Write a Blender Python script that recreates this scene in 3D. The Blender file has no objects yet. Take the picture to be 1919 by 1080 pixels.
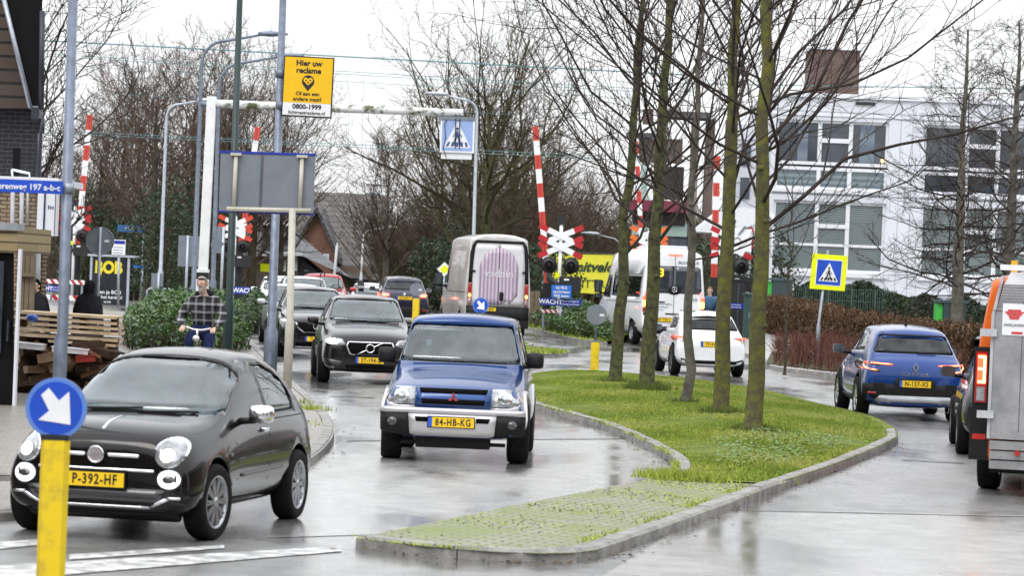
import bpy, bmesh, math, random
from mathutils import Vector, Matrix
from mathutils.bvhtree import BVHTree
R = math.radians
SC = bpy.context.scene
COL = SC.collection
# ------------------------------------------------------------------ camera
FPX = 5600.0; CH = 2.2; PITCH = math.atan(29 / FPX); ROLL = R(2.3)
cd = bpy.data.cameras.new('camera'); cam = bpy.data.objects.new('camera', cd); COL.objects.link(cam)
cd.sensor_width = 36.0; cd.lens = 36.0 * FPX / 1919.0
cd.clip_start = 0.5; cd.clip_end = 3000
CM = Matrix.Rotation(R(90) - PITCH, 3, 'X') @ Matrix.Rotation(ROLL, 3, 'Z')
cam.location = (0, 0, CH); cam.rotation_euler = CM.to_euler()
cd.dof.use_dof = True; cd.dof.focus_distance = 47.0; cd.dof.aperture_fstop = 5.0
SC.camera = cam
# ------------------------------------------------------------------ overcast sky
SUN_EL, SUN_AZ = R(48), R(205)
w = bpy.data.worlds.new('World'); SC.world = w; w.use_nodes = True
nt = w.node_tree; nt.nodes.clear()
wo = nt.nodes.new('ShaderNodeOutputWorld'); bg = nt.nodes.new('ShaderNodeBackground')
sky = nt.nodes.new('ShaderNodeTexSky'); sky.sky_type = 'NISHITA'; sky.sun_disc = False
sky.sun_elevation = SUN_EL; sky.sun_rotation = SUN_AZ; sky.dust_density = 4; sky.air_density = 1
tc = nt.nodes.new('ShaderNodeTexCoord'); sx = nt.nodes.new('ShaderNodeSeparateXYZ')
mr = nt.nodes.new('ShaderNodeMapRange'); mr.inputs[1].default_value = 0.0; mr.inputs[2].default_value = 0.85
mr.inputs[3].default_value = 0.0; mr.inputs[4].default_value = 1.0
rmp = nt.nodes.new('ShaderNodeValToRGB')
rmp.color_ramp.elements[0].color = (0.86, 0.87, 0.885, 1); rmp.color_ramp.elements[1].color = (1.80, 1.84, 1.90, 1)
cn = nt.nodes.new('ShaderNodeTexNoise'); cn.inputs['Scale'].default_value = 3.0; cn.inputs['Detail'].default_value = 5
cmr = nt.nodes.new('ShaderNodeMapRange'); cmr.inputs[1].default_value = .3; cmr.inputs[2].default_value = .7
cmr.inputs[3].default_value = 9.0; cmr.inputs[4].default_value = 11.0
vm = nt.nodes.new('ShaderNodeVectorMath'); vm.operation = 'SCALE'
mx = nt.nodes.new('ShaderNodeMix'); mx.data_type = 'RGBA'; mx.inputs[0].default_value = 0.9; mx.clamp_result = False
L = nt.links.new
L(tc.outputs['Generated'], sx.inputs[0]); L(sx.outputs['Z'], mr.inputs[0]); L(mr.outputs[0], rmp.inputs[0])
L(tc.outputs['Generated'], cn.inputs['Vector']); L(cn.outputs['Fac'], cmr.inputs[0])
L(rmp.outputs['Color'], vm.inputs[0]); L(cmr.outputs[0], vm.inputs['Scale'])
L(sky.outputs['Color'], mx.inputs[6]); L(vm.outputs[0], mx.inputs[7]); L(mx.outputs[2], bg.inputs['Color'])
bg.inputs['Strength'].default_value = 0.10; L(bg.outputs[0], wo.inputs[0])
sl = bpy.data.lights.new('sun', 'SUN'); sl.energy = 0.9; sl.angle = R(25); sl.color = (1, .97, .92)
so = bpy.data.objects.new('sun', sl); COL.objects.link(so)
sd = Vector((math.sin(SUN_AZ) * math.cos(SUN_EL), math.cos(SUN_AZ) * math.cos(SUN_EL), math.sin(SUN_EL)))
so.rotation_euler = sd.to_track_quat('Z', 'Y').to_euler(); so.location = (0, -10, 40)
SC.view_settings.view_transform = 'Standard'; SC.view_settings.look = 'None'
SC.view_settings.exposure = 0.38; SC.view_settings.gamma = 1.0
# ------------------------------------------------------------------ picture helpers
def sstep(a, b, t):
    t = min(1, max(0, (t - a) / (b - a))); return t * t * (3 - 2 * t)
def rise(x, y): return 0.35 * sstep(80, 106, y)           # the road climbs a little to the railway
def ray(px, py): return CM @ Vector(((px - 959.5) / FPX, -(py - 540) / FPX, -1))
def P(px, py, Y):
    d = ray(px, py); t = Y / d.y; return Vector((d.x * t, Y, CH + d.z * t))
def G(px, py, z=0.0):
    d = ray(px, py); zz = z
    for _ in range(12):
        t = (zz - CH) / d.z; zz = z + rise(0, d.y * t)
    return Vector((d.x * t, d.y * t, zz))
def base(px, Y, py=560):
    v = P(px, py, Y); return Vector((v.x, Y, rise(v.x, Y)))
def zof(py, px, Y): return P(px, py, Y).z
# ------------------------------------------------------------------ materials
MATS = {}
def mat(name, col, rough=.55, metal=0.0, var=.12, scale=6, bump=0.0, bscale=None, coat=0.0, emit=None, estr=0, col2=None, spec=.5, coords='Object', detail=5, thr=(.35, .65)):
    if name in MATS: return MATS[name]
    m = bpy.data.materials.new(name); m.use_nodes = True; n = m.node_tree; b = n.nodes['Principled BSDF']
    b.inputs['Roughness'].default_value = rough; b.inputs['Metallic'].default_value = metal
    b.inputs['Coat Weight'].default_value = coat; b.inputs['Coat Roughness'].default_value = .04
    b.inputs['Specular IOR Level'].default_value = .15 if (rough >= .7 and spec == .5) else spec
    t = n.nodes.new('ShaderNodeTexCoord'); no = n.nodes.new('ShaderNodeTexNoise')
    no.inputs['Scale'].default_value = scale; no.inputs['Detail'].default_value = detail; no.inputs['Roughness'].default_value = .65
    n.links.new(t.outputs[coords], no.inputs['Vector'])
    cr = n.nodes.new('ShaderNodeValToRGB'); e = cr.color_ramp.elements
    c2 = col2 if col2 else tuple(min(1, c * (1 + var)) for c in col)
    c1 = col if col2 else tuple(c * (1 - var) for c in col)
    e[0].position, e[1].position = thr
    e[0].color = (*c1, 1); e[1].color = (*c2, 1)
    n.links.new(no.outputs['Fac'], cr.inputs[0]); n.links.new(cr.outputs[0], b.inputs['Base Color'])
    if bump:
        nb = n.nodes.new('ShaderNodeTexNoise'); nb.inputs['Scale'].default_value = bscale or scale * 4; nb.inputs['Detail'].default_value = 4
        n.links.new(t.outputs[coords], nb.inputs['Vector'])
        bn = n.nodes.new('ShaderNodeBump'); bn.inputs['Strength'].default_value = bump; bn.inputs['Distance'].default_value = .02
        n.links.new(nb.outputs['Fac'], bn.inputs['Height']); n.links.new(bn.outputs[0], b.inputs['Normal'])
    if emit:
        b.inputs['Emission Color'].default_value = (*emit, 1); b.inputs['Emission Strength'].default_value = estr
    MATS[name] = m; return m
def glass(name, tint=(.55, .6, .62), ior=1.7, mn=.12, rough=.02):
    if name in MATS: return MATS[name]
    m = bpy.data.materials.new(name); m.use_nodes = True; n = m.node_tree; n.nodes.clear()
    o = n.nodes.new('ShaderNodeOutputMaterial'); t = n.nodes.new('ShaderNodeBsdfTransparent'); t.inputs[0].default_value = (*tint, 1)
    g = n.nodes.new('ShaderNodeBsdfGlossy'); g.inputs['Roughness'].default_value = rough; g.inputs['Color'].default_value = (.9, .93, .95, 1)
    f0 = n.nodes.new('ShaderNodeLayerWeight'); f0.inputs['Blend'].default_value = .5; f = n.nodes.new('ShaderNodeMath'); f.operation = 'POWER'; f.inputs[1].default_value = 4.4; n.links.new(f0.outputs['Facing'], f.inputs[0])
    no = n.nodes.new('ShaderNodeTexNoise'); no.inputs['Scale'].default_value = 3.5; tcn = n.nodes.new('ShaderNodeTexCoord')
    n.links.new(tcn.outputs['Object'], no.inputs['Vector'])
    ma = n.nodes.new('ShaderNodeMath'); ma.operation = 'MULTIPLY_ADD'; ma.inputs[1].default_value = .10; ma.inputs[2].default_value = mn - .05
    n.links.new(no.outputs['Fac'], ma.inputs[0])
    ad = n.nodes.new('ShaderNodeMath'); ad.operation = 'ADD'; ad.use_clamp = True
    n.links.new(f.outputs[0], ad.inputs[0]); n.links.new(ma.outputs[0], ad.inputs[1])
    mxs = n.nodes.new('ShaderNodeMixShader'); n.links.new(ad.outputs[0], mxs.inputs[0]); n.links.new(t.outputs[0], mxs.inputs[1]); n.links.new(g.outputs[0], mxs.inputs[2])
    n.links.new(mxs.outputs[0], o.inputs[0]); MATS[name] = m; return m
def brickmat(name, c1, c2, mortar, bw=.21, bh=.065, ms=.012, vertical=True, rough=.8, var=None, moss=None, rot=0):
    if name in MATS: return MATS[name]
    m = bpy.data.materials.new(name); m.use_nodes = True; n = m.node_tree; b = n.nodes['Principled BSDF']; b.inputs['Roughness'].default_value = rough
    t = n.nodes.new('ShaderNodeTexCoord'); s = n.nodes.new('ShaderNodeSeparateXYZ'); c = n.nodes.new('ShaderNodeCombineXYZ')
    n.links.new(t.outputs['Object'], s.inputs[0])
    if vertical:
        ad = n.nodes.new('ShaderNodeMath'); n.links.new(s.outputs['X'], ad.inputs[0]); n.links.new(s.outputs['Y'], ad.inputs[1])
        n.links.new(ad.outputs[0], c.inputs['X']); n.links.new(s.outputs['Z'], c.inputs['Y'])
    else:
        n.links.new(s.outputs['X'], c.inputs['X']); n.links.new(s.outputs['Y'], c.inputs['Y'])
    mp = n.nodes.new('ShaderNodeMapping'); mp.inputs['Rotation'].default_value = (0, 0, rot); n.links.new(c.outputs[0], mp.inputs[0])
    br = n.nodes.new('ShaderNodeTexBrick'); br.inputs['Scale'].default_value = 1.0
    br.inputs['Brick Width'].default_value = bw; br.inputs['Row Height'].default_value = bh; br.inputs['Mortar Size'].default_value = ms
    br.inputs['Color1'].default_value = (*c1, 1); br.inputs['Color2'].default_value = (*c2, 1); br.inputs['Mortar'].default_value = (*mortar, 1)
    n.links.new(mp.outputs[0], br.inputs['Vector'])
    src = br.outputs['Color']
    no = n.nodes.new('ShaderNodeTexNoise'); no.inputs['Scale'].default_value = 1.3; no.inputs['Detail'].default_value = 8; no.inputs['Roughness'].default_value = .7
    n.links.new(t.outputs['Object'], no.inputs['Vector'])
    mm = n.nodes.new('ShaderNodeMix'); mm.data_type = 'RGBA'
    cr = n.nodes.new('ShaderNodeMapRange'); cr.inputs[1].default_value = .45; cr.inputs[2].default_value = .62; cr.inputs[4].default_value = .75 if moss else .35
    n.links.new(no.outputs['Fac'], cr.inputs[0]); n.links.new(cr.outputs[0], mm.inputs[0]); n.links.new(src, mm.inputs[6])
    mm.inputs[7].default_value = (*(moss or tuple(x * .75 for x in c1)), 1)
    n.links.new(mm.outputs[2], b.inputs['Base Color'])
    bn = n.nodes.new('ShaderNodeBump'); bn.inputs['Strength'].default_value = .4; bn.inputs['Distance'].default_value = .01; bn.invert = True
    n.links.new(br.outputs['Fac'], bn.inputs['Height']); n.links.new(bn.outputs[0], b.inputs['Normal'])
    MATS[name] = m; return m
# ------------------------------------------------------------------ mesh collector
class MB:
    def __init__(s): s.v = []; s.f = []; s.m = []; s.sm = []
    def add(s, vs, fs, m=0, sm=False):
        o = len(s.v); s.v += [tuple(v) for v in vs]; s.f += [tuple(i + o for i in f) for f in fs]
        s.m += [m] * len(fs); s.sm += [sm] * len(fs); return s
    def box(s, a, b, m=0):
        (x0, y0, z0), (x1, y1, z1) = a, b
        return s.add([(x0, y0, z0), (x1, y0, z0), (x1, y1, z0), (x0, y1, z0), (x0, y0, z1), (x1, y0, z1), (x1, y1, z1), (x0, y1, z1)],
                     [(0, 3, 2, 1), (4, 5, 6, 7), (0, 1, 5, 4), (1, 2, 6, 5), (2, 3, 7, 6), (3, 0, 4, 7)], m)
    def obox(s, c, h, M3, m=0):           # oriented box: centre, half sizes, 3x3 matrix
        c = Vector(c); vs = []
        for dz in (-1, 1):
            for dx, dy in ((-1, -1), (1, -1), (1, 1), (-1, 1)): vs.append(c + M3 @ Vector((dx * h[0], dy * h[1], dz * h[2])))
        return s.add(vs, [(0, 3, 2, 1), (4, 5, 6, 7), (0, 1, 5, 4), (1, 2, 6, 5), (2, 3, 7, 6), (3, 0, 4, 7)], m)
    def tube(s, pts, rads, k=8, m=0, sm=True, cap=True):
        pts = [Vector(p) for p in pts]
        if not hasattr(rads, '__len__'): rads = [rads] * len(pts)
        vs = []; fs = []; n = len(pts); ref = None
        for i, p in enumerate(pts):
            d = (pts[min(i + 1, n - 1)] - pts[max(i - 1, 0)])
            if d.length < 1e-9: d = Vector((0, 0, 1))
            d.normalize()
            if ref is None: ref = Vector((1, 0, 0)) if abs(d.x) < .8 else Vector((0, 1, 0))
            u = d.cross(ref)
            if u.length < 1e-4: u = d.cross(Vector((0, 1, .3)))
            u.normalize(); v = d.cross(u); ref = v.cross(d) if False else ref
            for j in range(k):
                a = 2 * math.pi * j / k; vs.append(p + (u * math.cos(a) + v * math.sin(a)) * rads[i])
        for i in range(n - 1):
            for j in range(k):
                j2 = (j + 1) % k; fs.append((i * k + j, i * k + j2, (i + 1) * k + j2, (i + 1) * k + j))
        s.add(vs, fs, m, sm)
        if cap and k > 2:
            o = len(s.v) - len(vs)
            s.f += [tuple(o + j for j in reversed(range(k))), tuple(o + (n - 1) * k + j for j in range(k))]; s.m += [m, m]; s.sm += [False, False]
        return s
    def prism(s, poly, d, m=0, mside=None):    # poly: list of 3-D points, extruded by vector d
        d = Vector(d); n = len(poly); p = [Vector(q) for q in poly]
        s.add(p + [q + d for q in p], [tuple(range(n)), tuple(reversed(range(n, 2 * n)))], m)
        o = len(s.v) - 2 * n
        for i in range(n):
            j = (i + 1) % n; s.f.append((o + i, o + n + i, o + n + j, o + j)); s.m.append(m if mside is None else mside); s.sm.append(False)
        return s
    def lathe(s, prof, c, axis='Z', k=24, m=0, sm=True, close=False):   # prof: (r, h) pairs
        vs = []; fs = []; n = len(prof)
        for r, h in prof:
            for j in range(k):
                a = 2 * math.pi * j / k; x, y = r * math.cos(a), r * math.sin(a)
                v = {'Z': (x, y, h), 'X': (h, x, y), 'Y': (x, h, y)}[axis]; vs.append(Vector(c) + Vector(v))
        for i in range(n - 1 + (1 if close else 0)):
            for j in range(k):
                j2 = (j + 1) % k; i2 = (i + 1) % n; fs.append((i * k + j, i * k + j2, i2 * k + j2, i2 * k + j))
        return s.add(vs, fs, m, sm)
    def disc(s, c, r, nrm='Y', t=.003, k=28, m=0):
        return s.lathe([(0.0001, -t / 2), (r, -t / 2), (r, t / 2), (0.0001, t / 2)], c, nrm, k, m, sm=False)
    def build(s, name, mats, parent=None, fix=True, loc=None):
        me = bpy.data.meshes.new(name)
        if loc is not None:
            lx, ly, lz = loc; me.from_pydata([(a - lx, b - ly, c - lz) for a, b, c in s.v], [], s.f)
        else: me.from_pydata(s.v, [], s.f)
        if not isinstance(mats, (list, tuple)): mats = [mats]
        for q in mats: me.materials.append(q)
        me.polygons.foreach_set('material_index', s.m); me.polygons.foreach_set('use_smooth', s.sm)
        me.update()
        if fix:
            b = bmesh.new(); b.from_mesh(me); bmesh.ops.recalc_face_normals(b, faces=b.faces); b.to_mesh(me); b.free()
        o = bpy.data.objects.new(name, me); COL.objects.link(o)
        if loc is not None: o.location = loc
        if parent: o.parent = parent
        return o
def tag(o, label=None, cat=None, group=None, kind=None):
    if label: o['label'] = label
    if cat: o['category'] = cat
    if group: o['group'] = group
    if kind: o['kind'] = kind
    return o
def thing(name, loc, label, cat, group=None, rz=0.0):
    o = bpy.data.objects.new(name, None); COL.objects.link(o); o.location = loc; o.rotation_euler = (0, 0, rz)
    o.empty_display_size = .2; return tag(o, label, cat, group)
def copy_tree(o, parent=None):
    c = o.copy(); COL.objects.link(c); c.parent = parent
    for ch in list(o.children): copy_tree(ch, c)
    return c
def text_mesh(body, size, bold=0.0, align='CENTER', depth=.002, shear=0, sx=1.0, spc=1.0):
    cu = bpy.data.curves.new('t', 'FONT'); cu.body = body; cu.size = size; cu.align_x = align; cu.align_y = 'CENTER'
    cu.offset = bold * size * 1.5; cu.extrude = depth; cu.shear = shear; cu.resolution_u = 3; cu.space_line = .95; cu.space_character = spc
    o = bpy.data.objects.new('t', cu); COL.objects.link(o); dg = bpy.context.evaluated_depsgraph_get()
    me = bpy.data.meshes.new_from_object(o.evaluated_get(dg)); bpy.data.objects.remove(o)
    vs = [(v.co.x * sx, v.co.y, v.co.z) for v in me.vertices]; fs = [tuple(p.vertices) for p in me.polygons]
    bpy.data.meshes.remove(me); return vs, fs
def put_text(mb, body, size, c, u=(1, 0, 0), v=(0, 0, 1), m=0, bold=.02, align='CENTER', depth=.002, sx=1.0, shear=0, spc=1.0):
    vs, fs = text_mesh(body, size, bold, align, depth, shear, sx, spc); u = Vector(u); v = Vector(v); w_ = u.cross(v); c = Vector(c)
    mb.add([c + u * a + v * b + w_ * q for a, b, q in vs], fs, m)
# ------------------------------------------------------------------ ground, road, pavements
def wetmat(name, dark, light, dryness=0.5, scale=.35):
    m = bpy.data.materials.new(name); m.use_nodes = True; n = m.node_tree; b = n.nodes['Principled BSDF']
    t = n.nodes.new('ShaderNodeTexCoord')
    def noise(sc, det, stretch=(1, 1, 1)):
        mp = n.nodes.new('ShaderNodeMapping'); mp.inputs['Scale'].default_value = stretch; n.links.new(t.outputs['Object'], mp.inputs[0])
        q = n.nodes.new('ShaderNodeTexNoise'); q.inputs['Scale'].default_value = sc; q.inputs['Detail'].default_value = det; q.inputs['Roughness'].default_value = .6
        n.links.new(mp.outputs[0], q.inputs['Vector']); return q
    big = noise(scale, 5, (1, .35, 1)); fine = noise(55, 3); mid = noise(3.0, 6)
    cr = n.nodes.new('ShaderNodeValToRGB'); cr.color_ramp.elements[0].position = .38; cr.color_ramp.elements[1].position = .62
    cr.color_ramp.elements[0].color = (*dark, 1); cr.color_ramp.elements[1].color = (*light, 1)
    mixf = n.nodes.new('ShaderNodeMath'); mixf.operation = 'MULTIPLY_ADD'; mixf.inputs[1].default_value = .5
    n.links.new(fine.outputs['Fac'], mixf.inputs[0])
    hf = n.nodes.new('ShaderNodeMath'); hf.operation = 'MULTIPLY'; hf.inputs[1].default_value = .5; n.links.new(mid.outputs['Fac'], hf.inputs[0]); n.links.new(hf.outputs[0], mixf.inputs[2])
    n.links.new(mixf.outputs[0], cr.inputs[0]); n.links.new(cr.outputs[0], b.inputs['Base Color'])
    rr = n.nodes.new('ShaderNodeMapRange'); rr.inputs[1].default_value = .43; rr.inputs[2].default_value = .58; rr.inputs[3].default_value = .10; rr.inputs[4].default_value = dryness
    n.links.new(big.outputs['Fac'], rr.inputs[0]); n.links.new(rr.outputs[0], b.inputs['Roughness'])
    bs = n.nodes.new('ShaderNodeMapRange'); bs.inputs[1].default_value = .38; bs.inputs[2].default_value = .62; bs.inputs[3].default_value = .12; bs.inputs[4].default_value = .8
    n.links.new(big.outputs['Fac'], bs.inputs[0])
    bn = n.nodes.new('ShaderNodeBump'); bn.inputs['Distance'].default_value = .004; n.links.new(bs.outputs[0], bn.inputs['Strength'])
    n.links.new(fine.outputs['Fac'], bn.inputs['Height']); n.links.new(bn.outputs[0], b.inputs['Normal'])
    cw = n.nodes.new('ShaderNodeMapRange'); cw.inputs[1].default_value = .36; cw.inputs[2].default_value = .66; cw.inputs[3].default_value = 1.0; cw.inputs[4].default_value = .45
    n.links.new(big.outputs['Fac'], cw.inputs[0]); n.links.new(cw.outputs[0], b.inputs['Coat Weight']); b.inputs['Coat IOR'].default_value = 1.6
    cg = n.nodes.new('ShaderNodeMapRange'); cg.inputs[1].default_value = .42; cg.inputs[2].default_value = .60; cg.inputs[3].default_value = .13; cg.inputs[4].default_value = .36
    n.links.new(big.outputs['Fac'], cg.inputs[0]); n.links.new(cg.outputs[0], b.inputs['Coat Roughness'])
    return m
ASPH = wetmat('wet_asphalt', (.085, .085, .083), (.235, .233, .226), .5)
ASPH2 = wetmat('wet_asphalt_patch', (.20, .198, .19), (.37, .366, .35), .55)
def grid_patch(poly, name, m, z=0.0, step=3.0, kind='structure', thick=0.0, dz=None, loc=True):
    """flat polygon (list of (x,y)), cut into cells and lifted by the road's rise"""
    bm = bmesh.new(); vs = [bm.verts.new((p[0], p[1], 0)) for p in poly]; f = bm.faces.new(vs)
    xs = [p[0] for p in poly]; ys = [p[1] for p in poly]
    y = math.floor(min(ys) / step) * step
    while y < max(ys):
        if 76 <= y <= 110 or step < 2: bmesh.ops.bisect_plane(bm, geom=bm.verts[:] + bm.edges[:] + bm.faces[:], plane_co=(0, y, 0), plane_no=(0, 1, 0))
        y += step
    if dz:
        x = math.floor(min(xs) / step) * step
        while x < max(xs):
            bmesh.ops.bisect_plane(bm, geom=bm.verts[:] + bm.edges[:] + bm.faces[:], plane_co=(x, 0, 0), plane_no=(1, 0, 0)); x += step
    bmesh.ops.triangulate(bm, faces=[q for q in bm.faces if len(q.verts) > 4])
    if thick:
        r = bmesh.ops.extrude_face_region(bm, geom=bm.faces[:]); 
        for e in r['geom']:
            if isinstance(e, bmesh.types.BMVert): e.co.z += thick
    for v in bm.verts: v.co.z += z + rise(v.co.x, v.co.y) + (dz(v.co.x, v.co.y) if dz and (v.co.z > 0 or not thick) else 0)
    bmesh.ops.recalc_face_normals(bm, faces=bm.faces)
    if not thick:
        for q in bm.faces:
            if q.normal.z < 0: q.normal_flip()
    me = bpy.data.meshes.new(name); bm.to_mesh(me); bm.free(); me.materials.append(m)
    o = bpy.data.objects.new(name, me); COL.objects.link(o)
    if kind: o['kind'] = kind
    return o
SOIL = mat('soil', (.05, .045, .03), .9, col2=(.09, .10, .045), scale=.8, bump=.5)
grid_patch([(-900, -60), (900, -60), (900, 1800), (-900, 1800)], 'ground', SOIL, -.03)
grid_patch([(-40, -20), (40, -20), (40, 135), (-40, 135)], 'road', ASPH, 0.0)
def gp(pts): return [tuple(G(a, b)[:2]) for a, b in pts]
def smooth(pts, n=3):
    out = []
    for i in range(len(pts) - 1):
        p0 = Vector(pts[max(i - 1, 0)]); p1 = Vector(pts[i]); p2 = Vector(pts[i + 1]); p3 = Vector(pts[min(i + 2, len(pts) - 1)])
        for j in range(n):
            t = j / n; out.append(tuple(.5 * ((2 * p1) + (p2 - p0) * t + (2 * p0 - 5 * p1 + 4 * p2 - p3) * t * t + (3 * p1 - p0 - 3 * p2 + p3) * t ** 3)))
    out.append(tuple(pts[-1])); return out
KERB = mat('kerb_concrete', (.16, .155, .145), .6, col2=(.34, .33, .31), scale=5, bump=.4, bscale=60)
def kerb(line, name, side=1, w=.15, h=.11, bevel=.03, gap=1.0):
    """kerb stones of one metre along a line; side +1 keeps the stone to the left of the walking direction"""
    mb = MB(); L_ = [Vector(p) for p in line]
    acc = [0]
    for a, b in zip(L_, L_[1:]): acc.append(acc[-1] + (b - a).length)
    def at(s):
        s = max(0, min(acc[-1], s))
        for i in range(len(acc) - 1):
            if s <= acc[i + 1] + 1e-9:
                t = (s - acc[i]) / max(1e-9, acc[i + 1] - acc[i]); p = L_[i].lerp(L_[i + 1], t)
                d = L_[min(i + 2, len(L_) - 1)].lerp(L_[i + 1], 1 - t) - L_[i].lerp(L_[max(i - 1, 0)], 1 - t) if True else 0
                d = d.normalized() if d.length > 1e-6 else (L_[i + 1] - L_[i]).normalized()
                return p, Vector((-d.y, d.x)) * side
    n = max(1, int(acc[-1] / gap)); rnd = random.Random(3)
    for k in range(n):
        s0 = acc[-1] * k / n + .006; s1 = acc[-1] * (k + 1) / n - .006; hh = h + rnd.uniform(-.006, .006)
        (p0, n0), (p1, n1) = at(s0), at(s1); pm, nm = at((s0 + s1) / 2)
        prof = [(0, -.03), (0, hh - bevel), (bevel, hh), (w, hh), (w, -.03)]
        vs = []
        for p, q in ((p0, n0), (pm, nm), (p1, n1)):
            for u, z in prof: r_ = p + q * u; vs.append((r_.x, r_.y, z + rise(r_.x, r_.y)))
        m_ = len(prof); fs = []
        for i in range(2):
            for j in range(m_ - 1): fs.append((i * m_ + j, i * m_ + j + 1, (i + 1) * m_ + j + 1, (i + 1) * m_ + j))
        fs += [tuple(range(m_)), tuple(range(2 * m_, 3 * m_))]
        mb.add(vs, fs)
    o = mb.build(name, KERB); o['kind'] = 'structure'; return o
# --- the big island in the middle: grass, mossy brick tip, kerbs
isl_left = smooth(gp([(930, 742), (990, 765), (1060, 786), (1110, 800), (1165, 821), (1215, 845), (1255, 870), (1268, 888), (1258, 902), (1225, 912)]), 4)
isl_tip_l = gp([(1225, 912), (980, 962), (665, 1030)])
isl_right = smooth(gp([(665, 1030), (860, 1052), (1075, 1058), (1180, 1030), (1330, 975), (1440, 930), (1560, 888), (1650, 850), (1683, 832)]), 3)
isl_back = smooth(gp([(1683, 832), (1672, 812), (1620, 787), (1540, 768), (1420, 738), (1300, 719), (1180, 708), (1060, 703), (980, 712), (930, 742)]), 4)
GRASSB = mat('turf_soil', (.08, .11, .02), .9, col2=(.17, .21, .035), scale=2.5, bump=.6)
split_r = tuple(G(1445, 925)[:2]); 
gi = [p for p in isl_right if p[1] >= split_r[1] - .3]
grass_poly = isl_left + [tuple(G(1225, 912)[:2]), split_r] + gi + isl_back[1:]
gcx = sum(p[0] for p in grass_poly) / len(grass_poly); gcy = sum(p[1] for p in grass_poly) / len(grass_poly)
def edge_dist(poly, x, y):
    best = 9
    for i in range(len(poly)):
        a = poly[i]; b = poly[(i + 1) % len(poly)]; dx, dy = b[0] - a[0], b[1] - a[1]; l2 = dx * dx + dy * dy
        t = 0 if l2 == 0 else max(0, min(1, ((x - a[0]) * dx + (y - a[1]) * dy) / l2))
        best = min(best, math.hypot(x - a[0] - dx * t, y - a[1] - dy * t))
    return best
def inside(poly, x, y):
    c = False; j = len(poly) - 1
    for i in range(len(poly)):
        if (poly[i][1] > y) != (poly[j][1] > y) and x < (poly[j][0] - poly[i][0]) * (y - poly[i][1]) / (poly[j][1] - poly[i][1]) + poly[i][0]: c = not c
        j = i
    return c
def mound(x, y): return .10 + .10 * sstep(0, 2.5, edge_dist(grass_poly, x, y))
grid_patch(grass_poly, 'island_turf', GRASSB, 0.0, step=1.0, dz=mound)
BRICKP = brickmat('mossy_pavers', (.24, .225, .19), (.31, .29, .24), (.10, .13, .025), bw=.21, bh=.105, ms=.018, vertical=False, rough=.6, moss=(.15, .19, .03), rot=.3)
BRICKW = brickmat('wet_pavers', (.22, .20, .18), (.32, .29, .26), (.09, .09, .06), bw=.21, bh=.105, ms=.01, vertical=False, rough=.35, rot=.2)
tip_poly = [(p[0], p[1]) for p in isl_tip_l[:-1] + isl_right[:len(isl_right) - len(gi)] + [split_r]]
grid_patch(isl_tip_l[:-1] + isl_right[:len(isl_right) - len(gi)] + [split_r], 'island_paving', BRICKP, .085, step=1.0)
kerb(isl_left, 'island_kerb', side=-1 if False else 1)
kerb(isl_right, 'island_kerb_front', side=1)
kerb(isl_back[:4] , 'island_kerb_corner', side=1)
# small island beyond the crossing
si = smooth(gp([(930, 668), (1000, 671), (1050, 671), (1066, 667), (1050, 662), (985, 657), (930, 655)]), 3)
grid_patch(si, 'island_far_turf', GRASSB, .10); kerb(si, 'island_far_kerb', side=1, w=.14)
si2 = smooth(gp([(935, 655), (975, 656), (1000, 652), (985, 646), (940, 643)]), 3)
grid_patch(si2, 'island_far_tip', GRASSB, .10); kerb(si2, 'island_far_tip_kerb', side=1, w=.14)
# pavement on the left
pl = smooth(gp([(455, 600), (462, 632), (490, 665), (535, 712), (580, 752), (610, 782), (626, 810), (622, 835), (600, 862), (570, 884)]), 3) + smooth(gp([(570, 884), (400, 905), (200, 910), (-60, 909), (-700, 885)]), 2)[1:]
grid_patch(pl + [(-40, 28), (-40, 110), tuple(G(455, 600)[:2])], 'pavement', BRICKW, .095, step=4.0)
kerb(pl, 'pavement_kerb', side=-1)
pl2 = gp([(-700, 962), (-80, 983), (60, 975), (160, 958)])
grid_patch(pl2 + gp([(160, 912), (-80, 913), (-700, 889)]), 'cycle_path_edge', BRICKW, .05); kerb(pl2, 'cycle_path_kerb', side=1, h=.10)
# right side: verge, footpath and kerb
kr = smooth([tuple(G(a, b)[:2]) for a, b in ((900, 604), (985, 618), (1060, 632), (1130, 645))], 3)
kerb(kr, 'verge_kerb', side=1)
grid_patch(kr + [tuple(G(1130, 645)[:2]), (6.5, 108), (-1.5, 122)], 'verge', GRASSB, .10)
k2 = smooth(gp([(1395, 668), (1430, 683), (1450, 695), (1500, 702), (1590, 712), (1700, 720), (1850, 735), (2100, 760)]), 3)
kerb(k2, 'footpath_kerb', side=1)
PAVR = brickmat('footpath_slabs', (.36, .35, .33), (.42, .41, .40), (.2, .2, .18), bw=.3, bh=.3, ms=.01, vertical=False, rough=.4)
grid_patch(k2 + [(40, 62), (40, 119), (8, 119), tuple(G(1395, 640)[:2])], 'footpath', PAVR, .10)
bedp = smooth(gp([(1436, 690), (1500, 698), (1590, 708), (1720, 716), (1860, 730)]), 2)
grid_patch([(p[0], p[1] + .25) for p in bedp] + gp([(1850, 690), (1650, 680), (1445, 668)]), 'planting_bed', SOIL, .125)
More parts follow.
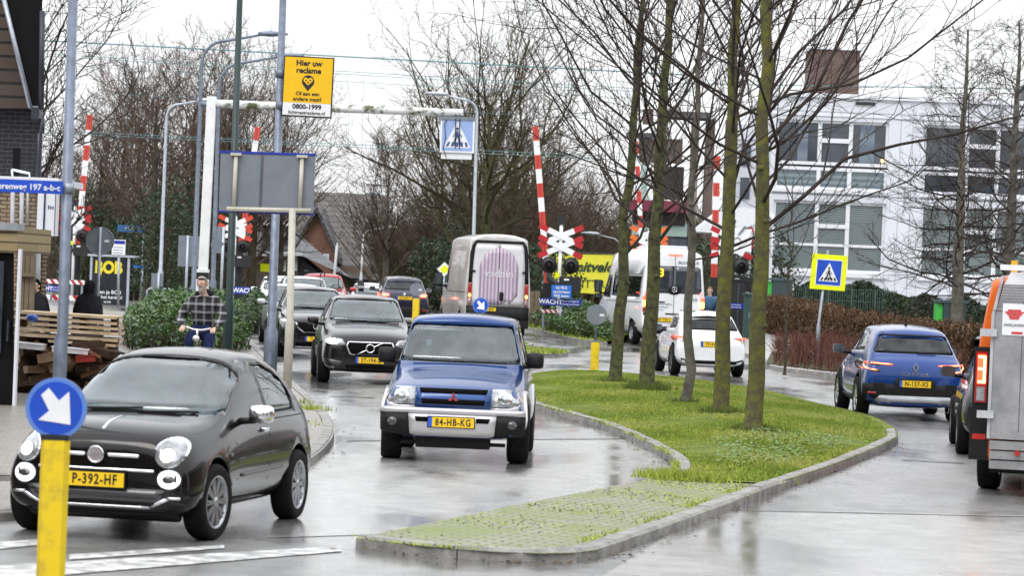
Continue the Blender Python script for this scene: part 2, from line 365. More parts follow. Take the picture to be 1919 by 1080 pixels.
# patches and markings, each a few millimetres up
grid_patch(gp([(1100, 1100), (1330, 955), (1940, 968), (2100, 1100)]), 'road_patch_near', ASPH2, .004)
grid_patch(gp([(560, 828), (1215, 822), (1265, 890), (1215, 908), (800, 1000), (500, 1010)]), 'road_patch_lane', ASPH2, .004)
PAINT_GLINT = mat('paint_and_glint', (.26, .26, .255), .4, col2=(.70, .70, .69), scale=5, bump=.2, detail=9, thr=(.42, .60))
mb = MB()
def mark(pts): 
    q = [G(a, b, .008) for a, b in pts]; mb.add(q, [tuple(range(len(q)))])
mark([(-20, 1062), (640, 1024), (640, 1034), (-20, 1090)]); mark([(130, 1040), (420, 1022), (420, 1028), (130, 1050)])  # worn white lines, with headlight reflections on the wet road painted in
mark([(-20, 1018), (90, 1010), (90, 1020), (-20, 1032)]); mark([(390, 1100), (420, 1088), (560, 1088), (560, 1110)])
for i in range(0): mark([(1010 + i * 25, 681 + i * 3), (1060 + i * 25, 683 + i * 3), (1062 + i * 25, 684.5 + i * 3), (1005 + i * 25, 682.5 + i * 3)])
for a, b in (): mark([(a, 740 - (a > 1000) * 60 + (a > 1400) * 40), (b, 742 - (a > 1000) * 57 + (a > 1400) * 48), (b, 744 - (a > 1000) * 57 + (a > 1400) * 48), (a, 742 - (a > 1000) * 60 + (a > 1400) * 40)])
tag(mb.build('marking_and_glint', PAINT_GLINT), kind='structure')
mb = MB()
for pts in ([(1330, 955), (1940, 969), (1940, 970), (1330, 956)], [(650, 826), (1200, 822), (1200, 823.4), (650, 827.5)], [(620, 742), (700, 745), (700, 746), (620, 743)], [(1690, 862), (1806, 868), (1806, 869), (1690, 863)]):
    q = [G(a, b, .0085) for a, b in pts]; mb.add(q, [tuple(range(len(q)))])
tag(mb.build('road_joint', mat('tar', (.05, .05, .05), .6, col2=(.18, .18, .17), scale=3)), kind='structure')
# drain strip of pale stones along the left kerb
# railway across the road
mb = MB()
RAILM = mat('rail_steel', (.25, .24, .23), .35, 1)
for y in (113, 114.5, 117.5, 119):
    mb.box((-60, y, .352), (60, y + .07, .37))
tag(mb.build('railway_tracks', RAILM), kind='structure')
# grass blades on the island (uncountable)
def blades(poly, n, name, hts, zf, seed=1, cols=None, w=.012):
    rnd = random.Random(seed); xs = [p[0] for p in poly]; ys = [p[1] for p in poly]; vs = []; fs = []; mi = []
    k = 0
    while k < n:
        x = rnd.uniform(min(xs), max(xs)); y = min(ys) + (max(ys) - min(ys)) * rnd.random() ** 1.25
        if not inside(poly, x, y): continue
        z = zf(x, y)
        if z is None: continue
        z -= .01; h = rnd.uniform(*hts) * (1 + .5 * math.sin(x * 1.7) * math.sin(y * .9)); a = rnd.uniform(0, 6.28)
        dx, dy = math.cos(a) * w, math.sin(a) * w; lx, ly = rnd.gauss(0, .35) * h, rnd.gauss(0, .35) * h
        o = len(vs); vs += [(x - dx, y - dy, z), (x + dx, y + dy, z), (x + lx, y + ly, z + h)]; fs.append((o, o + 1, o + 2)); 
        pn = math.sin(x * 2.1 + 1) * math.sin(y * 1.3) + rnd.gauss(0, .6); mi.append(0 if pn < 0 else (1 if pn < .9 else 2)); k += 1
    b = MB(); b.v = vs; b.f = fs; b.m = mi; b.sm = [False] * len(fs)
    o = b.build(name, cols, fix=False); o['kind'] = 'stuff'; tag(o, None, 'grass'); return o
def island_z(x, y):
    d = edge_dist(grass_poly, x, y)
    return None if d < .17 else .10 + .10 * sstep(0, 2.5, d)
GC = [mat('blade_a', (.18, .25, .04), .7, var=.25), mat('blade_b', (.30, .355, .06), .7, var=.25), mat('blade_c', (.37, .36, .13), .7, var=.2)]
o = blades(grass_poly, 170000, 'grass', (.02, .042), island_z, 1, GC); o['label'] = 'short bright green grass on the traffic island'
verge_poly = kr + [tuple(G(1130, 645)[:2]), (6.5, 108), (-1.5, 122)]
o = blades(verge_poly, 9000, 'grass', (.05, .12), lambda x, y: rise(x, y) + .1, 2, GC, .03); o['label'] = 'grass on the verge behind the far kerb'
o = blades(si, 1500, 'grass', (.05, .11), lambda x, y: rise(x, y) + .1, 4, GC, .03); o['label'] = 'tufts of grass on the small far island'
farg = gp([(150, 581), (290, 583), (290, 574), (150, 573)])
# clover patches
rnd = random.Random(5); mb = MB(); cl = gp([(1330, 850), (1420, 835), (1560, 838), (1600, 855), (1450, 895), (1360, 900), (1330, 880)])
for _ in range(3200):
    x = rnd.uniform(min(p[0] for p in cl), max(p[0] for p in cl)); y = rnd.uniform(min(p[1] for p in cl), max(p[1] for p in cl))
    if not inside(cl, x, y) or rnd.random() > .35 + .65 * abs(math.sin(x * 5) * math.sin(y * 4)): continue
    z = mound(x, y) + rnd.uniform(.04, .09); r_ = rnd.uniform(.012, .03); a = rnd.uniform(0, 6.3)
    mb.add([(x + r_ * math.cos(a + t), y + r_ * math.sin(a + t), z + rnd.uniform(-.006, .01)) for t in (0, 1.57, 3.14, 4.71)], [(0, 1, 2, 3)])
o = mb.build('clover_patch', mat('clover', (.12, .20, .06), .6, col2=(.18, .27, .11), scale=20), fix=False); tag(o, 'pale green clover leaves low in the island grass', 'ground cover', kind='stuff')
# moss / weed fringe along kerbs and paving edges
mb = MB()
def fringe(line, n, spread, z, hts=(.03, .09), seed=9, within=None):
    rnd = random.Random(seed)
    for _ in range(n):
        i = rnd.randrange(len(line) - 1); t = rnd.random(); a, b = line[i], line[i + 1]
        x = a[0] + (b[0] - a[0]) * t + rnd.gauss(0, spread); y = a[1] + (b[1] - a[1]) * t + rnd.gauss(0, spread)
        if math.sin(x * 3.1 + y * 2.3) + rnd.random() < .35: continue
        if within and not inside(within, x, y): continue
        h = rnd.uniform(*hts); an = rnd.uniform(0, 6.3); w_ = .010
        zz = z + rise(x, y); mb.add([(x - w_ * math.cos(an), y - w_ * math.sin(an), zz), (x + w_ * math.cos(an), y + w_ * math.sin(an), zz), (x + rnd.gauss(0, .03), y + rnd.gauss(0, .03), zz + h)], [(0, 1, 2)])
fringe([tuple(G(1225, 912)[:2]), split_r], 2500, .12, .09, (.05, .14)); fringe([(p[0] - .22, p[1] + .1) for p in isl_right], 1400, .03, .09, (.01, .04), 11)
fringe(gp([(760, 1020), (1300, 950), (1240, 920)]), 2600, .5, .085, (.008, .02), 21, tip_poly)
fringe(gp([(560, 775), (600, 782), (545, 765)]), 700, .12, .09, (.03, .1), 12); fringe(gp([(545, 830), (600, 800)]), 150, .1, .09, (.02, .05), 13)
fringe(isl_left, 900, .03, .10, (.02, .06), 15)
o = mb.build('kerb_weeds', GC[1], fix=False); tag(o, 'weeds and moss growing along the kerbs and paving joints', 'weeds', kind='stuff')
# fallen leaves and debris in the gutter
mb = MB(); rnd = random.Random(8)
gl_ = []
for _ in range(1000):
    x = rnd.uniform(min(p[0] for p in grass_poly), max(p[0] for p in grass_poly)); y = rnd.uniform(min(p[1] for p in grass_poly), max(p[1] for p in grass_poly))
    if inside(grass_poly, x, y): r_ = rnd.uniform(.012, .03); a_ = rnd.uniform(0, 6); z = mound(x, y) + rnd.uniform(.02, .05); mb.add([(x + r_ * math.cos(a_ + q), y + r_ * math.sin(a_ + q) * .7, z + rnd.uniform(0, .01)) for q in (0, 1.6, 3.1, 4.7)], [(0, 1, 2, 3)])
for line, n in ((isl_left, 260), (isl_right, 260), (pl, 160)):
    for _ in range(n):
        i = rnd.randrange(len(line) - 1); t = rnd.random(); a, b = line[i], line[i + 1]
        x = a[0] + (b[0] - a[0]) * t + rnd.gauss(0, .12); y = a[1] + (b[1] - a[1]) * t - abs(rnd.gauss(0, .12)); r_ = rnd.uniform(.01, .03); a_ = rnd.uniform(0, 6)
        mb.add([(x + r_ * math.cos(a_ + q), y + r_ * math.sin(a_ + q) * .7, .012 + rise(x, y) + rnd.uniform(0, .015)) for q in (0, 1.6, 3.1, 4.7)], [(0, 1, 2, 3)])
o = mb.build('fallen_leaves', mat('dead_leaf', (.05, .03, .015), .7, col2=(.13, .08, .03), scale=30), fix=False); tag(o, 'dark fallen leaves lying in the gutters', 'leaves', kind='stuff')
# ------------------------------------------------------------------ buildings
WHITE = mat('white_plaster', (.64, .66, .72), .6, var=.06, scale=.5, bump=.1)
WHITEP = mat('white_frame_paint', (.70, .715, .76), .4, var=.03)
def winmat(name, c1, c2, rough=.06):
    m = mat(name, c1, rough, col2=c2, scale=.35, spec=.9, detail=2); return m
DGLASS = winmat('dark_window_glass', (.006, .009, .014), (.06, .075, .10))
def blindmat(name, a, b_, freq):
    if name in MATS: return MATS[name]
    m = bpy.data.materials.new(name); m.use_nodes = True; n = m.node_tree; b = n.nodes['Principled BSDF']; b.inputs['Roughness'].default_value = .25
    b.inputs['Coat Weight'].default_value = .5
    t = n.nodes.new('ShaderNodeTexCoord'); wv = n.nodes.new('ShaderNodeTexWave'); wv.bands_direction = 'Z'; wv.inputs['Scale'].default_value = freq; wv.inputs['Distortion'].default_value = .15
    n.links.new(t.outputs['Object'], wv.inputs['Vector']); cr = n.nodes.new('ShaderNodeValToRGB')
    cr.color_ramp.elements[0].color = (*a, 1); cr.color_ramp.elements[1].color = (*b_, 1); n.links.new(wv.outputs['Fac'], cr.inputs[0]); n.links.new(cr.outputs[0], b.inputs['Base Color'])
    MATS[name] = m; return m
BLIND = blindmat('venetian_blind_glass', (.06, .08, .085), (.24, .28, .29), 3.6)
SPAN = blindmat('corrugated_spandrel', (.10, .14, .16), (.20, .25, .27), 1.3)
# white block of flats
FY = 122.0
def WX(px, py): return P(px, py, FY).x
def WZ(px, py): return P(px, py, FY).z
flat = thing('white_apartment_block', (15, FY, .35), 'long white flat roofed apartment block with large grey windows behind the hedges', 'building')
def child(mb, name, mats, par, **k):
    o = mb.build(name, mats, **k); o.parent = par; o.matrix_parent_inverse = Matrix.Translation(-par.location); return o
X0 = WX(1450, 185); ZT = WZ(1550, 183)
bays = []
zz = {'u1': WZ(1560, 226), 'u0': WZ(1560, 309), 's1': WZ(1560, 315), 's0': WZ(1560, 356), 'm1': WZ(1560, 378), 'm0': WZ(1560, 510)}
wall = MB(); pitch = WX(1730, 300) - WX(1453, 300); bw = WX(1664, 300) - WX(1453, 300); xs = [WX(1453, 300) + pitch * i for i in range(3)]
XE = xs[-1] + pitch
def wbox(x0, x1, z0, z1, y0=0, y1=.5, m=0): wall.box((x0, FY + y0, z0), (x1, FY + y1, z1), m)
edges = [X0 - .02] + [v for x in xs for v in (x, x + bw)] + [XE]
for i in range(0, len(edges) - 1, 2): wbox(edges[i], edges[i + 1], .3, ZT)
zg = zz['m0'] - 1.0
for x in xs:
    wbox(x, x + bw, zz['u1'], ZT); wbox(x, x + bw, zz['m1'], zz['s0']); wbox(x, x + bw, zg - .1, zz['m0']); wbox(x, x + bw, .3, zg - 1.6)
    wbox(x + bw * .02, x + bw * .3, zg - 1.6, zg - .1); wbox(x + bw * .62, x + bw * .72, zg - 1.6, zg - .1)
wall.box((X0, FY + 12, .3), (XE, FY + 12.3, ZT)); wall.box((X0 - .02, FY + .5, .3), (X0 + .3, FY + 12, ZT))
child(wall, 'wall', WHITE, flat)
rf = MB(); rf.box((X0 - .1, FY - .12, ZT), (XE, FY + 12.4, ZT + .18)); rf.box((X0 - .05, FY - .05, ZT - .75), (XE, FY - .002, ZT - .70)); child(rf, 'roof', WHITEP, flat)
for bi, x in enumerate(xs):
    for (z0, z1, nm) in ((zz['u0'], zz['u1'], 'u'), (zz['s0'], zz['s1'], 's'), (zz['m0'], zz['m1'], 'm')):
        c0, c1, c2, c3 = x, x + bw * .385, x + bw * .66, x + bw; fr = MB(); fw = .11; y0 = FY + .12
        for cx in (c0, c1, c2): fr.box((cx - (fw * .5 if cx > c0 else 0), y0, z0), (cx + fw, y0 + .1, z1))
        fr.box((c3 - fw, y0, z0), (c3, y0 + .1, z1)); fr.box((c0, y0 - .003, z0 - .02), (c3, y0 + .103, z0 + fw)); fr.box((c0, y0 - .003, z1 - fw), (c3, y0 + .103, z1 + .02))
        if nm == 'u': fr.box((c1, y0 - .03, z0 + (z1 - z0) * .50), (c2 + fw, y0 + .13, z0 + (z1 - z0) * .60))
        if nm == 'm':
            fr.box((c1, y0 - .03, z0 + (z1 - z0) * .62), (c2 + fw, y0 + .13, z0 + (z1 - z0) * .68)); fr.box((c0, y0 - .004, z0 + (z1 - z0) * .36), (c3, y0 + .104, z0 + (z1 - z0) * .40))
            fr.box((c0 - .1, FY - .12, z0 - .2), (c3 + .1, FY - .003, z0 - .04)); fr.box((c0 - .1, FY - .08, z0 - .85), (c3 + .1, FY - .003, z0 - .75))
        if nm == 's': fr.box((c0 - .1, FY - .10, z0 - .14), (c3 + .1, FY - .003, z0 - .02))
        f = child(fr, 'window', WHITEP, flat)
        pn = MB(); pn.add([(c0, y0 + .06, z0), (c3, y0 + .06, z0), (c3, y0 + .06, z1), (c0, y0 + .06, z1)], [(0, 1, 2, 3)])
        if nm == 'u':   # curtains inside
            pass
        q = pn.build('pane', {'u': DGLASS, 's': SPAN, 'm': BLIND}[nm] if not (bi > 0 and nm == 's') else DGLASS); q.parent = f
    g_ = MB(); g_.add([(x, FY + .2, zg - 1.6), (x + bw, FY + .2, zg - 1.6), (x + bw, FY + .2, zg - .1), (x, FY + .2, zg - .1)], [(0, 1, 2, 3)]); child(g_, 'ground_floor_window', DGLASS, flat)
# curtains in the first dark window: grey pleated strips behind a light pane
ct = MB()
for a, b_ in ((1496, 1515), (1612, 1640)):
    ct = MB(); ct.box((WX(a, 260), FY + .13, zz['u0'] + .12), (WX(b_, 260), FY + .172, zz['u1'] - .12)); child(ct, 'curtain', blindmat('curtain_grey', (.10, .13, .18), (.16, .2, .25), .4), flat)
jt = MB()
for z_ in (zz['s0'] - .22, zz['u1'] + .35, zg - 1.3, zz['m1'] + .25): jt.box((X0, FY - .012, z_), (XE, FY - .004, z_ + .025))
for x_ in [x + bw + (pitch - bw) * f for x in xs for f in (.33, .67)]: jt.box((x_, FY - .011, .3), (x_ + .02, FY - .0035, ZT - .1))
child(jt, 'panel_joint', mat('joint_grey', (.36, .37, .40), .7), flat)
lb = MB(); c = P(1654, 301, FY); lb.lathe([(.0, -.1), (.07, -.05), (.07, .05), (0, .1)], (c.x, FY + .1, c.z), 'Z', 10); child(lb, 'table_lamp', mat('lamp_glow', (.9, .6, .25), .5, emit=(1, .6, .2), estr=2.5), flat)
cm = MB(); a = P(1513, 180, 126); b_ = P(1607, 98, 126); cm.box((a.x, 125, ZT), (b_.x, 127.5, b_.z)); child(cm, 'chimney', brickmat('brown_brick', (.10, .055, .045), (.15, .085, .07), (.10, .085, .08)), flat)
cm.build
cp = MB(); cp.box((a.x - .06, 124.9, b_.z), (b_.x + .06, 127.6, b_.z + .06)); child(cp, 'chimney_cap', WHITEP, flat)
vt = MB(); a = P(1770, 190, 124); vt.box((a.x, 124, ZT), (a.x + .9, 125, ZT + .35)); a = P(1918, 190, 124); vt.box((a.x, 124, ZT), (a.x + .9, 125, ZT + 1)); child(vt, 'roof_vent', mat('black_metal', (.02, .02, .022), .5), flat)
lt = MB(); a = P(1622, 193, FY); lt.box((a.x - .4, FY - .08, a.z - .08), (a.x + .4, FY - .003, a.z + .04)); child(lt, 'wall_light', MATS['black_metal'], flat)
# recessed white wing left of it
wing = MB(); a = P(1376, 230, 126); wx1 = X0 - .05
wing.box((a.x, 126, .3), (wx1, 130, WZ(1450, 225)));
for zc_ in (3.2, 5.1, 6.4, 8.2): wing.box((a.x - .02, 125.94, zc_), (wx1, 125.997, zc_ + .05))
wg = thing('white_side_building', (a.x, 126, .35), 'narrow white stair wing with brown corner strip left of the apartment block', 'building'); child(wing, 'wall', WHITE, wg)
w2 = MB()
for zc_ in (3.6, 5.7, 7.1): w2.box((a.x + .35, 125.93, zc_), (a.x + .75, 125.995, zc_ + .9))
child(w2, 'window', DGLASS, wg); w3 = MB(); w3.box((a.x - .35, 125.8, .35), (a.x - .003, 126.3, 9)); child(w3, 'corner_strip', mat('brown_cladding', (.07, .04, .03), .6), wg)
# brown and red house behind the island trees
bh = thing('brown_house', (6.5, 116, .35), 'brown house with crimson band, pale green shop front and dark balcony behind the minibus', 'building')
def hb(name, m, boxes, Y0=116):
    mb = MB()
    for (px0, py0, px1, py1, d0, d1) in boxes:
        a = P(px0, py1, Y0); b = P(px1, py0, Y0); mb.box((a.x, Y0 + d0, a.z), (b.x, Y0 + d1, b.z))
    return child(mb, name, m, bh)
hb('wall', mat('brown_render', (.24, .20, .18), .8, scale=3, bump=.2), [(1284, 222, 1312, 560, 0, .6), (1200, 258, 1284, 300, 1.5, 2.2)])
hb('side_wall', mat('dark_cladding', (.13, .10, .09), .7, scale=4), [(1312, 222, 1342, 560, .3, 1.0), (1296, 230, 1303, 330, -.02, .2)])
hb('balcony', mat('dark_timber', (.05, .045, .048), .7), [(1236, 312, 1284, 372, .6, 1.2), (1186, 398, 1284, 420, -.2, .5)])
hb('fascia', mat('crimson_paint', (.16, .02, .045), .5, bump=.1), [(1172, 379, 1290, 395, -.8, 0)])
hb('shop_window', mat('pale_green_glass', (.35, .48, .45), .2, scale=1.5), [(1184, 420, 1288, 440, -.1, .4), (1200, 305, 1216, 378, .3, .58)])
hb('window', DGLASS, [(1190, 442, 1290, 560, 0, .4), (1290, 330, 1299, 350, -.03, 0)])
hb('roof', mat('grey_roof_felt', (.10, .10, .11), .7), [(1245, 212, 1330, 220, -.6, 1.4), (1176, 248, 1226, 255, .5, 1.4)])
hb('chimney', MATS['brown_brick'], [(1210, 198, 1230, 226, 2.2, 2.9)])
# white gabled canopy
cn_ = thing('white_canopy', tuple(P(1370, 440, 112)), 'white pointed canopy roof between the brown house and the flats', 'canopy')
mb = MB(); pts = [P(1300, 434, 112), P(1345, 398, 112), P(1392, 388, 112), P(1448, 396, 112), P(1448, 404, 112), P(1392, 430, 112), P(1330, 436, 112)]
mb.prism(pts, (0, 3, 0)); child(mb, 'roof', WHITEP, cn_); mb = MB()
for px in (1348, 1400, 1440): a = base(px, 113.5); mb.tube([(a.x, 113.5, .3), (a.x, 113.5, zof(400, px, 113.5))], .08)
child(mb, 'post', WHITEP, cn_)
# tiled houses in the middle distance
TILE = mat('dark_roof_tile', (.045, .045, .05), .5, col2=(.10, .10, .11), scale=6)
def tilemat(name, c1, c2):
    m = brickmat(name, c1, c2, tuple(x * .35 for x in c1), bw=.28, bh=.32, ms=.04, rough=.45); return m
TILE = tilemat('slate_tiles', (.055, .058, .068), (.095, .10, .115)); TILEB = tilemat('brown_tiles', (.07, .06, .055), (.12, .10, .09))
RB = brickmat('red_brick', (.20, .07, .045), (.28, .11, .07), (.15, .12, .1)); BB = brickmat('grey_brown_brick', (.15, .11, .085), (.22, .16, .12), (.15, .13, .11))
hs = thing('tiled_house', tuple(base(540, 158)), 'low brick house with sweeping grey tiled roof, white gutter and dormer', 'house')
Y1 = 158.0
def Q(px, py, d=0): v = P(px, py, Y1); return Vector((v.x, Y1 + d, v.z))
mb = MB(); a = Q(432, 600); b = Q(560, 474); mb.box((a.x, Y1, .2), (b.x, Y1 + 7, b.z)); wl = child(mb, 'wall', BB, hs)
mb = MB(); p = [Q(425, 472, -.4), Q(568, 480, -.4), Q(660, 522, -.4), Q(672, 540, -.4), Q(540, 430, 3.5), Q(500, 400, 6), Q(450, 398, 6)]
mb.add([p[0], p[1], p[4], p[5], p[6]], [(0, 1, 2, 3, 4)]); mb.add([p[1], p[2], p[3], p[4] + Vector((.0, .5, 0))], [(0, 1, 2, 3)])
q = [Q(540, 430, 3.5), Q(672, 540, -.5), Q(700, 565, 1), Q(700, 600, 6), Q(500, 400, 6)]; mb.add(q, [(0, 1, 4), (1, 2, 3, 4)])
child(mb, 'roof', TILE, hs, fix=False)
mb = MB(); mb.prism([Q(558, 478, .2), Q(602, 515, .2), Q(604, 600, .2), Q(556, 600, .2)], (0, 5, 0)); child(mb, 'side_wall', mat('slate_cladding', (.04, .045, .06), .6, scale=5), hs)
mb = MB(); a = Q(425, 476); b = Q(568, 476); mb.obox(((a.x + b.x) / 2, Y1 - .5, (a.z + b.z) / 2), ((b.x - a.x) / 2, .1, .11), Matrix.Rotation(math.atan2(a.z - b.z, b.x - a.x) * 1, 3, 'Y')); child(mb, 'gutter', WHITEP, hs)
def pane_win(px0, py0, px1, py1, par, d=-.05, Yq=None):
    a = Q(px0, py1, d); b = Q(px1, py0, d); f = MB(); t = .1
    f.box((a.x, a.y - .06, a.z), (a.x + t, a.y, b.z)); f.box((b.x - t, a.y - .06, a.z), (b.x, a.y, b.z)); f.box((a.x, a.y - .063, a.z), (b.x, a.y, a.z + t)); f.box((a.x, a.y - .063, b.z - t), (b.x, a.y, b.z)); m_ = (a.x + b.x) / 2
    f.box((m_ - .03, a.y - .05, a.z), (m_ + .03, a.y, b.z)); o = child(f, 'window', WHITEP, par); g = MB(); g.add([(a.x, a.y - .02, a.z), (b.x, a.y - .02, a.z), (b.x, a.y - .02, b.z), (a.x, a.y - .02, b.z)], [(0, 1, 2, 3)])
    q = g.build('pane', mat('net_curtain_glass', (.12, .14, .15), .15, col2=(.3, .32, .33), scale=3)); q.parent = o; return o
pane_win(523, 480, 537, 510, hs); pane_win(550, 480, 558, 508, hs)
mb = MB(); a = Q(500, 442, 1.2); b = Q(536, 418, 1.2); mb.box((a.x, Y1 + 1.2, a.z), (b.x, Y1 + 4, b.z)); child(mb, 'dormer', MATS['slate_cladding'], hs); pane_win(499, 420, 533, 441, hs, d=1.1)
mb = MB(); a = Q(480, 421, .6); b = Q(541, 416, .6); mb.box((a.x, Y1 + .5, a.z), (b.x, Y1 + 4.2, b.z)); child(mb, 'dormer_roof', WHITEP, hs)
h2 = thing('gabled_brick_house', tuple(base(610, 172)), 'red brick gable house with wide brown tiled roof standing behind the low house', 'house')
Y1 = 172.0
mb = MB(); g_ = [Q(552, 470), Q(594, 392), Q(630, 478), Q(630, 620), Q(552, 620)]; mb.prism(g_, (0, 8, 0)); child(mb, 'wall', RB, h2)
mb = MB()
for (e0, e1) in (((545, 468), (595, 386)), ((595, 386), (637, 484))):
    a, b = Q(*e0, -.5), Q(*e1, -.5); mb.add([a, b, b + Vector((0, 8, 0)), a + Vector((0, 8, 0)), a - Vector((0, 0, .35)), b - Vector((0, 0, .35)), b + Vector((0, 8, -.35)), a + Vector((0, 8, -.35))], [(0, 1, 2, 3), (4, 5, 6, 7), (0, 1, 5, 4), (2, 3, 7, 6), (0, 3, 7, 4), (1, 2, 6, 5)])
child(mb, 'gable_roof', TILE, h2); pane_win(606, 476, 617, 491, h2)
mb = MB(); r0, r1 = Q(470, 347, 9), Q(712, 358, 9); e0, e1 = Q(455, 500, 1), Q(745, 530, 1); mb.add([r0, r1, e1, e0, r0 + Vector((0, 9, -6)), r1 + Vector((0, 9, -6))], [(0, 1, 2, 3), (0, 1, 5, 4)]); child(mb, 'roof', TILEB, h2, fix=False)
mb = MB(); mb.box((e0.x + .5, Y1 + 1.5, 0), (e1.x - 1.5, Y1 + 14, e0.z + .3)); child(mb, 'rear_wall', BB, h2)
mb = MB(); a = Q(655, 538, .6); b = Q(683, 543, .6); mb.box((a.x, Y1 + .6, b.z), (b.x, Y1 + 1, a.z)); child(mb, 'gutter', WHITEP, h2)
# ------------------------------------------------------------------ building on the left edge
LB = thing('dark_brick_house', tuple(base(40, 58)), 'dark brick house with black sloping roof edge and pale brick extension at the left', 'house')
def LQ(px, py, Y): return P(px, py, Y)
BLK = mat('black_boards', (.004, .004, .005), .7, var=.3, scale=3, spec=.15); DBR = brickmat('black_brick', (.008, .008, .010), (.016, .015, .018), (.06, .06, .07), bw=.24, bh=.085, ms=.007)
mb = MB(); a = P(-620, 345, 58); b = P(76, 195, 58); mb.prism([(a.x, 58, .05), (b.x, 58, .05), (b.x, 58, b.z + .1), (a.x, 58, b.z + .1)], (-1.9, 8, 0)); child(mb, 'wall', DBR, LB)
mb = MB(); mb.prism([P(6, -30, 57.2), P(80, -30, 57.2), P(76, 205, 57.2), P(56, 205, 57.2)], (-1.9, 8, 0)); child(mb, 'roof_edge', BLK, LB)
mb = MB(); mb.prism([P(-620, -30, 57.6), P(8, -30, 57.6), P(55, 202, 57.6), P(-620, 202, 57.6)], (0, .3, 0)); child(mb, 'gable_boards', brickmat('brown_boarding', (.05, .035, .028), (.085, .06, .045), (.006, .005, .005), bw=9, bh=.26, ms=.03), LB)
mb = MB(); mb.tube([P(3, -20, 57.1), P(57, 202, 57.1)], .05, 6); mb.box(tuple(P(56, 204, 57.1)), tuple(P(82, 200, 57.3))); child(mb, 'trim', mat('zinc', (.35, .37, .42), .4, .6), LB)
mb = MB(); mb.box(tuple(P(58, 223, 56.9)), tuple(P(80, 203, 57.3))); mb.tube([P(79, 20, 57), P(77, 205, 57)], .055, 8); mb.tube([P(79, 222, 57), P(78, 250, 57), P(74, 250, 57), P(72, 345, 57)], .055, 8); child(mb, 'gutter', mat('dark_gutter', (.02, .022, .035), .4), LB)
PBR = brickmat('pale_brick', (.30, .22, .14), (.42, .32, .22), (.07, .055, .05), bw=.22, bh=.075, ms=.014)
mb = MB(); a = P(-620, 345, 55); b = P(66, 345, 55); mb.box((a.x, 55, .09), (b.x, 55.45, b.z)); c = P(92, 400, 55.5); mb.prism([(b.x - .1, 55.5, .09), (c.x, 55.5, .09), (c.x, 55.5, P(80, 440, 55).z), (b.x - .1, 55.5, P(80, 440, 55).z)], (-.6, 3, 0)); child(mb, 'extension_wall', PBR, LB)
mb = MB(); mb.box((a.x, 54.8, b.z), (P(112, 345, 55).x, 58, b.z + .12)); mb.tube([P(22, 318, 55), P(24, 335, 55)], .02); mb.tube([P(22, 318, 55), P(55, 325, 55), P(55, 336, 55)], .025); child(mb, 'flat_roof', WHITEP, LB)
mb = MB(); mb.box((P(10, 345, 54.7).x, 55.4, 2.9), (P(24, 345, 54.7).x, 55.6, zof(275, 15, 55))); child(mb, 'flue', BLK, LB)
mb = MB()
for px in (24, 41): mb.tube([P(px, 345, 54.6), P(px - 2, 500, 54.6)], .04)
mb.tube([P(52, 345, 54.6), P(51, 420, 54.6)], .02); mb.tube([P(70, 445, 55.2), P(68, 560, 55.2)], .07); child(mb, 'drainpipe', mat('grey_pipe', (.4, .42, .45), .45), LB)
LS = thing('wall_sign_box', tuple(P(85, 400, 54)), 'white lightbox sign with dark blue stripe on the pale brick wall', 'sign')
mb = MB(); mb.box(tuple(P(68, 441, 54.2)), (P(104, 441, 54.2).x, 54.5, zof(362, 70, 54.2))); child(mb, 'panel', WHITEP, LS)
mb = MB(); a = P(80, 440, 54.19); b = P(86, 363, 54.19); mb.box((a.x, 54.18, a.z), (b.x, 54.197, b.z)); a = P(101, 440, 54.19); b = P(105, 363, 54.19); mb.box((a.x, 54.18, a.z), (b.x, 54.197, b.z)); [mb.box(tuple(P(90 + q * 4, 392, 54.19)), (P(92 + q * 4, 392, 54.19).x, 54.197, P(92, 385 + q, 54.19).z)) for q in range(3)]; child(mb, 'stripe', mat('navy', (.01, .02, .10), .4), LS)
# shed with a dark door in front of it
SH = thing('garden_shed', tuple(P(10, 790, 40)), 'dark shed with yellowish boards above a glazed door at the left edge', 'shed')
SY = 41.0
def sb(name, m, boxes):
    mb = MB()
    for (a0, b0, a1, b1, d0, d1) in boxes:
        a = P(a0, b1, SY); b = P(a1, b0, SY); mb.box((a.x, SY + d0, a.z), (b.x, SY + d1, b.z))
    return child(mb, name, m, SH)
mb = MB(); mb.prism([P(-150, 470, SY + .1), P(26, 470, SY + .1), P(26, 800, SY + .1), P(-150, 800, SY + .1)], (-.7, 3, 0)); child(mb, 'wall', BLK, SH)
WOODY = brickmat('yellow_boards', (.26, .20, .10), (.34, .27, .15), (.05, .035, .02), bw=6, bh=.13, ms=.012)
sb('boards', WOODY, [(-150, 426, 33, 467, 0, 3)]); sb('roof', MATS['zinc'], [(-150, 419, 35, 425, -.06, .5)])
sb('door_post', WHITEP, [(27, 467, 35, 790, -.03, .12)]); sb('door', mat('door_glass', (.02, .025, .035), .1, col2=(.06, .07, .09), scale=2), [(-60, 490, 7, 660, .03, .098), (12, 600, 17, 640, -.02, .098)])
# timber gate behind the shed
mb = MB()
for px in (44, 52, 62): mb.box((P(px, 500, 50).x - .05, 50, .09), (P(px, 500, 50).x + .03, 50.1, zof(478, px, 50)))
mb.box((P(36, 500, 50).x, 49.9, zof(518, 40, 50)), (P(66, 500, 50).x, 49.99, zof(511, 40, 50)))
tag(mb.build('timber_fence', mat('old_timber', (.16, .13, .09), .8, bump=.3), loc=tuple(base(50, 50))), 'short weathered timber fence between the shed and the pale brick wall', 'fence')
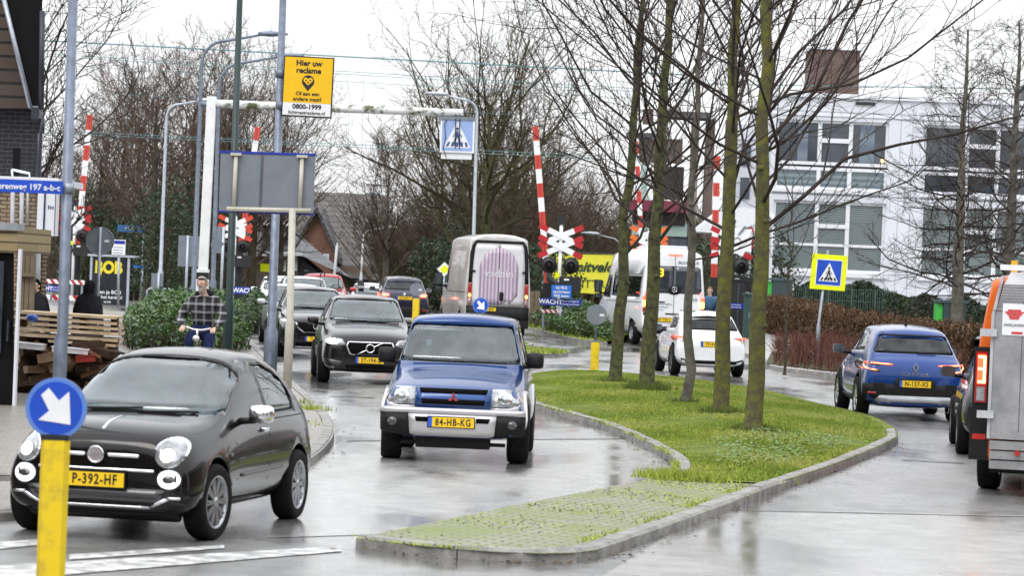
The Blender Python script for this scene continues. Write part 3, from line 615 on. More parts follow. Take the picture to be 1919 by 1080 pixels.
# ------------------------------------------------------------------ banner behind the crossing
bn = thing('roadside_banner', tuple(base(1110, 128)), 'big yellow advertising banner with black lettering behind the right hand crossing', 'banner')
mb = MB(); BY = 124
a, b, c, d = P(1020, 476, BY), P(1170, 478, BY), P(1170, 556, BY), P(1020, 543, BY)
mb.prism([a, b, c, d], (0, .1, 0)); child(mb, 'panel', mat('yellow_banner', (.75, .72, .05), .5, var=.05), bn)
u = (b - a).normalized(); v = Vector((0, 0, 1)) - u * u.z
mb = MB(); put_text(mb, 'Smitveld', .58, P(1104, 501, BY - .03), u, v, bold=.02, shear=.35, align='CENTER'); put_text(mb, 'CENTTRA', .48, P(1100, 533, BY - .03), u, v, bold=0); child(mb, 'lettering', mat('dark_green_print', (.02, .05, .02), .6), bn)
mb = MB()
for q in (a, b): mb.box((q.x - .06, BY + .1, 0.2), (q.x + .06, BY + .2, q.z))
mb.box((a.x, BY - .05, b.z + .02), (b.x, BY + .15, a.z + .12)); child(mb, 'frame', MATS['zinc'], bn)

# ------------------------------------------------------------------ unseen houses round the viewpoint, added for car paint and wet road to reflect
def reflection_house(x0, x1, y0, y1, h, label, face):
    t = thing('reflected_brick_house', ((x0 + x1) / 2, (y0 + y1) / 2, 0), label, 'house', 'unseen brick houses added for reflections round the viewpoint'); mb = MB(); mb.box((x0, y0, -.1), (x1, y1, h)); child(mb, 'wall', RB if int(x0) % 2 else BB, t)
    mb = MB(); mx_, my_ = (x0 + x1) / 2, (y0 + y1) / 2
    if face in 'NS': mb.add([(x0 - .4, y0 - .5, h), (x1 + .4, y0 - .5, h), (x1 + .4, y1 + .5, h), (x0 - .4, y1 + .5, h), (x0 - .4, my_, h + 4), (x1 + .4, my_, h + 4)], [(0, 1, 5, 4), (2, 3, 4, 5), (0, 4, 3), (1, 2, 5)])
    else: mb.add([(x0 - .5, y0 - .4, h), (x1 + .5, y0 - .4, h), (x1 + .5, y1 + .4, h), (x0 - .5, y1 + .4, h), (mx_, y0 - .4, h + 4), (mx_, y1 + .4, h + 4)], [(0, 4, 5, 3), (1, 2, 5, 4), (0, 1, 4), (3, 5, 2)])
    child(mb, 'roof', TILE, t)
    n = 4
    for fl in (0, 1):
        for i in range(n):
            z = 1.0 + fl * 2.9
            if face == 'N': a = x0 + (x1 - x0) * (i + .3) / n; bx = ((a, y1 - .02, z), (a + 1.5, y1 + .05, z + 1.5))
            elif face == 'W': a = y0 + (y1 - y0) * (i + .3) / n; bx = ((x0 - .05, a, z), (x0 + .02, a + 1.5, z + 1.5))
            else: a = y0 + (y1 - y0) * (i + .3) / n; bx = ((x1 - .02, a, z), (x1 + .05, a + 1.5, z + 1.5))
            f = MB(); f.box(*bx); w_ = child(f, 'window', WHITEP, t); f = MB(); e = .12; (ax, ay, az), (cx, cy, cz) = bx
            if face == 'N': f.box((ax + e, cy + .003, az + e), (cx - e, cy + .01, cz - e))
            elif face == 'W': f.box((ax - .01, ay + e, az + e), (ax - .003, cy - e, cz - e))
            else: f.box((cx + .003, ay + e, az + e), (cx + .01, cy - e, cz - e))
            q = f.build('pane', DGLASS); q.parent = w_
reflection_house(-26, -6, -30, -21, 6.5, 'unseen brick house added for reflections behind the viewpoint on the left', 'N'); reflection_house(-2, 20, -32, -23, 6.8, 'unseen brick house added for reflections behind the viewpoint on the right', 'N')
reflection_house(21, 30, -14, 14, 6.5, 'nearest unseen brick house added for reflections beside the right hand lane', 'W'); reflection_house(24, 33, 20, 52, 6.8, 'farther unseen brick house added for reflections beside the right hand lane', 'W')
reflection_house(-24, -15, -12, 12, 6.5, 'nearest unseen brick house added for reflections beside the left pavement', 'E'); reflection_house(-26, -17, 16, 36, 6.6, 'farther unseen brick house added for reflections beside the left pavement', 'E')
# ------------------------------------------------------------------ street furniture
GALV = mat('galvanised', (.30, .33, .37), .45, .5, var=.18, scale=9, bump=.15); GALVD = mat('galvanised_dark', (.17, .20, .26), .45, .4, var=.2, scale=8, bump=.15)
GALVL = mat('galvanised_light', (.42, .46, .52), .4, .3, var=.12, scale=8)
GREENP = mat('dark_green_paint', (.006, .026, .023), .4, var=.2); CREAM = mat('cream_paint', (.50, .48, .41), .5, var=.08, scale=4, bump=.1)
SIGNBACK = mat('sign_back', (.20, .225, .26), .5, .3, var=.08, scale=3); BLUE = mat('sign_blue', (.01, .07, .50), .35, var=.12, scale=5); BLUED = mat('sign_blue_dark', (.01, .03, .32), .4, var=.05)
SWHITE = mat('sign_white', (.80, .81, .84), .4, var=.03); YEL = mat('bollard_yellow', (.80, .57, .01), .45, col2=(.42, .31, .04), scale=6, bump=.15, detail=9, thr=(.5, .78)); YELF = mat('fluorescent_yellow', (.80, .86, .0), .4, var=.04)
BLACK = mat('black_paint', (.012, .012, .014), .5); RED = mat('sign_red', (.42, .015, .02), .4, var=.1); ORNG = mat('faded_orange', (.75, .16, .03), .45, var=.1)
WHP = mat('white_weathered', (.72, .73, .74), .55, col2=(.85, .85, .86), scale=4, bump=.1)
def pole_pts(px0, py0, px1, py1, Y):      # bottom and top of a pole from the picture, standing at depth Y
    a = P(px0, py0, Y); b = P(px1, py1, Y); return a, b
def vpole(mb, x, Y, zt, r, rlow=None, hlow=1.2, z0=None, m=0, k=12, lean=0.0):
    z0 = rise(x, Y) if z0 is None else z0
    if rlow: mb.tube([(x, Y, z0 - .1), (x, Y, z0 + hlow), (x + lean * .1, Y, z0 + hlow + .08), (x + lean, Y, zt)], [rlow, rlow, r, r * .85], k, m)
    else: mb.tube([(x, Y, z0 - .1), (x + lean, Y, zt)], [r, r * .9], k, m)
def arrow_sign(mb, c, r, m):       # keep-right arrow pointing down right, in the X-Z plane
    s = r; pts = [(-.62, .40), (-.40, .62), (-.02, .22), (.32, .55)]  # shaft then head
    poly = [(-.60, .42), (-.34, .68), (.02, .30), (.40, .50), (.52, -.62), (-.58, -.28), (-.22, -.02)]
    poly = [(-.55, .46), (-.28, .72), (.10, .28), (.46, .62), (.55, -.58), (-.62, -.44), (-.24, -.10)]
    mb.prism([(c[0] + x * s, c[1], c[2] + z * s) for x, z in poly], (0, -.004, 0), m)
def bollard(px, pyc, Y, rs, wid, label, face=True, height=None, tophalf=None, group=None):
    c = P(px, pyc, Y); x = c.x; z0 = rise(x, Y); t = thing('keep_right_bollard', (x, Y, z0), label, 'bollard', group)
    lx = x; zt = c.z - rs - .01 if tophalf is None else tophalf
    mb = MB(); h = wid / 2
    mb.prism([(lx - h, Y, z0 - .05), (lx - h * .7, Y - h * .6, z0 - .05), (lx + h * .7, Y - h * .6, z0 - .05), (lx + h, Y, z0 - .05), (lx + h * .7, Y + h * .6, z0 - .05), (lx - h * .7, Y + h * .6, z0 - .05)], (0, 0, zt - z0 + .05)); child(mb, 'post', YEL, t)
    mb = MB(); mb.box((lx - h * .95, Y - h * .5, zt + .002), (lx + h * .95, Y + h * .5, zt + .035)); mb.tube([(lx, Y + .01, zt + .03), (lx, Y + .01, c.z + rs * .9)], .025, 8); child(mb, 'cap', BLACK if face else GALVD, t)
    mb = MB(); mb.disc((x, Y - .03, c.z), rs, 'Y', .02, 40, 0); mb.disc((x, Y - .0415, c.z), rs * .995, 'Y', .002, 40, 1 if face else 0)
    if face: mb.disc((x, Y - .044, c.z), rs * .86, 'Y', .002, 40, 2); arrow_sign(mb, (x, Y - .046, c.z), rs * .9, 3)
    child(mb, 'sign', [SIGNBACK, mat('sign_rim_blue', (.10, .22, .60), .4), BLUE, SWHITE], t)
    if not face:
        mb = MB(); mb.box((x + rs * .3, Y - .045, c.z - .03), (x + rs * .75, Y - .042, c.z + .02)); child(mb, 'sticker', SWHITE, t)
    return t
bollard(107, 765, 18.0, .185, .175, 'blue round arrow sign on a yellow bollard in the left foreground')
bollard(901, 573, 86, .23, .20, 'small blue arrow sign on a yellow bollard in front of the curtain print van')
bollard(1118, 590, 66.5, .225, .19, 'yellow bollard with the grey back of a round sign near the island trees', face=False, tophalf=zof(642, 1118, 66.5))
bollard(781, 543, 92, .21, .22, 'orange yellow bollard with a grey round sign back behind the dark oncoming estate car', face=False, tophalf=zof(560, 781, 92))
# foreground pole with the street name sign
FPY = 24.0; a, b = P(112, 700, FPY), P(137, -10, FPY)
t = thing('street_name_pole', (a.x, FPY, 0), 'thick grey pole with a blue street name plate in the left foreground', 'sign pole')
mb = MB(); mb.tube([(a.x, FPY, -.05), (a.x, FPY, a.z + .05), (a.x, FPY, a.z + .28), (a.x + .01, FPY, a.z + .32), (b.x, FPY, b.z)], [.055, .055, .055, .045, .038], 16); child(mb, 'pole', GALVD, t)
mb = MB(); c0 = P(-60, 355, FPY - .06); c1 = P(118, 352, FPY - .06); zc_ = c1.z; mb.box((c0.x, FPY - .07, zc_ - .052), (c1.x, FPY - .045, zc_ + .052)); child(mb, 'name_plate', BLUE, t)
mb = MB(); put_text(mb, 'Heerenweg 197 a-b-c', .068, (c1.x - .018, FPY - .073, zc_ - .005), align='RIGHT', bold=.012, sx=.98); child(mb, 'lettering', SWHITE, t)
mb = MB(); mb.lathe([(.0405, -.04), (.05, -.04), (.05, .04), (.0405, .04)], (P(128, 350, FPY).x, FPY, zc_), 'Z', 14); mb.box((P(128, 350, FPY).x - .012, FPY - .041, P(124, 519, FPY).z - .035), (P(128, 350, FPY).x + .012, FPY - .039, P(124, 519, FPY).z + .035), 0); child(mb, 'clamp', GALV, t)
# big sign seen from behind on a cream frame
SY_ = 44.6; bs = thing('route_sign_back', tuple(G(538, 770)), 'large grey sign seen from behind on a cream pole with blue edges', 'road sign')
pa, pb, pc, pd = P(413, 287, SY_), P(592, 293, SY_), P(586, 404, SY_), P(408, 397, SY_)
u = (pb - pa).normalized(); v = Vector((0, 0, 1)) * 1.0 - u * u.z; v.normalize()
def onb(x, z, y=0): return pd + u * x + v * z + Vector((0, y, 0))
Wd = (pb - pa).length; Hd = (pa - pd).length
mb = MB(); mb.prism([onb(.015, .02), onb(Wd, .02), onb(Wd, Hd), onb(.015, Hd)], (0, .03, 0)); child(mb, 'panel', SIGNBACK, bs)
mb = MB()
for z0, z1 in ((-.005, .018), (Hd + .002, Hd + .04)): mb.prism([onb(0, z0, -.01), onb(Wd + .01, z0, -.01), onb(Wd + .01, z1, -.01), onb(0, z1, -.01)], (0, .05, 0))
child(mb, 'edge', BLUED, bs)
mb = MB(); mb.prism([onb(Wd * .43, .03, -.012), onb(Wd * .455, .03, -.012), onb(Wd * .46, Hd - .01, -.012), onb(Wd * .435, Hd - .01, -.012)], (0, .01, 0)); child(mb, 'seam', mat('seam_grey', (.09, .09, .11), .5), bs)
x = G(538, 770).x; xt = P(549, 392, SY_).x
mb = MB(); mb.tube([(x, SY_ - .1, .05), (x, SY_ - .1, .28)], .068, 14, 1); mb.tube([(x, SY_ - .1, .28), (x, SY_ - .1, 1.32), (x, SY_ - .1, 1.37), (xt, SY_ - .1, P(549, 392, SY_).z)], [.066, .066, .055, .052], 14, 0)
mb.tube([onb(.14, .045, -.08), onb(Wd * .98, .06, -.08)], .036, 10)
for f in (.17, .86): mb.tube([onb(Wd * f, .04, -.06), onb(Wd * f + .01, Hd - .01, -.06)], .032, 10)
for f in (.17, .86): mb.box(tuple(onb(Wd * f - .07, Hd - .03, -.11)), tuple(onb(Wd * f + .09, Hd + .01, -.02)))
child(mb, 'pole', [CREAM, BLACK], bs)
# green pole
a = base(430, 50); t = thing('green_lamp_pole', tuple(a), 'slim dark green pole behind the cyclist and the large grey sign', 'pole')
mb = MB(); xt = P(450, -20, 50).x; mb.tube([(a.x, 50, 0), (a.x, 50, zof(573, 430, 50)), (a.x, 50, zof(566, 430, 50)), (xt, 50, zof(-20, 450, 50))], [.085, .085, .066, .05], 14); child(mb, 'pole', GREENP, t)
# grey lamp post with the advertising board
a = G(505, 714); AY = a.y; t = thing('advert_lamp_post', tuple(a), 'grey lamp post carrying a yellow advertising board above the traffic', 'lamp post')
mb = MB(); xt = P(531, -20, AY).x; mb.tube([(a.x, AY, 0), (a.x, AY, zof(622, 507, AY)), (a.x, AY, zof(612, 507, AY)), (xt, AY, zof(-20, 531, AY))], [.13, .13, .085, .065], 16)
for py in (137, 197): q = P(526, py, AY); mb.lathe([(.075, -.07), (.095, -.07), (.095, .07), (.075, .07)], (q.x, AY, q.z), 'Z', 12)
q = P(506, 655, AY - .13); mb.box((q.x - .035, AY - .138, q.z - .28), (q.x + .035, AY - .1295, q.z - .05)); child(mb, 'pole', GALVD, t)
ad = thing('advert_board', tuple(P(578, 160, AY)), 'yellow and white advertising board with pin logo and phone number', 'sign')
pa, pb, pc, pd = P(531, 103, AY - .1), P(625, 108, AY - .1), P(621, 221, AY - .1), P(527, 217, AY - .1)
u = (pb - pa).normalized(); v = Vector((0, 0, 1)) - u * u.z; v.normalize(); Wd = (pc - pd).length; Hd = (pa - pd).length
def oa(x, z, y=0): return pd + u * (x * Wd) + v * (z * Hd) + Vector((0, y, 0))
mb = MB(); mb.prism([oa(0, 0), oa(1, 0), oa(1, 1), oa(0, 1)], (0, .05, 0)); child(mb, 'frame', BLACK, ad)
mb = MB(); mb.prism([oa(.02, .235, -.004), oa(.975, .235, -.004), oa(.975, .98, -.004), oa(.02, .98, -.004)], (0, .006, 0), 0); mb.prism([oa(.02, .025, -.004), oa(.975, .025, -.004), oa(.975, .233, -.004), oa(.02, .233, -.004)], (0, .006, 0), 1)
child(mb, 'panel', [mat('advert_yellow', (.85, .50, .0), .4, var=.03), SWHITE], ad)
mb = MB()
for s_, sz, z, bo, sx_ in (('Hier uw', .145, .885, .022, 1), ('reclame', .145, .765, .022, 1), ('Of aan een', .10, .385, .015, 1), ('andere mast?', .10, .295, .015, 1), ('0800-1999', .125, .168, .02, 1), ('lichtmastreclame.nl', .088, .072, .012, 1)):
    put_text(mb, s_, sz, oa(.5, z, -.007), u, v, bold=bo, sx=sx_)
cc = oa(.5, .59, -.006); r = .115
pin = [(r * math.cos(q), r * math.sin(q)) for q in [R(-35 + 250 * i / 20) for i in range(21)]] + [(0, -r * 1.6)]
mb.prism([cc + u * x + v * z for x, z in pin], (0, -.003, 0), 0)
ht = [(0, -.075), (-.085, .005), (-.085, .05), (-.045, .075), (0, .045), (.045, .075), (.085, .05), (.085, .005)]
mb.prism([cc + u * x + v * z - Vector((0, .005, 0)) for x, z in ht], (0, -.002, 0), 1)
for x in (-.04, .04, 0): q = cc + u * x + v * (.02 if x else -.02) - Vector((0, .009, 0)); mb.disc(q, .016, 'Y', .002, 10, 0)
child(mb, 'lettering', [BLACK, MATS['advert_yellow']], ad)
# white gantry with hanging zebra sign
GY = 77.0; a = base(377, GY); gt = thing('white_gantry', tuple(a), 'white steel gantry post with a long arm reaching over the road', 'gantry')
mb = MB(); a0 = P(378, 560, GY); a1 = P(397, 180, GY); h = .125
def slab(p, q, h, m): mb.tube([p, q], h * 1.25, 4, m, sm=False)
zz_ = lambda py: zof(py, 386, GY)
xb = a0.x; xt = a1.x
def xi(z): return xb + (xt - xb) * (z - a0.z) / (a1.z - a0.z)
def seg(z0, z1, h, m): mb.add([(xi(z0) - h, GY - h, z0), (xi(z0) + h, GY - h, z0), (xi(z0) + h, GY + h, z0), (xi(z0) - h, GY + h, z0), (xi(z1) - h, GY - h, z1), (xi(z1) + h, GY - h, z1), (xi(z1) + h, GY + h, z1), (xi(z1) - h, GY + h, z1)], [(0, 3, 2, 1), (4, 5, 6, 7), (0, 1, 5, 4), (1, 2, 6, 5), (2, 3, 7, 6), (3, 0, 4, 7)], m)
seg(0, zz_(524), .15, 0); seg(zz_(524), zz_(511), .15, 1); seg(zz_(511), zz_(505), .15, 0); seg(zz_(505), zz_(180), .115, 0); child(mb, 'post', [WHP, BLACK], gt)
mb = MB(); q0 = P(376, 195, GY); q1 = P(868, 212, GY); mb.tube([q0, P(404, 196, GY)], .07, 8, 1); mb.tube([P(404, 194, GY), q1], .105, 12, 0); child(mb, 'arm', [mat('mossy_white', (.10, .11, .05), .6, col2=(.75, .76, .76), scale=2.5, thr=(.36, .46)), GALVD], gt)
zs = thing('zebra_sign_box', tuple(P(857, 258, GY)), 'hanging blue illuminated zebra crossing sign at the end of the white arm', 'sign')
pa, pb, pc, pd = P(826, 219, GY - .15), P(890, 221, GY - .15), P(888, 287, GY - .15), P(824, 285, GY - .15); u = (pb - pa).normalized(); v = Vector((0, 0, 1)) - u * u.z; v.normalize(); Wd = (pc - pd).length; Hd = (pa - pd).length
def zebra(mb, o3, W_, H_, m):     # triangle, walking figure and stripes
    def q(x, z, y=0): return o3(x, z, y)
    mb.prism([q(.10, .14, -.006), q(.90, .14, -.006), q(.5, .90, -.006)], (0, .003, 0), m[0])
    for i in range(5): x0 = .17 + i * .145; k = .04 * (2 - i) * .6; mb.prism([q(x0, .17, -.009), q(x0 + .075, .17, -.009), q(x0 + .075 + k + .01, .30, -.009), q(x0 + k + .015, .30, -.009)], (0, .002, 0), m[1])
    for poly in ([(.47, .62), (.53, .62), (.56, .44), (.44, .44)], [(.44, .46), (.50, .46), (.44, .20), (.37, .20)], [(.50, .46), (.56, .46), (.63, .22), (.57, .20)], [(.46, .60), (.44, .57), (.36, .44), (.39, .43)], [(.54, .60), (.56, .57), (.65, .45), (.62, .43)]):
        mb.prism([q(x, z, -.010) for x, z in poly], (0, .003, 0), m[1])
    c = q(.5, .68, -.010); mb.disc(c, .045 * W_, 'Y', .003, 12, m[1])
def oz(x, z, y=0): return pd + u * (x * Wd) + v * (z * Hd) + Vector((0, y, 0))
mb = MB(); mb.prism([oz(0, 0), oz(1, 0), oz(1, 1), oz(0, 1)], (0, .3, 0)); mb.prism([oz(-.01, .93, -.03), oz(1.01, .93, -.03), oz(1.01, 1.02, -.03), oz(-.01, 1.02, -.03)], (0, .36, 0), 1); child(mb, 'box', [SWHITE, SIGNBACK], zs)
mb = MB(); mb.prism([oz(.05, .05, -.003), oz(.95, .05, -.003), oz(.95, .92, -.003), oz(.05, .92, -.003)], (0, .004, 0), 0); zebra(mb, oz, Wd, Hd, (1, 2)); child(mb, 'face', [mat('pale_sign_blue', (.30, .42, .72), .3, var=.05), SWHITE, mat('pictogram_blue', (.05, .09, .25), .5)], zs)
mb = MB(); mb.prism([oz(.04, -.18, .05), oz(.94, -.18, .05), oz(.94, -.005, .05), oz(.04, -.005, .05)], (0, .2, 0)); child(mb, 'lower_panel', SWHITE, zs)
mb = MB()
for x in (.44, .56): mb.tube([oz(x, 1.15, .1), oz(x, .95, -.04), oz(x + .01, .12, -.04)], .012, 5)
mb.tube([oz(.18, .93, -.03), oz(.12, .8, -.04), oz(.16, .4, -.04), oz(.1, .1, -.03), oz(.2, -.15, .03)], .01, 5)
for x in (.46, .60): mb.box(tuple(oz(x - .04, 1.0, .08)), tuple(oz(x + .04, 1.22, .2)))
child(mb, 'cable', SIGNBACK if 0 else BLACK, zs)
# curved street lamps
def lamp(px, Y, pytop, arm, label, m=GALV, r=.075, head=True, pxtop=None, group=None, h=1.0, zlow=1.3):
    a = base(px, Y); xt = P(pxtop if pxtop else px, pytop + 60, Y).x; zt = zof(pytop, pxtop or px, Y)
    t = thing('street_lamp', tuple(a), label, 'street lamp', group); s = 1 if arm > 0 else -1; A = abs(arm)
    mb = MB(); pts = [(a.x, Y, a.z - .05), (a.x, Y, a.z + zlow), (a.x, Y, a.z + zlow + .1)]; rr = [r * 1.5, r * 1.5, r]
    pts.append((xt, Y, zt - A * .55)); rr.append(r * .75)
    for i in range(1, 8):
        an = i / 7 * math.pi / 2; pts.append((xt + s * A * .38 * (1 - math.cos(an)), Y, zt - A * .55 + A * .42 * math.sin(an))); rr.append(r * .62)
    pts.append((xt + s * A, Y, zt)); rr.append(r * .45)
    mb.tube(pts, rr, 10); child(mb, 'pole', m, t)
    if head:
        mb = MB(); e = Vector((xt + s * A, Y, zt)); n_ = 12
        L_ = .75
        vs = []
        for j, (q, w_, hh) in enumerate(((-.12, .05, .05), (0, .09, .07), (.25, .15, .09), (.55, .13, .06), (L_, .05, .03))):
            for k in range(8): an = k / 8 * 6.283; vs.append(e + Vector((s * q, math.cos(an) * w_, math.sin(an) * hh + .03 + .02 * q)))
        mb.add(vs, [(j * 8 + k, j * 8 + (k + 1) % 8, (j + 1) * 8 + (k + 1) % 8, (j + 1) * 8 + k) for j in range(4) for k in range(8)] + [tuple(range(8)), tuple(range(32, 40))], sm=True); child(mb, 'lamp_head', m, t)
    return t
lamp(362, 88, 60, 1.75, 'tall grey curved street lamp left of the white gantry post, its head reaching right', GALVD, pxtop=378)
lamp(398, 95, 101, 1.9, 'grey curved street lamp just right of the white gantry post', GALVD, pxtop=411)
lamp(299, 118, 186, 1.3, 'pale slim curved street lamp standing behind the green shrubs', GALVL, pxtop=311)
lamp(884, 114, 180, -1.25, 'pale curved street lamp rising behind the curtain print van', GALVL, pxtop=893)
lamp(835, 150, 232, 1.2, 'far grey street lamp beside the van roof', GALVL, pxtop=842, r=.06)
lamp(770, 175, 350, -2.0, 'far street lamp with its pale head in front of the tiled roofs', GALVL, pxtop=773, r=.06); lamp(756, 185, 366, -1.7, 'farther street lamp half hidden by bare twigs', GALVL, pxtop=757, r=.055)
lamp(675, 165, 425, 1.2, 'far pale street lamp in front of the tiled roof', WHP, pxtop=679, r=.06); lamp(1160, 140, 441, -1.1, 'far street lamp with pale head above the yellow banner', GALVL, pxtop=1160, r=.05)
t = thing('white_post', tuple(base(622, 150)), 'white post with a small tip in front of the sweeping tiled roof', 'post'); mb = MB(); a = base(622, 150); mb.tube([(a.x, 150, 0), (a.x + .15, 150, zof(460, 626, 150))], .07, 8); mb.tube([(a.x + .15, 150, zof(466, 626, 150)), (a.x + .16, 150, zof(455, 626, 150))], .04, 8); child(mb, 'pole', WHP, t)
# level crossing ------------------------------------------------------------
def stripes_bar(mb, p, q, wdt, n, thick=.03, first=1):     # alternate red / white pieces from p to q
    p, q = Vector(p), Vector(q); d = (q - p) / n; nrm = Vector((0, 1, 0)); s = d.normalized().cross(nrm).normalized() * wdt / 2
    for i in range(n):
        a, b = p + d * i, p + d * (i + .999); mb.prism([a - s, a + s, b + s, b - s], (0, thick, 0), (i + first) % 2)
RW = [SWHITE, mat('reflective_red', (.60, .06, .03), .35, var=.06), mat('dark_purple_line', (.12, .03, .10), .4)]  # last one: thin dark purple lines along the red pieces
def boom(px0, py0, px1, py1, Y, label, wdt=.22, n=9):
    a, b = P(px0, py0, Y), P(px1, py1, Y); t = thing('barrier_boom', tuple(a), label, 'barrier', 'raised red and white level crossing barriers')
    mb = MB(); stripes_bar(mb, a, b, wdt, n)
    d = (b - a); s = d.normalized().cross(Vector((0, 1, 0))) * .03
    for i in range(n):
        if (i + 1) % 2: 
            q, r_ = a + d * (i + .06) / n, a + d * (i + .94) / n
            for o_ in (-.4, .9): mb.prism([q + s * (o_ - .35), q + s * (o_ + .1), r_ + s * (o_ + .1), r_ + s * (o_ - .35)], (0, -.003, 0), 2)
    child(mb, 'boom', RW, t)
    mb = MB(); w_ = d.normalized(); mb.obox(a - w_ * .35 + Vector((0, .1, 0)), (.16, .12, .35), w_.to_track_quat('Z', 'Y').to_matrix()); mb.box((a.x - .12, Y + .15, rise(a.x, Y)), (a.x + .12, Y + .4, a.z - .1)); child(mb, 'drive_unit', BLACK, t); return t
boom(143, 472, 169, 215, 123, 'upright red and white barrier boom at the far left beyond the foreground pole', .24)
boom(450, 470, 483, 238, 126, 'upright red and white barrier boom partly hidden by the large grey sign', .24)
boom(1026, 530, 1003, 237, 99, 'upright red and white barrier boom beside the crossing lights right of the van', .20, 11)
boom(1206, 520, 1192, 265, 114, 'upright red and white barrier boom behind the second island tree', .18, 11)
boom(1338, 520, 1344, 292, 102, 'upright red and white barrier boom just left of the thick mossy tree', .22, 9)
def cross(px, py, Y, wpx, label, red=RED, lamps=2, side=1, wacht=True, black=False):
    c = P(px, py, Y); s = FPX / Y; W_ = wpx / s / 2; x = c.x; z0 = rise(x, Y)
    t = thing('crossing_signal', (x, Y, z0), label, 'crossing signal', 'level crossing signals with double crosses')
    mb = MB(); mb.tube([(x, Y + .06, z0 - .05), (x, Y + .06, c.z + W_ * .95)], .06, 10); child(mb, 'mast', WHP, t)
    mb = MB(); mb.box((x - .13, Y - .02, c.z + W_ * .72), (x + .13, Y + .2, c.z + W_ * .76)); mb.prism([(x - .09, Y - .0, c.z + W_ * .76), (x + .09, Y, c.z + W_ * .76), (x + .13, Y, c.z + W_ * 1.05), (x - .13, Y, c.z + W_ * 1.05)], (0, .2, 0)); child(mb, 'bell', BLACK, t)
    mb = MB(); hw = W_ * .12
    k = 0
    for cz in (c.z + W_ * .22, c.z - W_ * .26):
        for sg in (1, -1):
            d = Vector((sg * math.cos(R(24)), 0, math.sin(R(24)))); n_ = Vector((-d.z, 0, d.x)); o_ = Vector((x, Y - .02 - .014 * k, cz)); k += 1
            for f0, f1, m in ((-1.05, -.62, 1), (-.62, .62, 0), (.62, 1.05, 1)):
                a, b = o_ + d * (W_ * f0), o_ + d * (W_ * f1); mb.prism([a - n_ * hw, b - n_ * hw, b + n_ * hw, a + n_ * hw], (0, -.012, 0), m)
    child(mb, 'double_cross', [SWHITE, red], t)
    zl = c.z - W_ * 1.05
    for i, sx_ in enumerate((-1, 1) if lamps == 2 else (side,)):
        mb = MB(); q = (x + sx_ * W_ * .48, Y - .05, zl); mb.lathe([(.001, 0), (W_ * .36, 0), (W_ * .36, .02), (.001, .02)], q, 'Y', 28, 0); mb.lathe([(W_ * .17, -.22), (W_ * .18, 0), (W_ * .15, 0)], q, 'Y', 20, 0); mb.lathe([(.001, .04), (W_ * .2, .04), (W_ * .2, .25), (.001, .25)], q, 'Y', 20, 0)
        lo = child(mb, 'signal_lamp', BLACK, t); mb = MB(); mb.lathe([(.001, -.012), (W_ * .11, -.006)], q, 'Y', 20, 0); child(mb, 'lens', mat('dark_red_lens', (.022, .004, .004), .15), t)
    mb = MB(); mb.tube([(x - W_ * .5, Y, zl - W_ * .3), (x - W_ * .45, Y, zl - W_ * .65), (x - W_ * .1, Y, zl - W_ * .85), (x + W_ * .4, Y, zl - W_ * .85)], [.07, .09, .09, .07], 8)
    mb.box((x, Y - .1, zl - W_ * 1.15), (x + W_ * .95, Y + .25, zl - W_ * .5)); mb.box((x - .08, Y + .1, z0), (x + .12, Y + .25, zl - W_ * 1.1)); child(mb, 'drive_box', BLACK, t)
    mb = MB(); mb.box((x + W_ * .2, Y - .103, zl - W_ * .66), (x + W_ * .42, Y - .1, zl - W_ * .58)); mb.box((x - W_ * .2, Y - .06, zl - W_ * .55), (x, Y - .03, zl - W_ * .32), 1); child(mb, 'plate', [SWHITE, YELF], t)
    return t, c, W_
cross(1051, 452, 98, 86, 'complete double cross signal with two black lamps right of the van')
cross(1371, 455, 100, 82, 'double cross signal half hidden between the two thick mossy trees', lamps=1, side=1)
cross(1216, 450, 113, 72, 'faded orange double cross signal behind the white minibus roof', red=ORNG)
cross(140, 408, 122, 64, 'double cross signal at the far left behind the foreground pole')
cross(441, 427, 124, 66, 'double cross signal behind the dark green pole', red=mat('reflective_red', (0, 0, 0)))
def wacht(px, py, Y, wpx, label, only=False):
    c = P(px, py, Y); s = FPX / Y; W_ = wpx / s; t = thing('wait_sign', (c.x, Y, rise(c.x, Y)), label, 'sign', 'blue waiting signs at the level crossing')
    u = Vector((math.cos(R(-0.5)), 0, math.sin(R(-.5)))); v = Vector((0, 0, 1)); hh = W_ * .085; a = c - u * W_ / 2
    mb = MB(); mb.prism([a - v * hh, a + u * W_ - v * hh, a + u * W_ + v * hh, a + v * hh], (0, .03, 0)); child(mb, 'panel', BLUED, t)
    mb = MB(); put_text(mb, 'WACHT', W_ * .15, c - u * W_ * .245 - Vector((0, .005, 0)), u, v, bold=.02, sx=1.0)
    for i, s_ in enumerate(('tot het rode licht gedoofd', 'er kan nog een trein komen')): put_text(mb, s_, W_ * .052, c + u * W_ * .23 + v * hh * (.42 - i * .85) - Vector((0, .005, 0)), u, v, bold=.01, sx=.72)
    child(mb, 'lettering', SWHITE, t); mb = MB(); mb.tube([c + Vector((0, .06, 0)), Vector((c.x, Y + .06, rise(c.x, Y)))], .04, 8); child(mb, 'post', GALV, t)
wacht(1051, 567, 96, 78, 'blue waiting sign under the complete double cross'); wacht(96, 541, 119, 66, 'blue waiting sign at the far left beside the pale brick wall')
wacht(478, 546, 122, 80, 'blue waiting sign between the green pole and the grey lamp post'); wacht(1362, 573, 98, 62, 'blue waiting sign mostly hidden by the thick mossy trees')
t = thing('queue_sign', tuple(P(1052, 547, 96)), 'small light blue sign asking to keep the tracks clear above the waiting sign', 'sign'); c = P(1052, 547, 95.9)
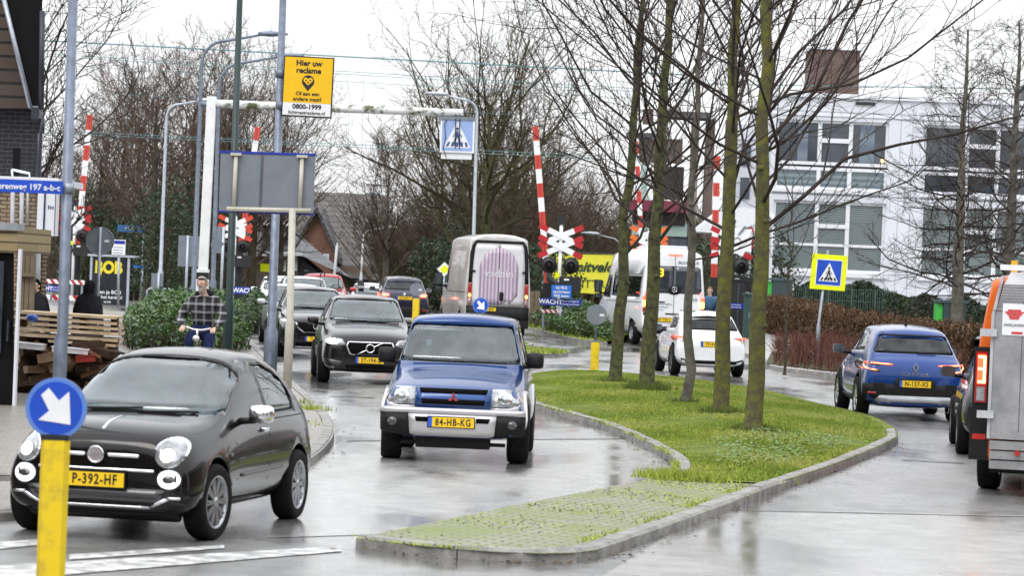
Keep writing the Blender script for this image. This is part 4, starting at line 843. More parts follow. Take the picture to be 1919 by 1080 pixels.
mb = MB(); mb.box((c.x - .32, 95.9, c.z - .2), (c.x + .32, 95.93, c.z + .21)); child(mb, 'panel', mat('mid_blue', (.02, .16, .62), .4), t)
mb = MB()
for i, s_ in enumerate(('bij FILE', 'spoorbaan', 'VRIJ laten')): put_text(mb, s_, .125, (c.x, 95.89, c.z + .125 - i * .13), bold=.015)
child(mb, 'lettering', SWHITE, t)
def hatch(px0, py0, px1, py1, Y, label, rows=1, flip=1):
    a, b = P(px0, py0, Y), P(px1, py1, Y); t = thing('striped_guard_board', tuple(a), label, 'guard board', 'red and white striped boards at the crossing'); mb = MB(); h = a.z - b.z; W_ = b.x - a.x; 
    for r_ in range(rows):
        z1 = a.z - h * (r_ / rows); z0 = a.z - h * ((r_ + .72) / rows if rows > 1 else 1); mb.box((a.x, Y, z0), (b.x, Y + .05, z1), 0); hh = z1 - z0; k = a.x
        while k < b.x - hh * .2:
            x1 = min(k + hh * .75, b.x); sh = hh * .8 * flip; mb.prism([(max(a.x, min(b.x, q)), Y - .004, z) for q, z in ((k, z0), (x1, z0), (x1 - sh, z1), (k - sh, z1))], (0, .003, 0), 1); k += hh * 1.6
    child(mb, 'board', [SWHITE, RED], t); mb = MB(); zb = rise(a.x, Y)
    for x in (a.x + .1, b.x - .1): mb.box((x - .04, Y + .05, zb), (x + .04, Y + .12, a.z))
    child(mb, 'post', GALV, t)
hatch(86, 523, 158, 534, 121, 'upper narrow striped board at the far left crossing'); hatch(84, 552, 152, 590, 120, 'low double striped board behind the hooded figures', 2)
hatch(462, 558, 502, 590, 118, 'slanting striped board beside the dark oncoming crossover', 2, -1); hatch(1013, 580, 1062, 588, 97, 'narrow striped board below the waiting sign behind the low shrubs')
t = thing('concrete_bollard', tuple(base(1002, 101)), 'pair of weathered wooden posts left of the crossing signal', 'post'); mb = MB()
for px in (997, 1008): q = base(px, 101); mb.box((q.x - .11, 101, 0), (q.x + .07, 101.15, zof(546, px, 101)))
child(mb, 'post', MATS['old_timber'], t)
# black crossing cabinets and white level-crossing sign
t = thing('white_warning_plate', tuple(P(1385, 450, 99)), 'white plate with a black barrier symbol between the thick mossy trees', 'sign'); a, b = P(1366, 428, 98.5), P(1402, 472, 98.5); mb = MB(); mb.box((a.x, 98.5, b.z), (b.x + .1, 98.53, a.z)); child(mb, 'panel', SWHITE, t)
mb = MB(); c = P(1382, 452, 98.4); mb.lathe([(.10, -.003), (.13, -.003), (.13, .003), (.10, .003)], (c.x, 98.48, c.z), 'Y', 20, close=True); mb.prism([c + Vector((.0, .06, .2)), c + Vector((.06, .06, .2)), c + Vector((.3, .06, .5)), c + Vector((.2, .06, .5))], (0, .01, 0)); child(mb, 'symbol', SIGNBACK, t)
def cabinet(px0, py0, px1, Y, m, name, label, cat):
    a = P(px0, py0, Y); b = P(px1, py0, Y); z = rise(a.x, Y); t = thing(name, ((a.x + b.x) / 2, Y, z), label, cat); mb = MB(); mb.box((a.x, Y, z), (b.x, Y + .6, a.z - .06)); child(mb, 'body', m, t)
    mb = MB(); mb.box((a.x - .04, Y - .05, a.z - .058), (b.x + .04, Y + .65, a.z)); child(mb, 'lid', m, t)
    mb = MB(); mb.box((a.x + (b.x - a.x) * .48, Y - .006, z + .1), (a.x + (b.x - a.x) * .5, Y - .003, a.z - .12)); mb.box((b.x - .15, Y - .02, (z + a.z) / 2), (b.x - .1, Y - .006, (z + a.z) / 2 + .15)); child(mb, 'handle', GALVD, t); return t
GRC = mat('green_cabinet', (.02, .06, .05), .5)
cabinet(1397, 550, 1413, 97, GRC, 'utility_cabinet', 'dark green utility cabinet behind the thick mossy trees', 'cabinet'); cabinet(1372, 523, 1398, 99, BLACK, 'black_relay_box', 'black relay box beside the hidden crossing signal', 'cabinet')
def bin_(px0, px1, py, Y, label):
    a, b = P(px0, py, Y), P(px1, py, Y); z = rise(a.x, Y); t = thing('wheelie_bin', ((a.x + b.x) / 2, Y, z), label, 'bin', 'dark wheelie bins with green sides behind the hedge'); mb = MB()
    m_ = a.x + (b.x - a.x) * .22; mb.prism([(m_, Y, z), (b.x - .05, Y, z), (b.x, Y, a.z - .08), (m_, Y, a.z - .08)], (0, .7, 0), 0); mb.prism([(a.x, Y + .1, z), (m_ - .01, Y + .1, z), (m_ - .01, Y + .1, a.z - .12), (a.x, Y + .1, a.z - .12)], (0, .6, 0), 1); child(mb, 'body', [mat('dark_bin', (.03, .05, .055), .5), mat('green_bin', (.05, .45, .06), .45)], t)
    mb = MB(); mb.box((a.x - .03, Y - .04, a.z - .078), (b.x + .03, Y + .74, a.z)); child(mb, 'lid', mat('bin_lid', (.05, .08, .09), .5), t)
    mb = MB(); mb.box((b.x - .5, Y - .005, (a.z + z) / 2 + .1), (b.x - .2, Y - .002, (a.z + z) / 2 + .35)); child(mb, 'sticker', GALVD, t)
bin_(1438, 1486, 521, 110, 'dark wheelie bin with a green side at the left end of the hedge'); bin_(1757, 1812, 562, 88, 'dark wheelie bin with a green side behind the bare tree near the truck')
# pedestrian crossing sign
PY_ = 76.0; a = base(1536, PY_); t = thing('pedestrian_crossing_sign', tuple(a), 'blue zebra crossing sign with a fluorescent yellow border on a thin grey post', 'road sign')
mb = MB(); c = P(1553, 510, PY_); mb.tube([(a.x, PY_, 0), (a.x, PY_, zof(612, 1540, PY_)), (a.x, PY_, zof(608, 1540, PY_)), (c.x - .04, PY_, c.z + .55)], [.05, .05, .035, .03], 10); child(mb, 'post', GALV, t)
pa, pb, pc, pd = P(1523, 475, PY_ - .06), P(1589, 480, PY_ - .06), P(1583, 545, PY_ - .06), P(1517, 541, PY_ - .06); u = (pb - pa).normalized(); v = (pa - pd).normalized(); Wd = (pc - pd).length; Hd = (pa - pd).length
def op(x, z, y=0): return pd + u * (x * Wd) + v * (z * Hd) + Vector((0, y, 0))
mb = MB(); mb.prism([op(0, 0), op(1, 0), op(1, 1), op(0, 1)], (0, .03, 0), 0); mb.prism([op(.14, .12, -.004), op(.87, .12, -.004), op(.87, .86, -.004), op(.14, .86, -.004)], (0, .005, 0), 1); mb.prism([op(.16, .14, -.007), op(.85, .14, -.007), op(.85, .84, -.007), op(.16, .84, -.007)], (0, .003, 0), 2)
zebra(mb, lambda x, z, y=0: op(.16 + x * .69, .14 + z * .70, y - .003), Wd * .7, Hd * .7, (3, 4)); child(mb, 'panel', [YELF, SWHITE, BLUE, SWHITE, BLACK], t)
# left background signs
Y_ = 64.0; a = base(183, Y_); t = thing('round_sign_back', tuple(a), 'round grey sign seen from behind on a grey pole beside the bus stop', 'road sign'); c = P(187, 452, Y_); mb = MB(); mb.tube([(a.x, Y_ - .03, 0), (c.x + .01, Y_ - .03, c.z + .3)], .035, 10); child(mb, 'pole', GALV, t)
mb = MB(); mb.disc((c.x, Y_ + .02, c.z), .30, 'Y', .02, 36); mb.lathe([(.285, -.02), (.305, -.02), (.305, .02), (.285, .02)], (c.x, Y_ + .02, c.z), 'Y', 36, close=True); mb.box((c.x + .1, Y_ + .0, c.z - .02), (c.x + .2, Y_ + .009, c.z + .03), 1); child(mb, 'panel', [SIGNBACK, SWHITE], t)
Y_ = 110; a = base(222, Y_); t = thing('bus_stop_sign', tuple(a), 'white and blue bus stop sign on a grey post in front of the poster', 'bus stop sign'); mb = MB(); mb.tube([(a.x, Y_, .3), (P(223, 470, Y_).x, Y_, zof(470, 223, Y_))], .05, 8); child(mb, 'post', GALV, t)
mb = MB(); p, q = P(211, 449, Y_), P(235, 478, Y_); mb.box((p.x, Y_ - .1, q.z), (q.x, Y_ - .07, p.z), 0); mb.box((p.x + .08, Y_ - .104, p.z - .16), (q.x - .02, Y_ - .1, p.z - .03), 1)
for i in range(3): mb.box((p.x + .06, Y_ - .104, q.z + .05 + i * .1), (q.x - .08, Y_ - .1, q.z + .08 + i * .1), 2)
child(mb, 'panel', [SWHITE, BLUED, SIGNBACK], t)
Y_ = 112; t = thing('bus_shelter_poster', tuple(base(205, Y_)), 'bus shelter side panel with a dark poster and yellow graffiti lettering', 'poster case')
p, q = P(170, 480, Y_), P(240, 577, Y_); mb = MB()
for x in (p.x, q.x - .08): mb.box((x, Y_ - .05, .3), (x + .08, Y_ + .15, p.z))
mb.box((p.x - .1, Y_ - .1, p.z), (q.x + .2, Y_ + 1.2, p.z + .08)); child(mb, 'frame', [GALVL], t)
mb = MB(); mb.box((p.x + .1, Y_, q.z + .1), (q.x - .1, Y_ + .1, p.z - .05)); child(mb, 'poster', mat('poster_dark', (.012, .016, .022), .2, var=.4, scale=2), t)
cx = (p.x + q.x) / 2 - .05; mb = MB(); put_text(mb, 'BOB', .62, (cx, Y_ - .006, p.z - .42), bold=.03, sx=.85, m=0); mb.prism([(cx - .3, Y_ - .008, p.z - .55), (cx - .24, Y_ - .008, p.z - .55), (cx - .27, Y_ - .008, p.z - .75)], (0, .004, 0), 0)
put_text(mb, 'Ben je BOB', .19, (cx + .05, Y_ - .006, q.z + .55), m=1, bold=.01); put_text(mb, 'Zeg het hardop!', .17, (cx, Y_ - .006, q.z + .36), m=1, bold=.01); put_text(mb, 'Rij BOB', .08, (cx, Y_ - .006, q.z + .18), m=1); child(mb, 'lettering', [mat('graffiti_yellow', (.75, .62, .02), .5), SWHITE], t)
def dirsign(px0, py0, px1, py1, Y, label, m, txt=None):
    a, b = P(px0, py0, Y), P(px1, py1, Y); t = thing('direction_sign', tuple(base(px0, Y)), label, 'sign'); mb = MB(); mb.box((a.x, Y, b.z), (b.x, Y + .04, a.z)); child(mb, 'panel', m, t); x = b.x - .06
    mb = MB(); mb.tube([(x, Y + .07, rise(x, Y)), (x, Y + .07, a.z + .05)], .04, 8); child(mb, 'post', GALVL, t)
    if txt: mb = MB(); put_text(mb, txt, (a.z - b.z) * .6, ((a.x + b.x) / 2, Y - .006, (a.z + b.z) / 2), sx=.8); child(mb, 'lettering', SWHITE, t)
dirsign(220, 421, 271, 436, 128, 'blue direction sign in front of the ivy covered trees', mat('sign_mid_blue', (.04, .14, .35), .4), '+ Station'); dirsign(250, 497, 270, 503, 128, 'tiny light blue street name sign near the bus shelter', mat('mid_blue', (0, 0, 0)))
dirsign(488, 494, 510, 510, 140, 'yellow diversion sign in front of the low brick house', YELF)
def backsign(px0, py0, px1, py1, Y, ppx, label):
    a, b = P(px0, py0, Y), P(px1, py1, Y); t = thing('square_sign_back', tuple(base(ppx, Y)), label, 'road sign'); mb = MB(); mb.box((a.x, Y, b.z), (b.x, Y + .03, a.z)); child(mb, 'panel', SIGNBACK, t); x = base(ppx, Y).x; mb = MB(); mb.tube([(x, Y - .04, rise(x, Y)), (x, Y - .04, a.z)], .045, 8); child(mb, 'post', GALVL, t)
backsign(335, 441, 388, 501, 100, 348, 'grey square sign back left of the white gantry post'); backsign(407, 425, 420, 475, 102, 414, 'narrow grey sign back between the gantry and the double cross'); backsign(284, 512, 305, 545, 116, 296, 'small grey sign back behind the railing')
t = thing('diamond_sign', tuple(P(410, 455, 93)), 'small grey diamond sign fixed to the lamp beside the gantry', 'sign'); c = P(408, 456, 94.5); mb = MB(); mb.prism([c + Vector((-.16, 0, .25)), c + Vector((.2, .1, 0)), c + Vector((0, .05, -.3)), c + Vector((-.22, 0, -.1))], (0, .03, 0)); child(mb, 'panel', SIGNBACK, t)
t = thing('metal_railing', tuple(base(297, 114)), 'pale tubular hoop railing behind the shrubs', 'railing'); mb = MB(); a, b = P(276, 540, 114), P(322, 543, 114); mb.tube([(a.x, 114, .3), (a.x, 114, a.z - .1), (a.x + .12, 114, a.z), (b.x - .12, 114, a.z), (b.x, 114, a.z - .1), (b.x, 114, .3)], .04, 8); child(mb, 'hoop', GALVL, t)
t = thing('blue_notice', tuple(P(345, 558, 90)), 'pale blue notice plate just above the shrubs left of the cyclist', 'sign'); a, b = P(334, 549, 90), P(357, 566, 90); mb = MB(); mb.box((a.x, 90, b.z - .5), (b.x, 90.03, a.z)); child(mb, 'panel', mat('light_blue', (.30, .52, .68), .4, var=.3, scale=5), t)
t = thing('diamond_priority_sign', tuple(base(832, 125)), 'yellow and white diamond priority sign half hidden by the van mirror', 'road sign'); c = P(833, 505, 125); mb = MB(); mb.prism([c + Vector((x, 0, z)) for x, z in ((-.31, 0), (0, .31), (.31, 0), (0, -.31))], (0, .03, 0), 0); mb.prism([c + Vector((x, -.004, z)) for x, z in ((-.2, 0), (0, .2), (.2, 0), (0, -.2))], (0, .003, 0), 1); child(mb, 'panel', [SWHITE, YELF], t); mb = MB(); mb.tube([(c.x, 125.06, .3), (c.x, 125.06, c.z)], .04, 8); child(mb, 'post', GALV, t)
# catenary wires over the railway
t = thing('overhead_wires', (0, 118, 0), 'thin teal overhead railway wires crossing the sky', 'wires'); mb = MB()
WY = 118
for (x0, y0, x1, y1, r_) in ((-60, 68, 1300, 141, .028), (-60, 92, 1300, 172, .012), (-60, 96, 1300, 178, .012), (-60, 112, 1300, 190, .010), (-60, 238, 1300, 300, .012), (-60, 242, 1300, 306, .012), (1200, 155, 2000, 168, .02), (200, 175, 1300, 232, .008)):
    n = 12; pts = []
    for i in range(n + 1): t_ = i / n; p = P(x0 + (x1 - x0) * t_, y0 + (y1 - y0) * t_, WY + (0 if y0 < 90 else 2)); pts.append(p)
    mb.tube(pts, r_, 5)
for px, ya, yb in ((655, 165, 288), (681, 144, 290), (240, 100, 245), (1000, 160, 290)): mb.tube([P(px, ya, 119), P(px - 3, yb, 119)], .006, 4)
child(mb, 'wire', mat('copper_teal', (.10, .22, .24), .6), t)
# ------------------------------------------------------------------ vehicles (local axes: front = -Y, right of the picture = +X when facing us)
def paint(name, col, metal=.35, rough=.3, var=.06, ct=.9): return mat(name, col, rough, metal, var=var, scale=2.5, coat=ct, bump=.0, bscale=90, spec=.15)
RUB = mat('tyre_rubber', (.007, .007, .007), .8, var=.4, scale=12, bump=.3, spec=.2); ALLOY = mat('alloy', (.42, .43, .46), .3, .85, scale=5); ALLOYD = mat('dark_alloy', (.06, .06, .065), .35, .6)
PLAST = mat('black_plastic', (.008, .008, .009), .55, var=.3, scale=10, spec=.25); WELL = mat('wheel_arch_dark', (.004, .004, .004), .9, spec=.1); INT = mat('car_interior', (.035, .035, .038), .8, var=.3)
CHROME = mat('chrome', (.80, .81, .84), .15, 1, var=.03); PLATEY = mat('plate_yellow', (.85, .55, .01), .4, var=.04); PLATEB = mat('plate_blue', (.02, .10, .55), .4)
LAMPG = mat('lamp_glass', (.16, .17, .18), .12, .5, col2=(.48, .50, .52), scale=9, coat=1); MIRG = mat('mirror_glass', (.14, .16, .18), .1, .8); LAMPD = mat('lamp_dark', (.05, .05, .055), .1, .3, coat=1)
GLASSW = glass('windscreen_glass', (.55, .62, .64), 1.75, .10); GLASSS = glass('side_glass', (.30, .33, .35), 1.7, .10); GLASSR = glass('rear_tinted_glass', (.06, .065, .07), 1.8, .05)
HL_W = mat('headlight_warm', (1, .95, .85), .2, emit=(1, .88, .66), estr=5); HL_C = mat('headlight_cold', (1, 1, 1), .2, emit=(.92, .93, 1), estr=7); DRL = mat('daylight_ring', (1, 1, 1), .2, emit=(.95, .97, 1), estr=1.3)
TL_ON = mat('tail_light_on', (.6, .02, .01), .2, emit=(1, .10, .04), estr=2.2); TL_HOT = mat('tail_light_hot', (1, .4, .2), .2, emit=(1, .35, .15), estr=5); TL_OFF = mat('tail_light_red', (.35, .01, .01), .12, coat=1); AMBER = mat('indicator_lit', (1, .4, .05), .2, emit=(1, .45, .08), estr=5); AMB_OFF = mat('indicator_amber', (.6, .22, .03), .15, coat=1)
REFL = mat('red_reflector', (.4, .02, .015), .2)
def loft(stations, sub=2, crease=None, mats=None, name='cage'):
    bm = bmesh.new(); rings = []
    for (y, w, z0, zw, zb, wb, ze, we, zc) in stations:
        half = [(0, z0), (w * .62, z0), (w * .95, z0 + (zw - z0) * .18), (w, zw), (wb, zb), (we, ze), (we * .55, ze + (zc - ze) * .75), (0, zc)]
        ring = [bm.verts.new((x, y, z)) for x, z in half] + [bm.verts.new((-x, y, z)) for x, z in reversed(half[1:-1])]
        rings.append(ring)
    n = len(rings[0]); cl = bm.edges.layers.float.new('crease_edge')
    for a, b in zip(rings, rings[1:]):
        for i in range(n): bm.faces.new((a[i], a[(i + 1) % n], b[(i + 1) % n], b[i]))
    bm.faces.new(rings[0][::-1]); bm.faces.new(rings[-1])
    bm.edges.ensure_lookup_table()
    cr = crease or {}
    for e in bm.edges:
        v0, v1 = e.verts; i0 = i1 = None
    for ri, ring in enumerate(rings):
        for i in range(n):
            if ri + 1 < len(rings):
                e = bm.edges.get((ring[i], rings[ri + 1][i])); k = min(i, n - i)
                if k in cr: e[cl] = cr[k]
            e = bm.edges.get((ring[i], ring[(i + 1) % n]))
            if e and ('s%d' % ri) in cr: 
                kk = min(min(i, n - i), min((i + 1) % n, n - (i + 1) % n))
                if kk >= 4: e[cl] = cr['s%d' % ri]
    bmesh.ops.recalc_face_normals(bm, faces=bm.faces)
    me = bpy.data.meshes.new(name); bm.to_mesh(me); bm.free()
    o = bpy.data.objects.new(name, me); COL.objects.link(o)
    md = o.modifiers.new('s', 'SUBSURF'); md.levels = sub; md.render_levels = sub
    dg = bpy.context.evaluated_depsgraph_get(); me2 = bpy.data.meshes.new_from_object(o.evaluated_get(dg)); o.modifiers.clear(); o.data = me2
    return o
def bvh_of(o):
    me = o.data; return BVHTree.FromPolygons([v.co.copy() for v in me.vertices], [tuple(p.vertices) for p in me.polygons])
AX = {'F': (Vector((0, 1, 0)), lambda a, b: Vector((a, -20, b))), 'B': (Vector((0, -1, 0)), lambda a, b: Vector((a, 20, b))),
      'L': (Vector((1, 0, 0)), lambda a, b: Vector((-20, a, b))), 'R': (Vector((-1, 0, 0)), lambda a, b: Vector((20, a, b))), 'T': (Vector((0, 0, -1)), lambda a, b: Vector((a, b, 20)))}
def proj(bv, poly, ax, off=.004, thick=.02, step=.09, sm=True, m=0, mb=None, maxd=None):
    """outline in the view plane, laid on the body surface along one axis, with its own thickness"""
    bm = bmesh.new(); vs = [bm.verts.new((p[0], p[1], 0)) for p in poly]; bm.faces.new(vs)
    for i in (0, 1):
        lo = min(p[i] for p in poly); hi = max(p[i] for p in poly); n = int((hi - lo) / step)
        for k in range(1, n + 1):
            co = [0, 0, 0]; co[i] = lo + (hi - lo) * k / (n + 1); no = [0, 0, 0]; no[i] = 1
            bmesh.ops.bisect_plane(bm, geom=bm.verts[:] + bm.edges[:] + bm.faces[:], plane_co=co, plane_no=no)
    bmesh.ops.triangulate(bm, faces=[f for f in bm.faces if len(f.verts) > 4])
    d, o0 = AX[ax]; bm.verts.ensure_lookup_table(); bm.verts.index_update(); pts = []; hits = []
    for v in bm.verts:
        h = bv.ray_cast(o0(v.co.x, v.co.y), d); hits.append(h[0])
    ok = [h for h in hits if h]
    if not ok: bm.free(); return mb or MB()
    for v, h in zip(bm.verts, hits):
        if h is None:
            q = o0(v.co.x, v.co.y); t = max((x - q).dot(d) for x in ok); h = bv.find_nearest(q + d * t)[0]; h = q + d * (h - q).dot(d)
        pts.append(h - d * off)
    out = mb or MB(); base_ = len(pts); bnd = [e for e in bm.edges if len(e.link_faces) == 1]
    fs = [tuple(v.index for v in f.verts) for f in bm.faces]
    out.add(pts + [p + d * thick for p in pts], fs + [tuple(reversed([i + base_ for i in f])) for f in fs], m, sm)
    out.add([], [], m); o_ = len(out.v) - 2 * base_
    for e in bnd:
        a, b = e.verts[0].index, e.verts[1].index; out.f.append((o_ + a, o_ + b, o_ + b + base_, o_ + a + base_)); out.m.append(m); out.sm.append(False)
    bm.free(); return out
def mirror(poly): return [(-a, b) for a, b in reversed(poly)]
def rrect(x0, z0, x1, z1, r=.03, n=3):
    out = []
    for cx, cz, a0 in ((x1 - r, z1 - r, 0), (x0 + r, z1 - r, 90), (x0 + r, z0 + r, 180), (x1 - r, z0 + r, 270)):
        for i in range(n + 1): a = R(a0 + 90 * i / n); out.append((cx + r * math.cos(a), cz + r * math.sin(a)))
    return out
def ell(cx, cz, rx, rz, n=24): return [(cx + rx * math.cos(6.28318 * i / n), cz + rz * math.sin(6.28318 * i / n)) for i in range(n)]
def bool_cut(o, cutters):
    lim = max(abs(v.co.x) for v in o.data.vertices) + .002; limy = max(abs(v.co.y) for v in o.data.vertices) + .002
    for c in cutters:
        done = False; n0 = len(o.data.polygons)
        for k, sol in enumerate(('EXACT', 'MANIFOLD', 'EXACT', 'EXACT', 'FLOAT')):
            c.location = (.0013 * k, .0017 * k, .0011 * k) if k else (0, 0, 0)
            md = o.modifiers.new('b', 'BOOLEAN'); md.operation = 'DIFFERENCE'; md.object = c; md.solver = sol
            try: md.material_mode = 'TRANSFER'
            except Exception: pass
            dg = bpy.context.evaluated_depsgraph_get(); me = bpy.data.meshes.new_from_object(o.evaluated_get(dg)); o.modifiers.clear()
            if len(me.polygons) > n0 * .5 and max(abs(v.co.x) for v in me.vertices) < lim and max(abs(v.co.y) for v in me.vertices) < limy: o.data = me; done = True; break
        if not done: print('CUTFAIL', o.name)
    for c in cutters: bpy.data.objects.remove(c)
def wheel_mesh(rad, wid, rim=.62, spokes=5, dark=False, hub=True, style=0):
    t = MB(); h = wid / 2
    t.lathe([(rad * rim, -h * .9), (rad * .86, -h), (rad * .95, -h * .93), (rad, -h * .7), (rad, h * .7), (rad * .95, h * .93), (rad * .86, h), (rad * rim, h * .9)], (0, 0, 0), 'X', 36, 0, close=False)
    r = MB(); rr = rad * rim
    for s in (-1, 1):
        r.lathe([(rr * 1.01, s * h * .9), (rr * .95, s * h * .92), (rr * .90, s * h * .70), (rr * .88, 0)], (0, 0, 0), 'X', 32, 0)
    r.lathe([(rr * .92, -.01), (.01, -.01)], (0, 0, 0), 'X', 24, 1)
    for s in (-1, 1):
        for i in range(spokes):
            a = 2 * math.pi * i / spokes
            for da in ((-.09, .09) if style == 1 else (0,)):
                d = Vector((0, math.cos(a + da), math.sin(a + da))); n_ = Vector((0, -d.z, d.y)); w0, w1 = rr * (.10 if style != 1 else .05), rr * (.14 if style != 1 else .05); x0, x1 = s * h * .62, s * h * .80
                vs = [];
                for x, k in ((x0, 1), (x1, .8)):
                    for dist, w_ in ((rr * .14, w0), (rr * .93, w1)):
                        for q in (-1, 1): vs.append(Vector((x, 0, 0)) + d * dist + n_ * w_ * q * k)
                r.add(vs, [(0, 1, 3, 2), (4, 6, 7, 5), (0, 2, 6, 4), (1, 5, 7, 3), (2, 3, 7, 6), (0, 4, 5, 1)], 0)
        r.lathe([(rr * .22, s * h * .6), (rr * .2, s * h * .84), (.001, s * h * .86)], (0, 0, 0), 'X', 16, 0)
    return t, r
def vehicle(name, label, cat, loc, rz, st, wheels, W, H, paintm, windows, sub=2, crease=None, cavity=None, group=None, z=0, steer=0.0):
    """st stations; windows list of (axis, poly, glassmat); wheels dict(y=(front,rear), r, w, track, arch)"""
    t = thing(name, (loc[0], loc[1], loc[2] if len(loc) > 2 else rise(*loc[:2])), label, cat, group, rz)
    body = loft(st, sub, crease); body.name = 'body'; body.data.materials.append(paintm)
    for p in body.data.polygons: p.use_smooth = True
    bv = bvh_of(body); cut = []
    for wy in wheels['y']:
        for s in (-1, 1):
            m_ = MB(); m_.lathe([(.001, -.22), (wheels.get('arch', wheels['r'] + .05), -.22), (wheels.get('arch', wheels['r'] + .05), .3), (.001, .3)], (s * (W / 2 - .02), wy, wheels['r'] + .02), 'X', 32, 0, sm=False); cut.append(m_.build('cut', WELL))
    if cavity:
        m_ = MB(); n_ = len(cavity[0][1])
        vs = [(x, y, zz) for y, ring in cavity for x, zz in ring]; fs = []
        for i in range(len(cavity) - 1):
            for j in range(n_): fs.append((i * n_ + j, i * n_ + (j + 1) % n_, (i + 1) * n_ + (j + 1) % n_, (i + 1) * n_ + j))
        fs += [tuple(range(n_)), tuple(range((len(cavity) - 1) * n_, len(cavity) * n_))]; m_.add(vs, fs); cut.append(m_.build('cut', INT))
    ws = []
    for (ax, poly, gm, ylim) in windows:
        if cavity:
            m_ = MB()
            if ax == 'F': m_.prism([(a, -W * 3, b) for a, b in poly], (0, W * 3 + ylim, 0))
            elif ax == 'B': m_.prism([(a, W * 3, b) for a, b in poly], (0, ylim - W * 3, 0))
            elif ax == 'S': m_.prism([(-W, a, b) for a, b in poly], (2 * W, 0, 0))
            cut.append(m_.build('cut', PLAST))
    bool_cut(body, cut); body.parent = t
    for (ax, poly, gm, ylim) in windows:
        for a in (('L', 'R') if ax == 'S' else (ax,)):
            o = proj(bv, poly, a, -.006 if cavity else .003, .006).build('windscreen' if ax == 'F' else ('rear_window' if ax == 'B' else 'side_window'), gm, t)
            if ax != 'S' or True:      # dark seal around the pane
                pass
    tm, rm = wheel_mesh(wheels['r'], wheels['w'], wheels.get('rim', .64), wheels.get('spokes', 5), style=wheels.get('style', 0)); first = None
    for wy in wheels['y']:
        for s in (-1, 1):
            if first is None: o = tm.build('wheel', RUB, t); r_ = rm.build('rim', [wheels.get('mat', ALLOY), WELL], o); first = (o, r_)
            else: o = first[0].copy(); COL.objects.link(o); r_ = first[1].copy(); COL.objects.link(r_); r_.parent = o; o.parent = t
            o.location = (s * (wheels['track'] / 2), wy, wheels['r']); o.rotation_euler = (0.0, 0, steer if wy == min(wheels['y']) else 0)
    return t, bv
def part(t, bv, name, polys, ax, m, off=.006, thick=.03, both=True, step=.09):
    mb = MB()
    for p in (polys if isinstance(polys[0][0], (list, tuple)) else [polys]):
        proj(bv, p, ax, off, thick, step, mb=mb)
        if both and ax in 'FBT': proj(bv, mirror(p), ax, off, thick, step, mb=mb)
    return mb.build(name, m, t)
def each(t, bv, name, p, ax, m, off=.006, thick=.03, step=.09, label=None):   # a left and a right part
    for q in (p, mirror(p)): o = proj(bv, q, ax, off, thick, step).build(name, m, t)
def sides(t, bv, name, p, m, off=.005, thick=.02, step=.12):
    for a in 'LR': proj(bv, p, a, off, thick, step).build(name, m, t)
def line_side(bv, mb, pts, w=.012, ax='LR', off=.001, m=0):
    for a in ax:
        for p, q in zip(pts, pts[1:]):
            d = Vector((q[0] - p[0], q[1] - p[1])); n_ = Vector((-d.y, d.x)).normalized() * w / 2
            proj(bv, [(p[0] - n_.x, p[1] - n_.y), (q[0] - n_.x, q[1] - n_.y), (q[0] + n_.x, q[1] + n_.y), (p[0] + n_.x, p[1] + n_.y)], a, off, .004, .15, mb=mb, m=m)
def plate(t, bv, txt, x, z, ax, w=.52, h=.11, tilt=0, off=.03):
    s = 1 if ax == 'B' else -1; d, o0 = AX[ax]; ys = [bv.ray_cast(o0(xx, z), d)[0] for xx in (x - w / 2, x, x + w / 2)]; y = (max if s > 0 else min)([q.y for q in ys if q] or [0]) + s * off
    mb = MB(); mb.box((x - w / 2 - .01, min(y, y - s * .03), z - h / 2 - .01), (x + w / 2 + .01, max(y, y - s * .03), z + h / 2 + .01)); pl_ = mb.build('number_plate', PLAST, t)
    y1 = y + s * .003; bl = MB()
    def q(a, b, m): bl.add([(a, y1, z - h / 2), (b, y1, z - h / 2), (b, y1, z + h / 2), (a, y1, z + h / 2)], [(0, 1, 2, 3)], m)
    if s < 0: q(x - w / 2, x - w / 2 + .045, 1); q(x - w / 2 + .045, x + w / 2, 0); u = Vector((1, 0, 0)); xc = x + .022
    else: q(x + w / 2 - .045, x + w / 2, 1); q(x - w / 2, x + w / 2 - .045, 0); u = Vector((-1, 0, 0)); xc = x - .022
    put_text(bl, txt, h * 1.0, (xc, y1 + s * .002, z - .002), u, (0, 0, 1), m=2, bold=.012, sx=.74, spc=1.18); bl.build('plate_face', [PLATEY, PLATEB, BLACK], pl_, fix=False); return y
def mirrors(t, x, y, z, m, w=.24, h=.16, d=.14, cap=None, drop=.03):
    for s in (-1, 1):
        mb = MB(); vs = []
        for j, (dy, k) in enumerate(((-.5, .45), (-.3, .85), (.1, 1), (.5, .98))):
            for i in range(12):
                a = 6.28318 * i / 12; ex = (abs(math.cos(a)) ** .45) * (1 if math.cos(a) > 0 else -1); ez = (abs(math.sin(a)) ** .45) * (1 if math.sin(a) > 0 else -1)
                vs.append((s * (x + w / 2) + ex * w / 2 * k, y + dy * d, z + ez * h / 2 * k))
        mb.add(vs, [(j * 12 + i, j * 12 + (i + 1) % 12, (j + 1) * 12 + (i + 1) % 12, (j + 1) * 12 + i) for j in range(3) for i in range(12)] + [tuple(range(12))], 0, True); mb.add(vs[36:], [tuple(range(12))], 1)
        mb.tube([(s * (x - .12), y + .02, z - h * .45), (s * (x + .06), y + .01, z - h * .35)], [.03, .025], 6, 2); mb.build('side_mirror', [cap or m, MIRG, PLAST], t)
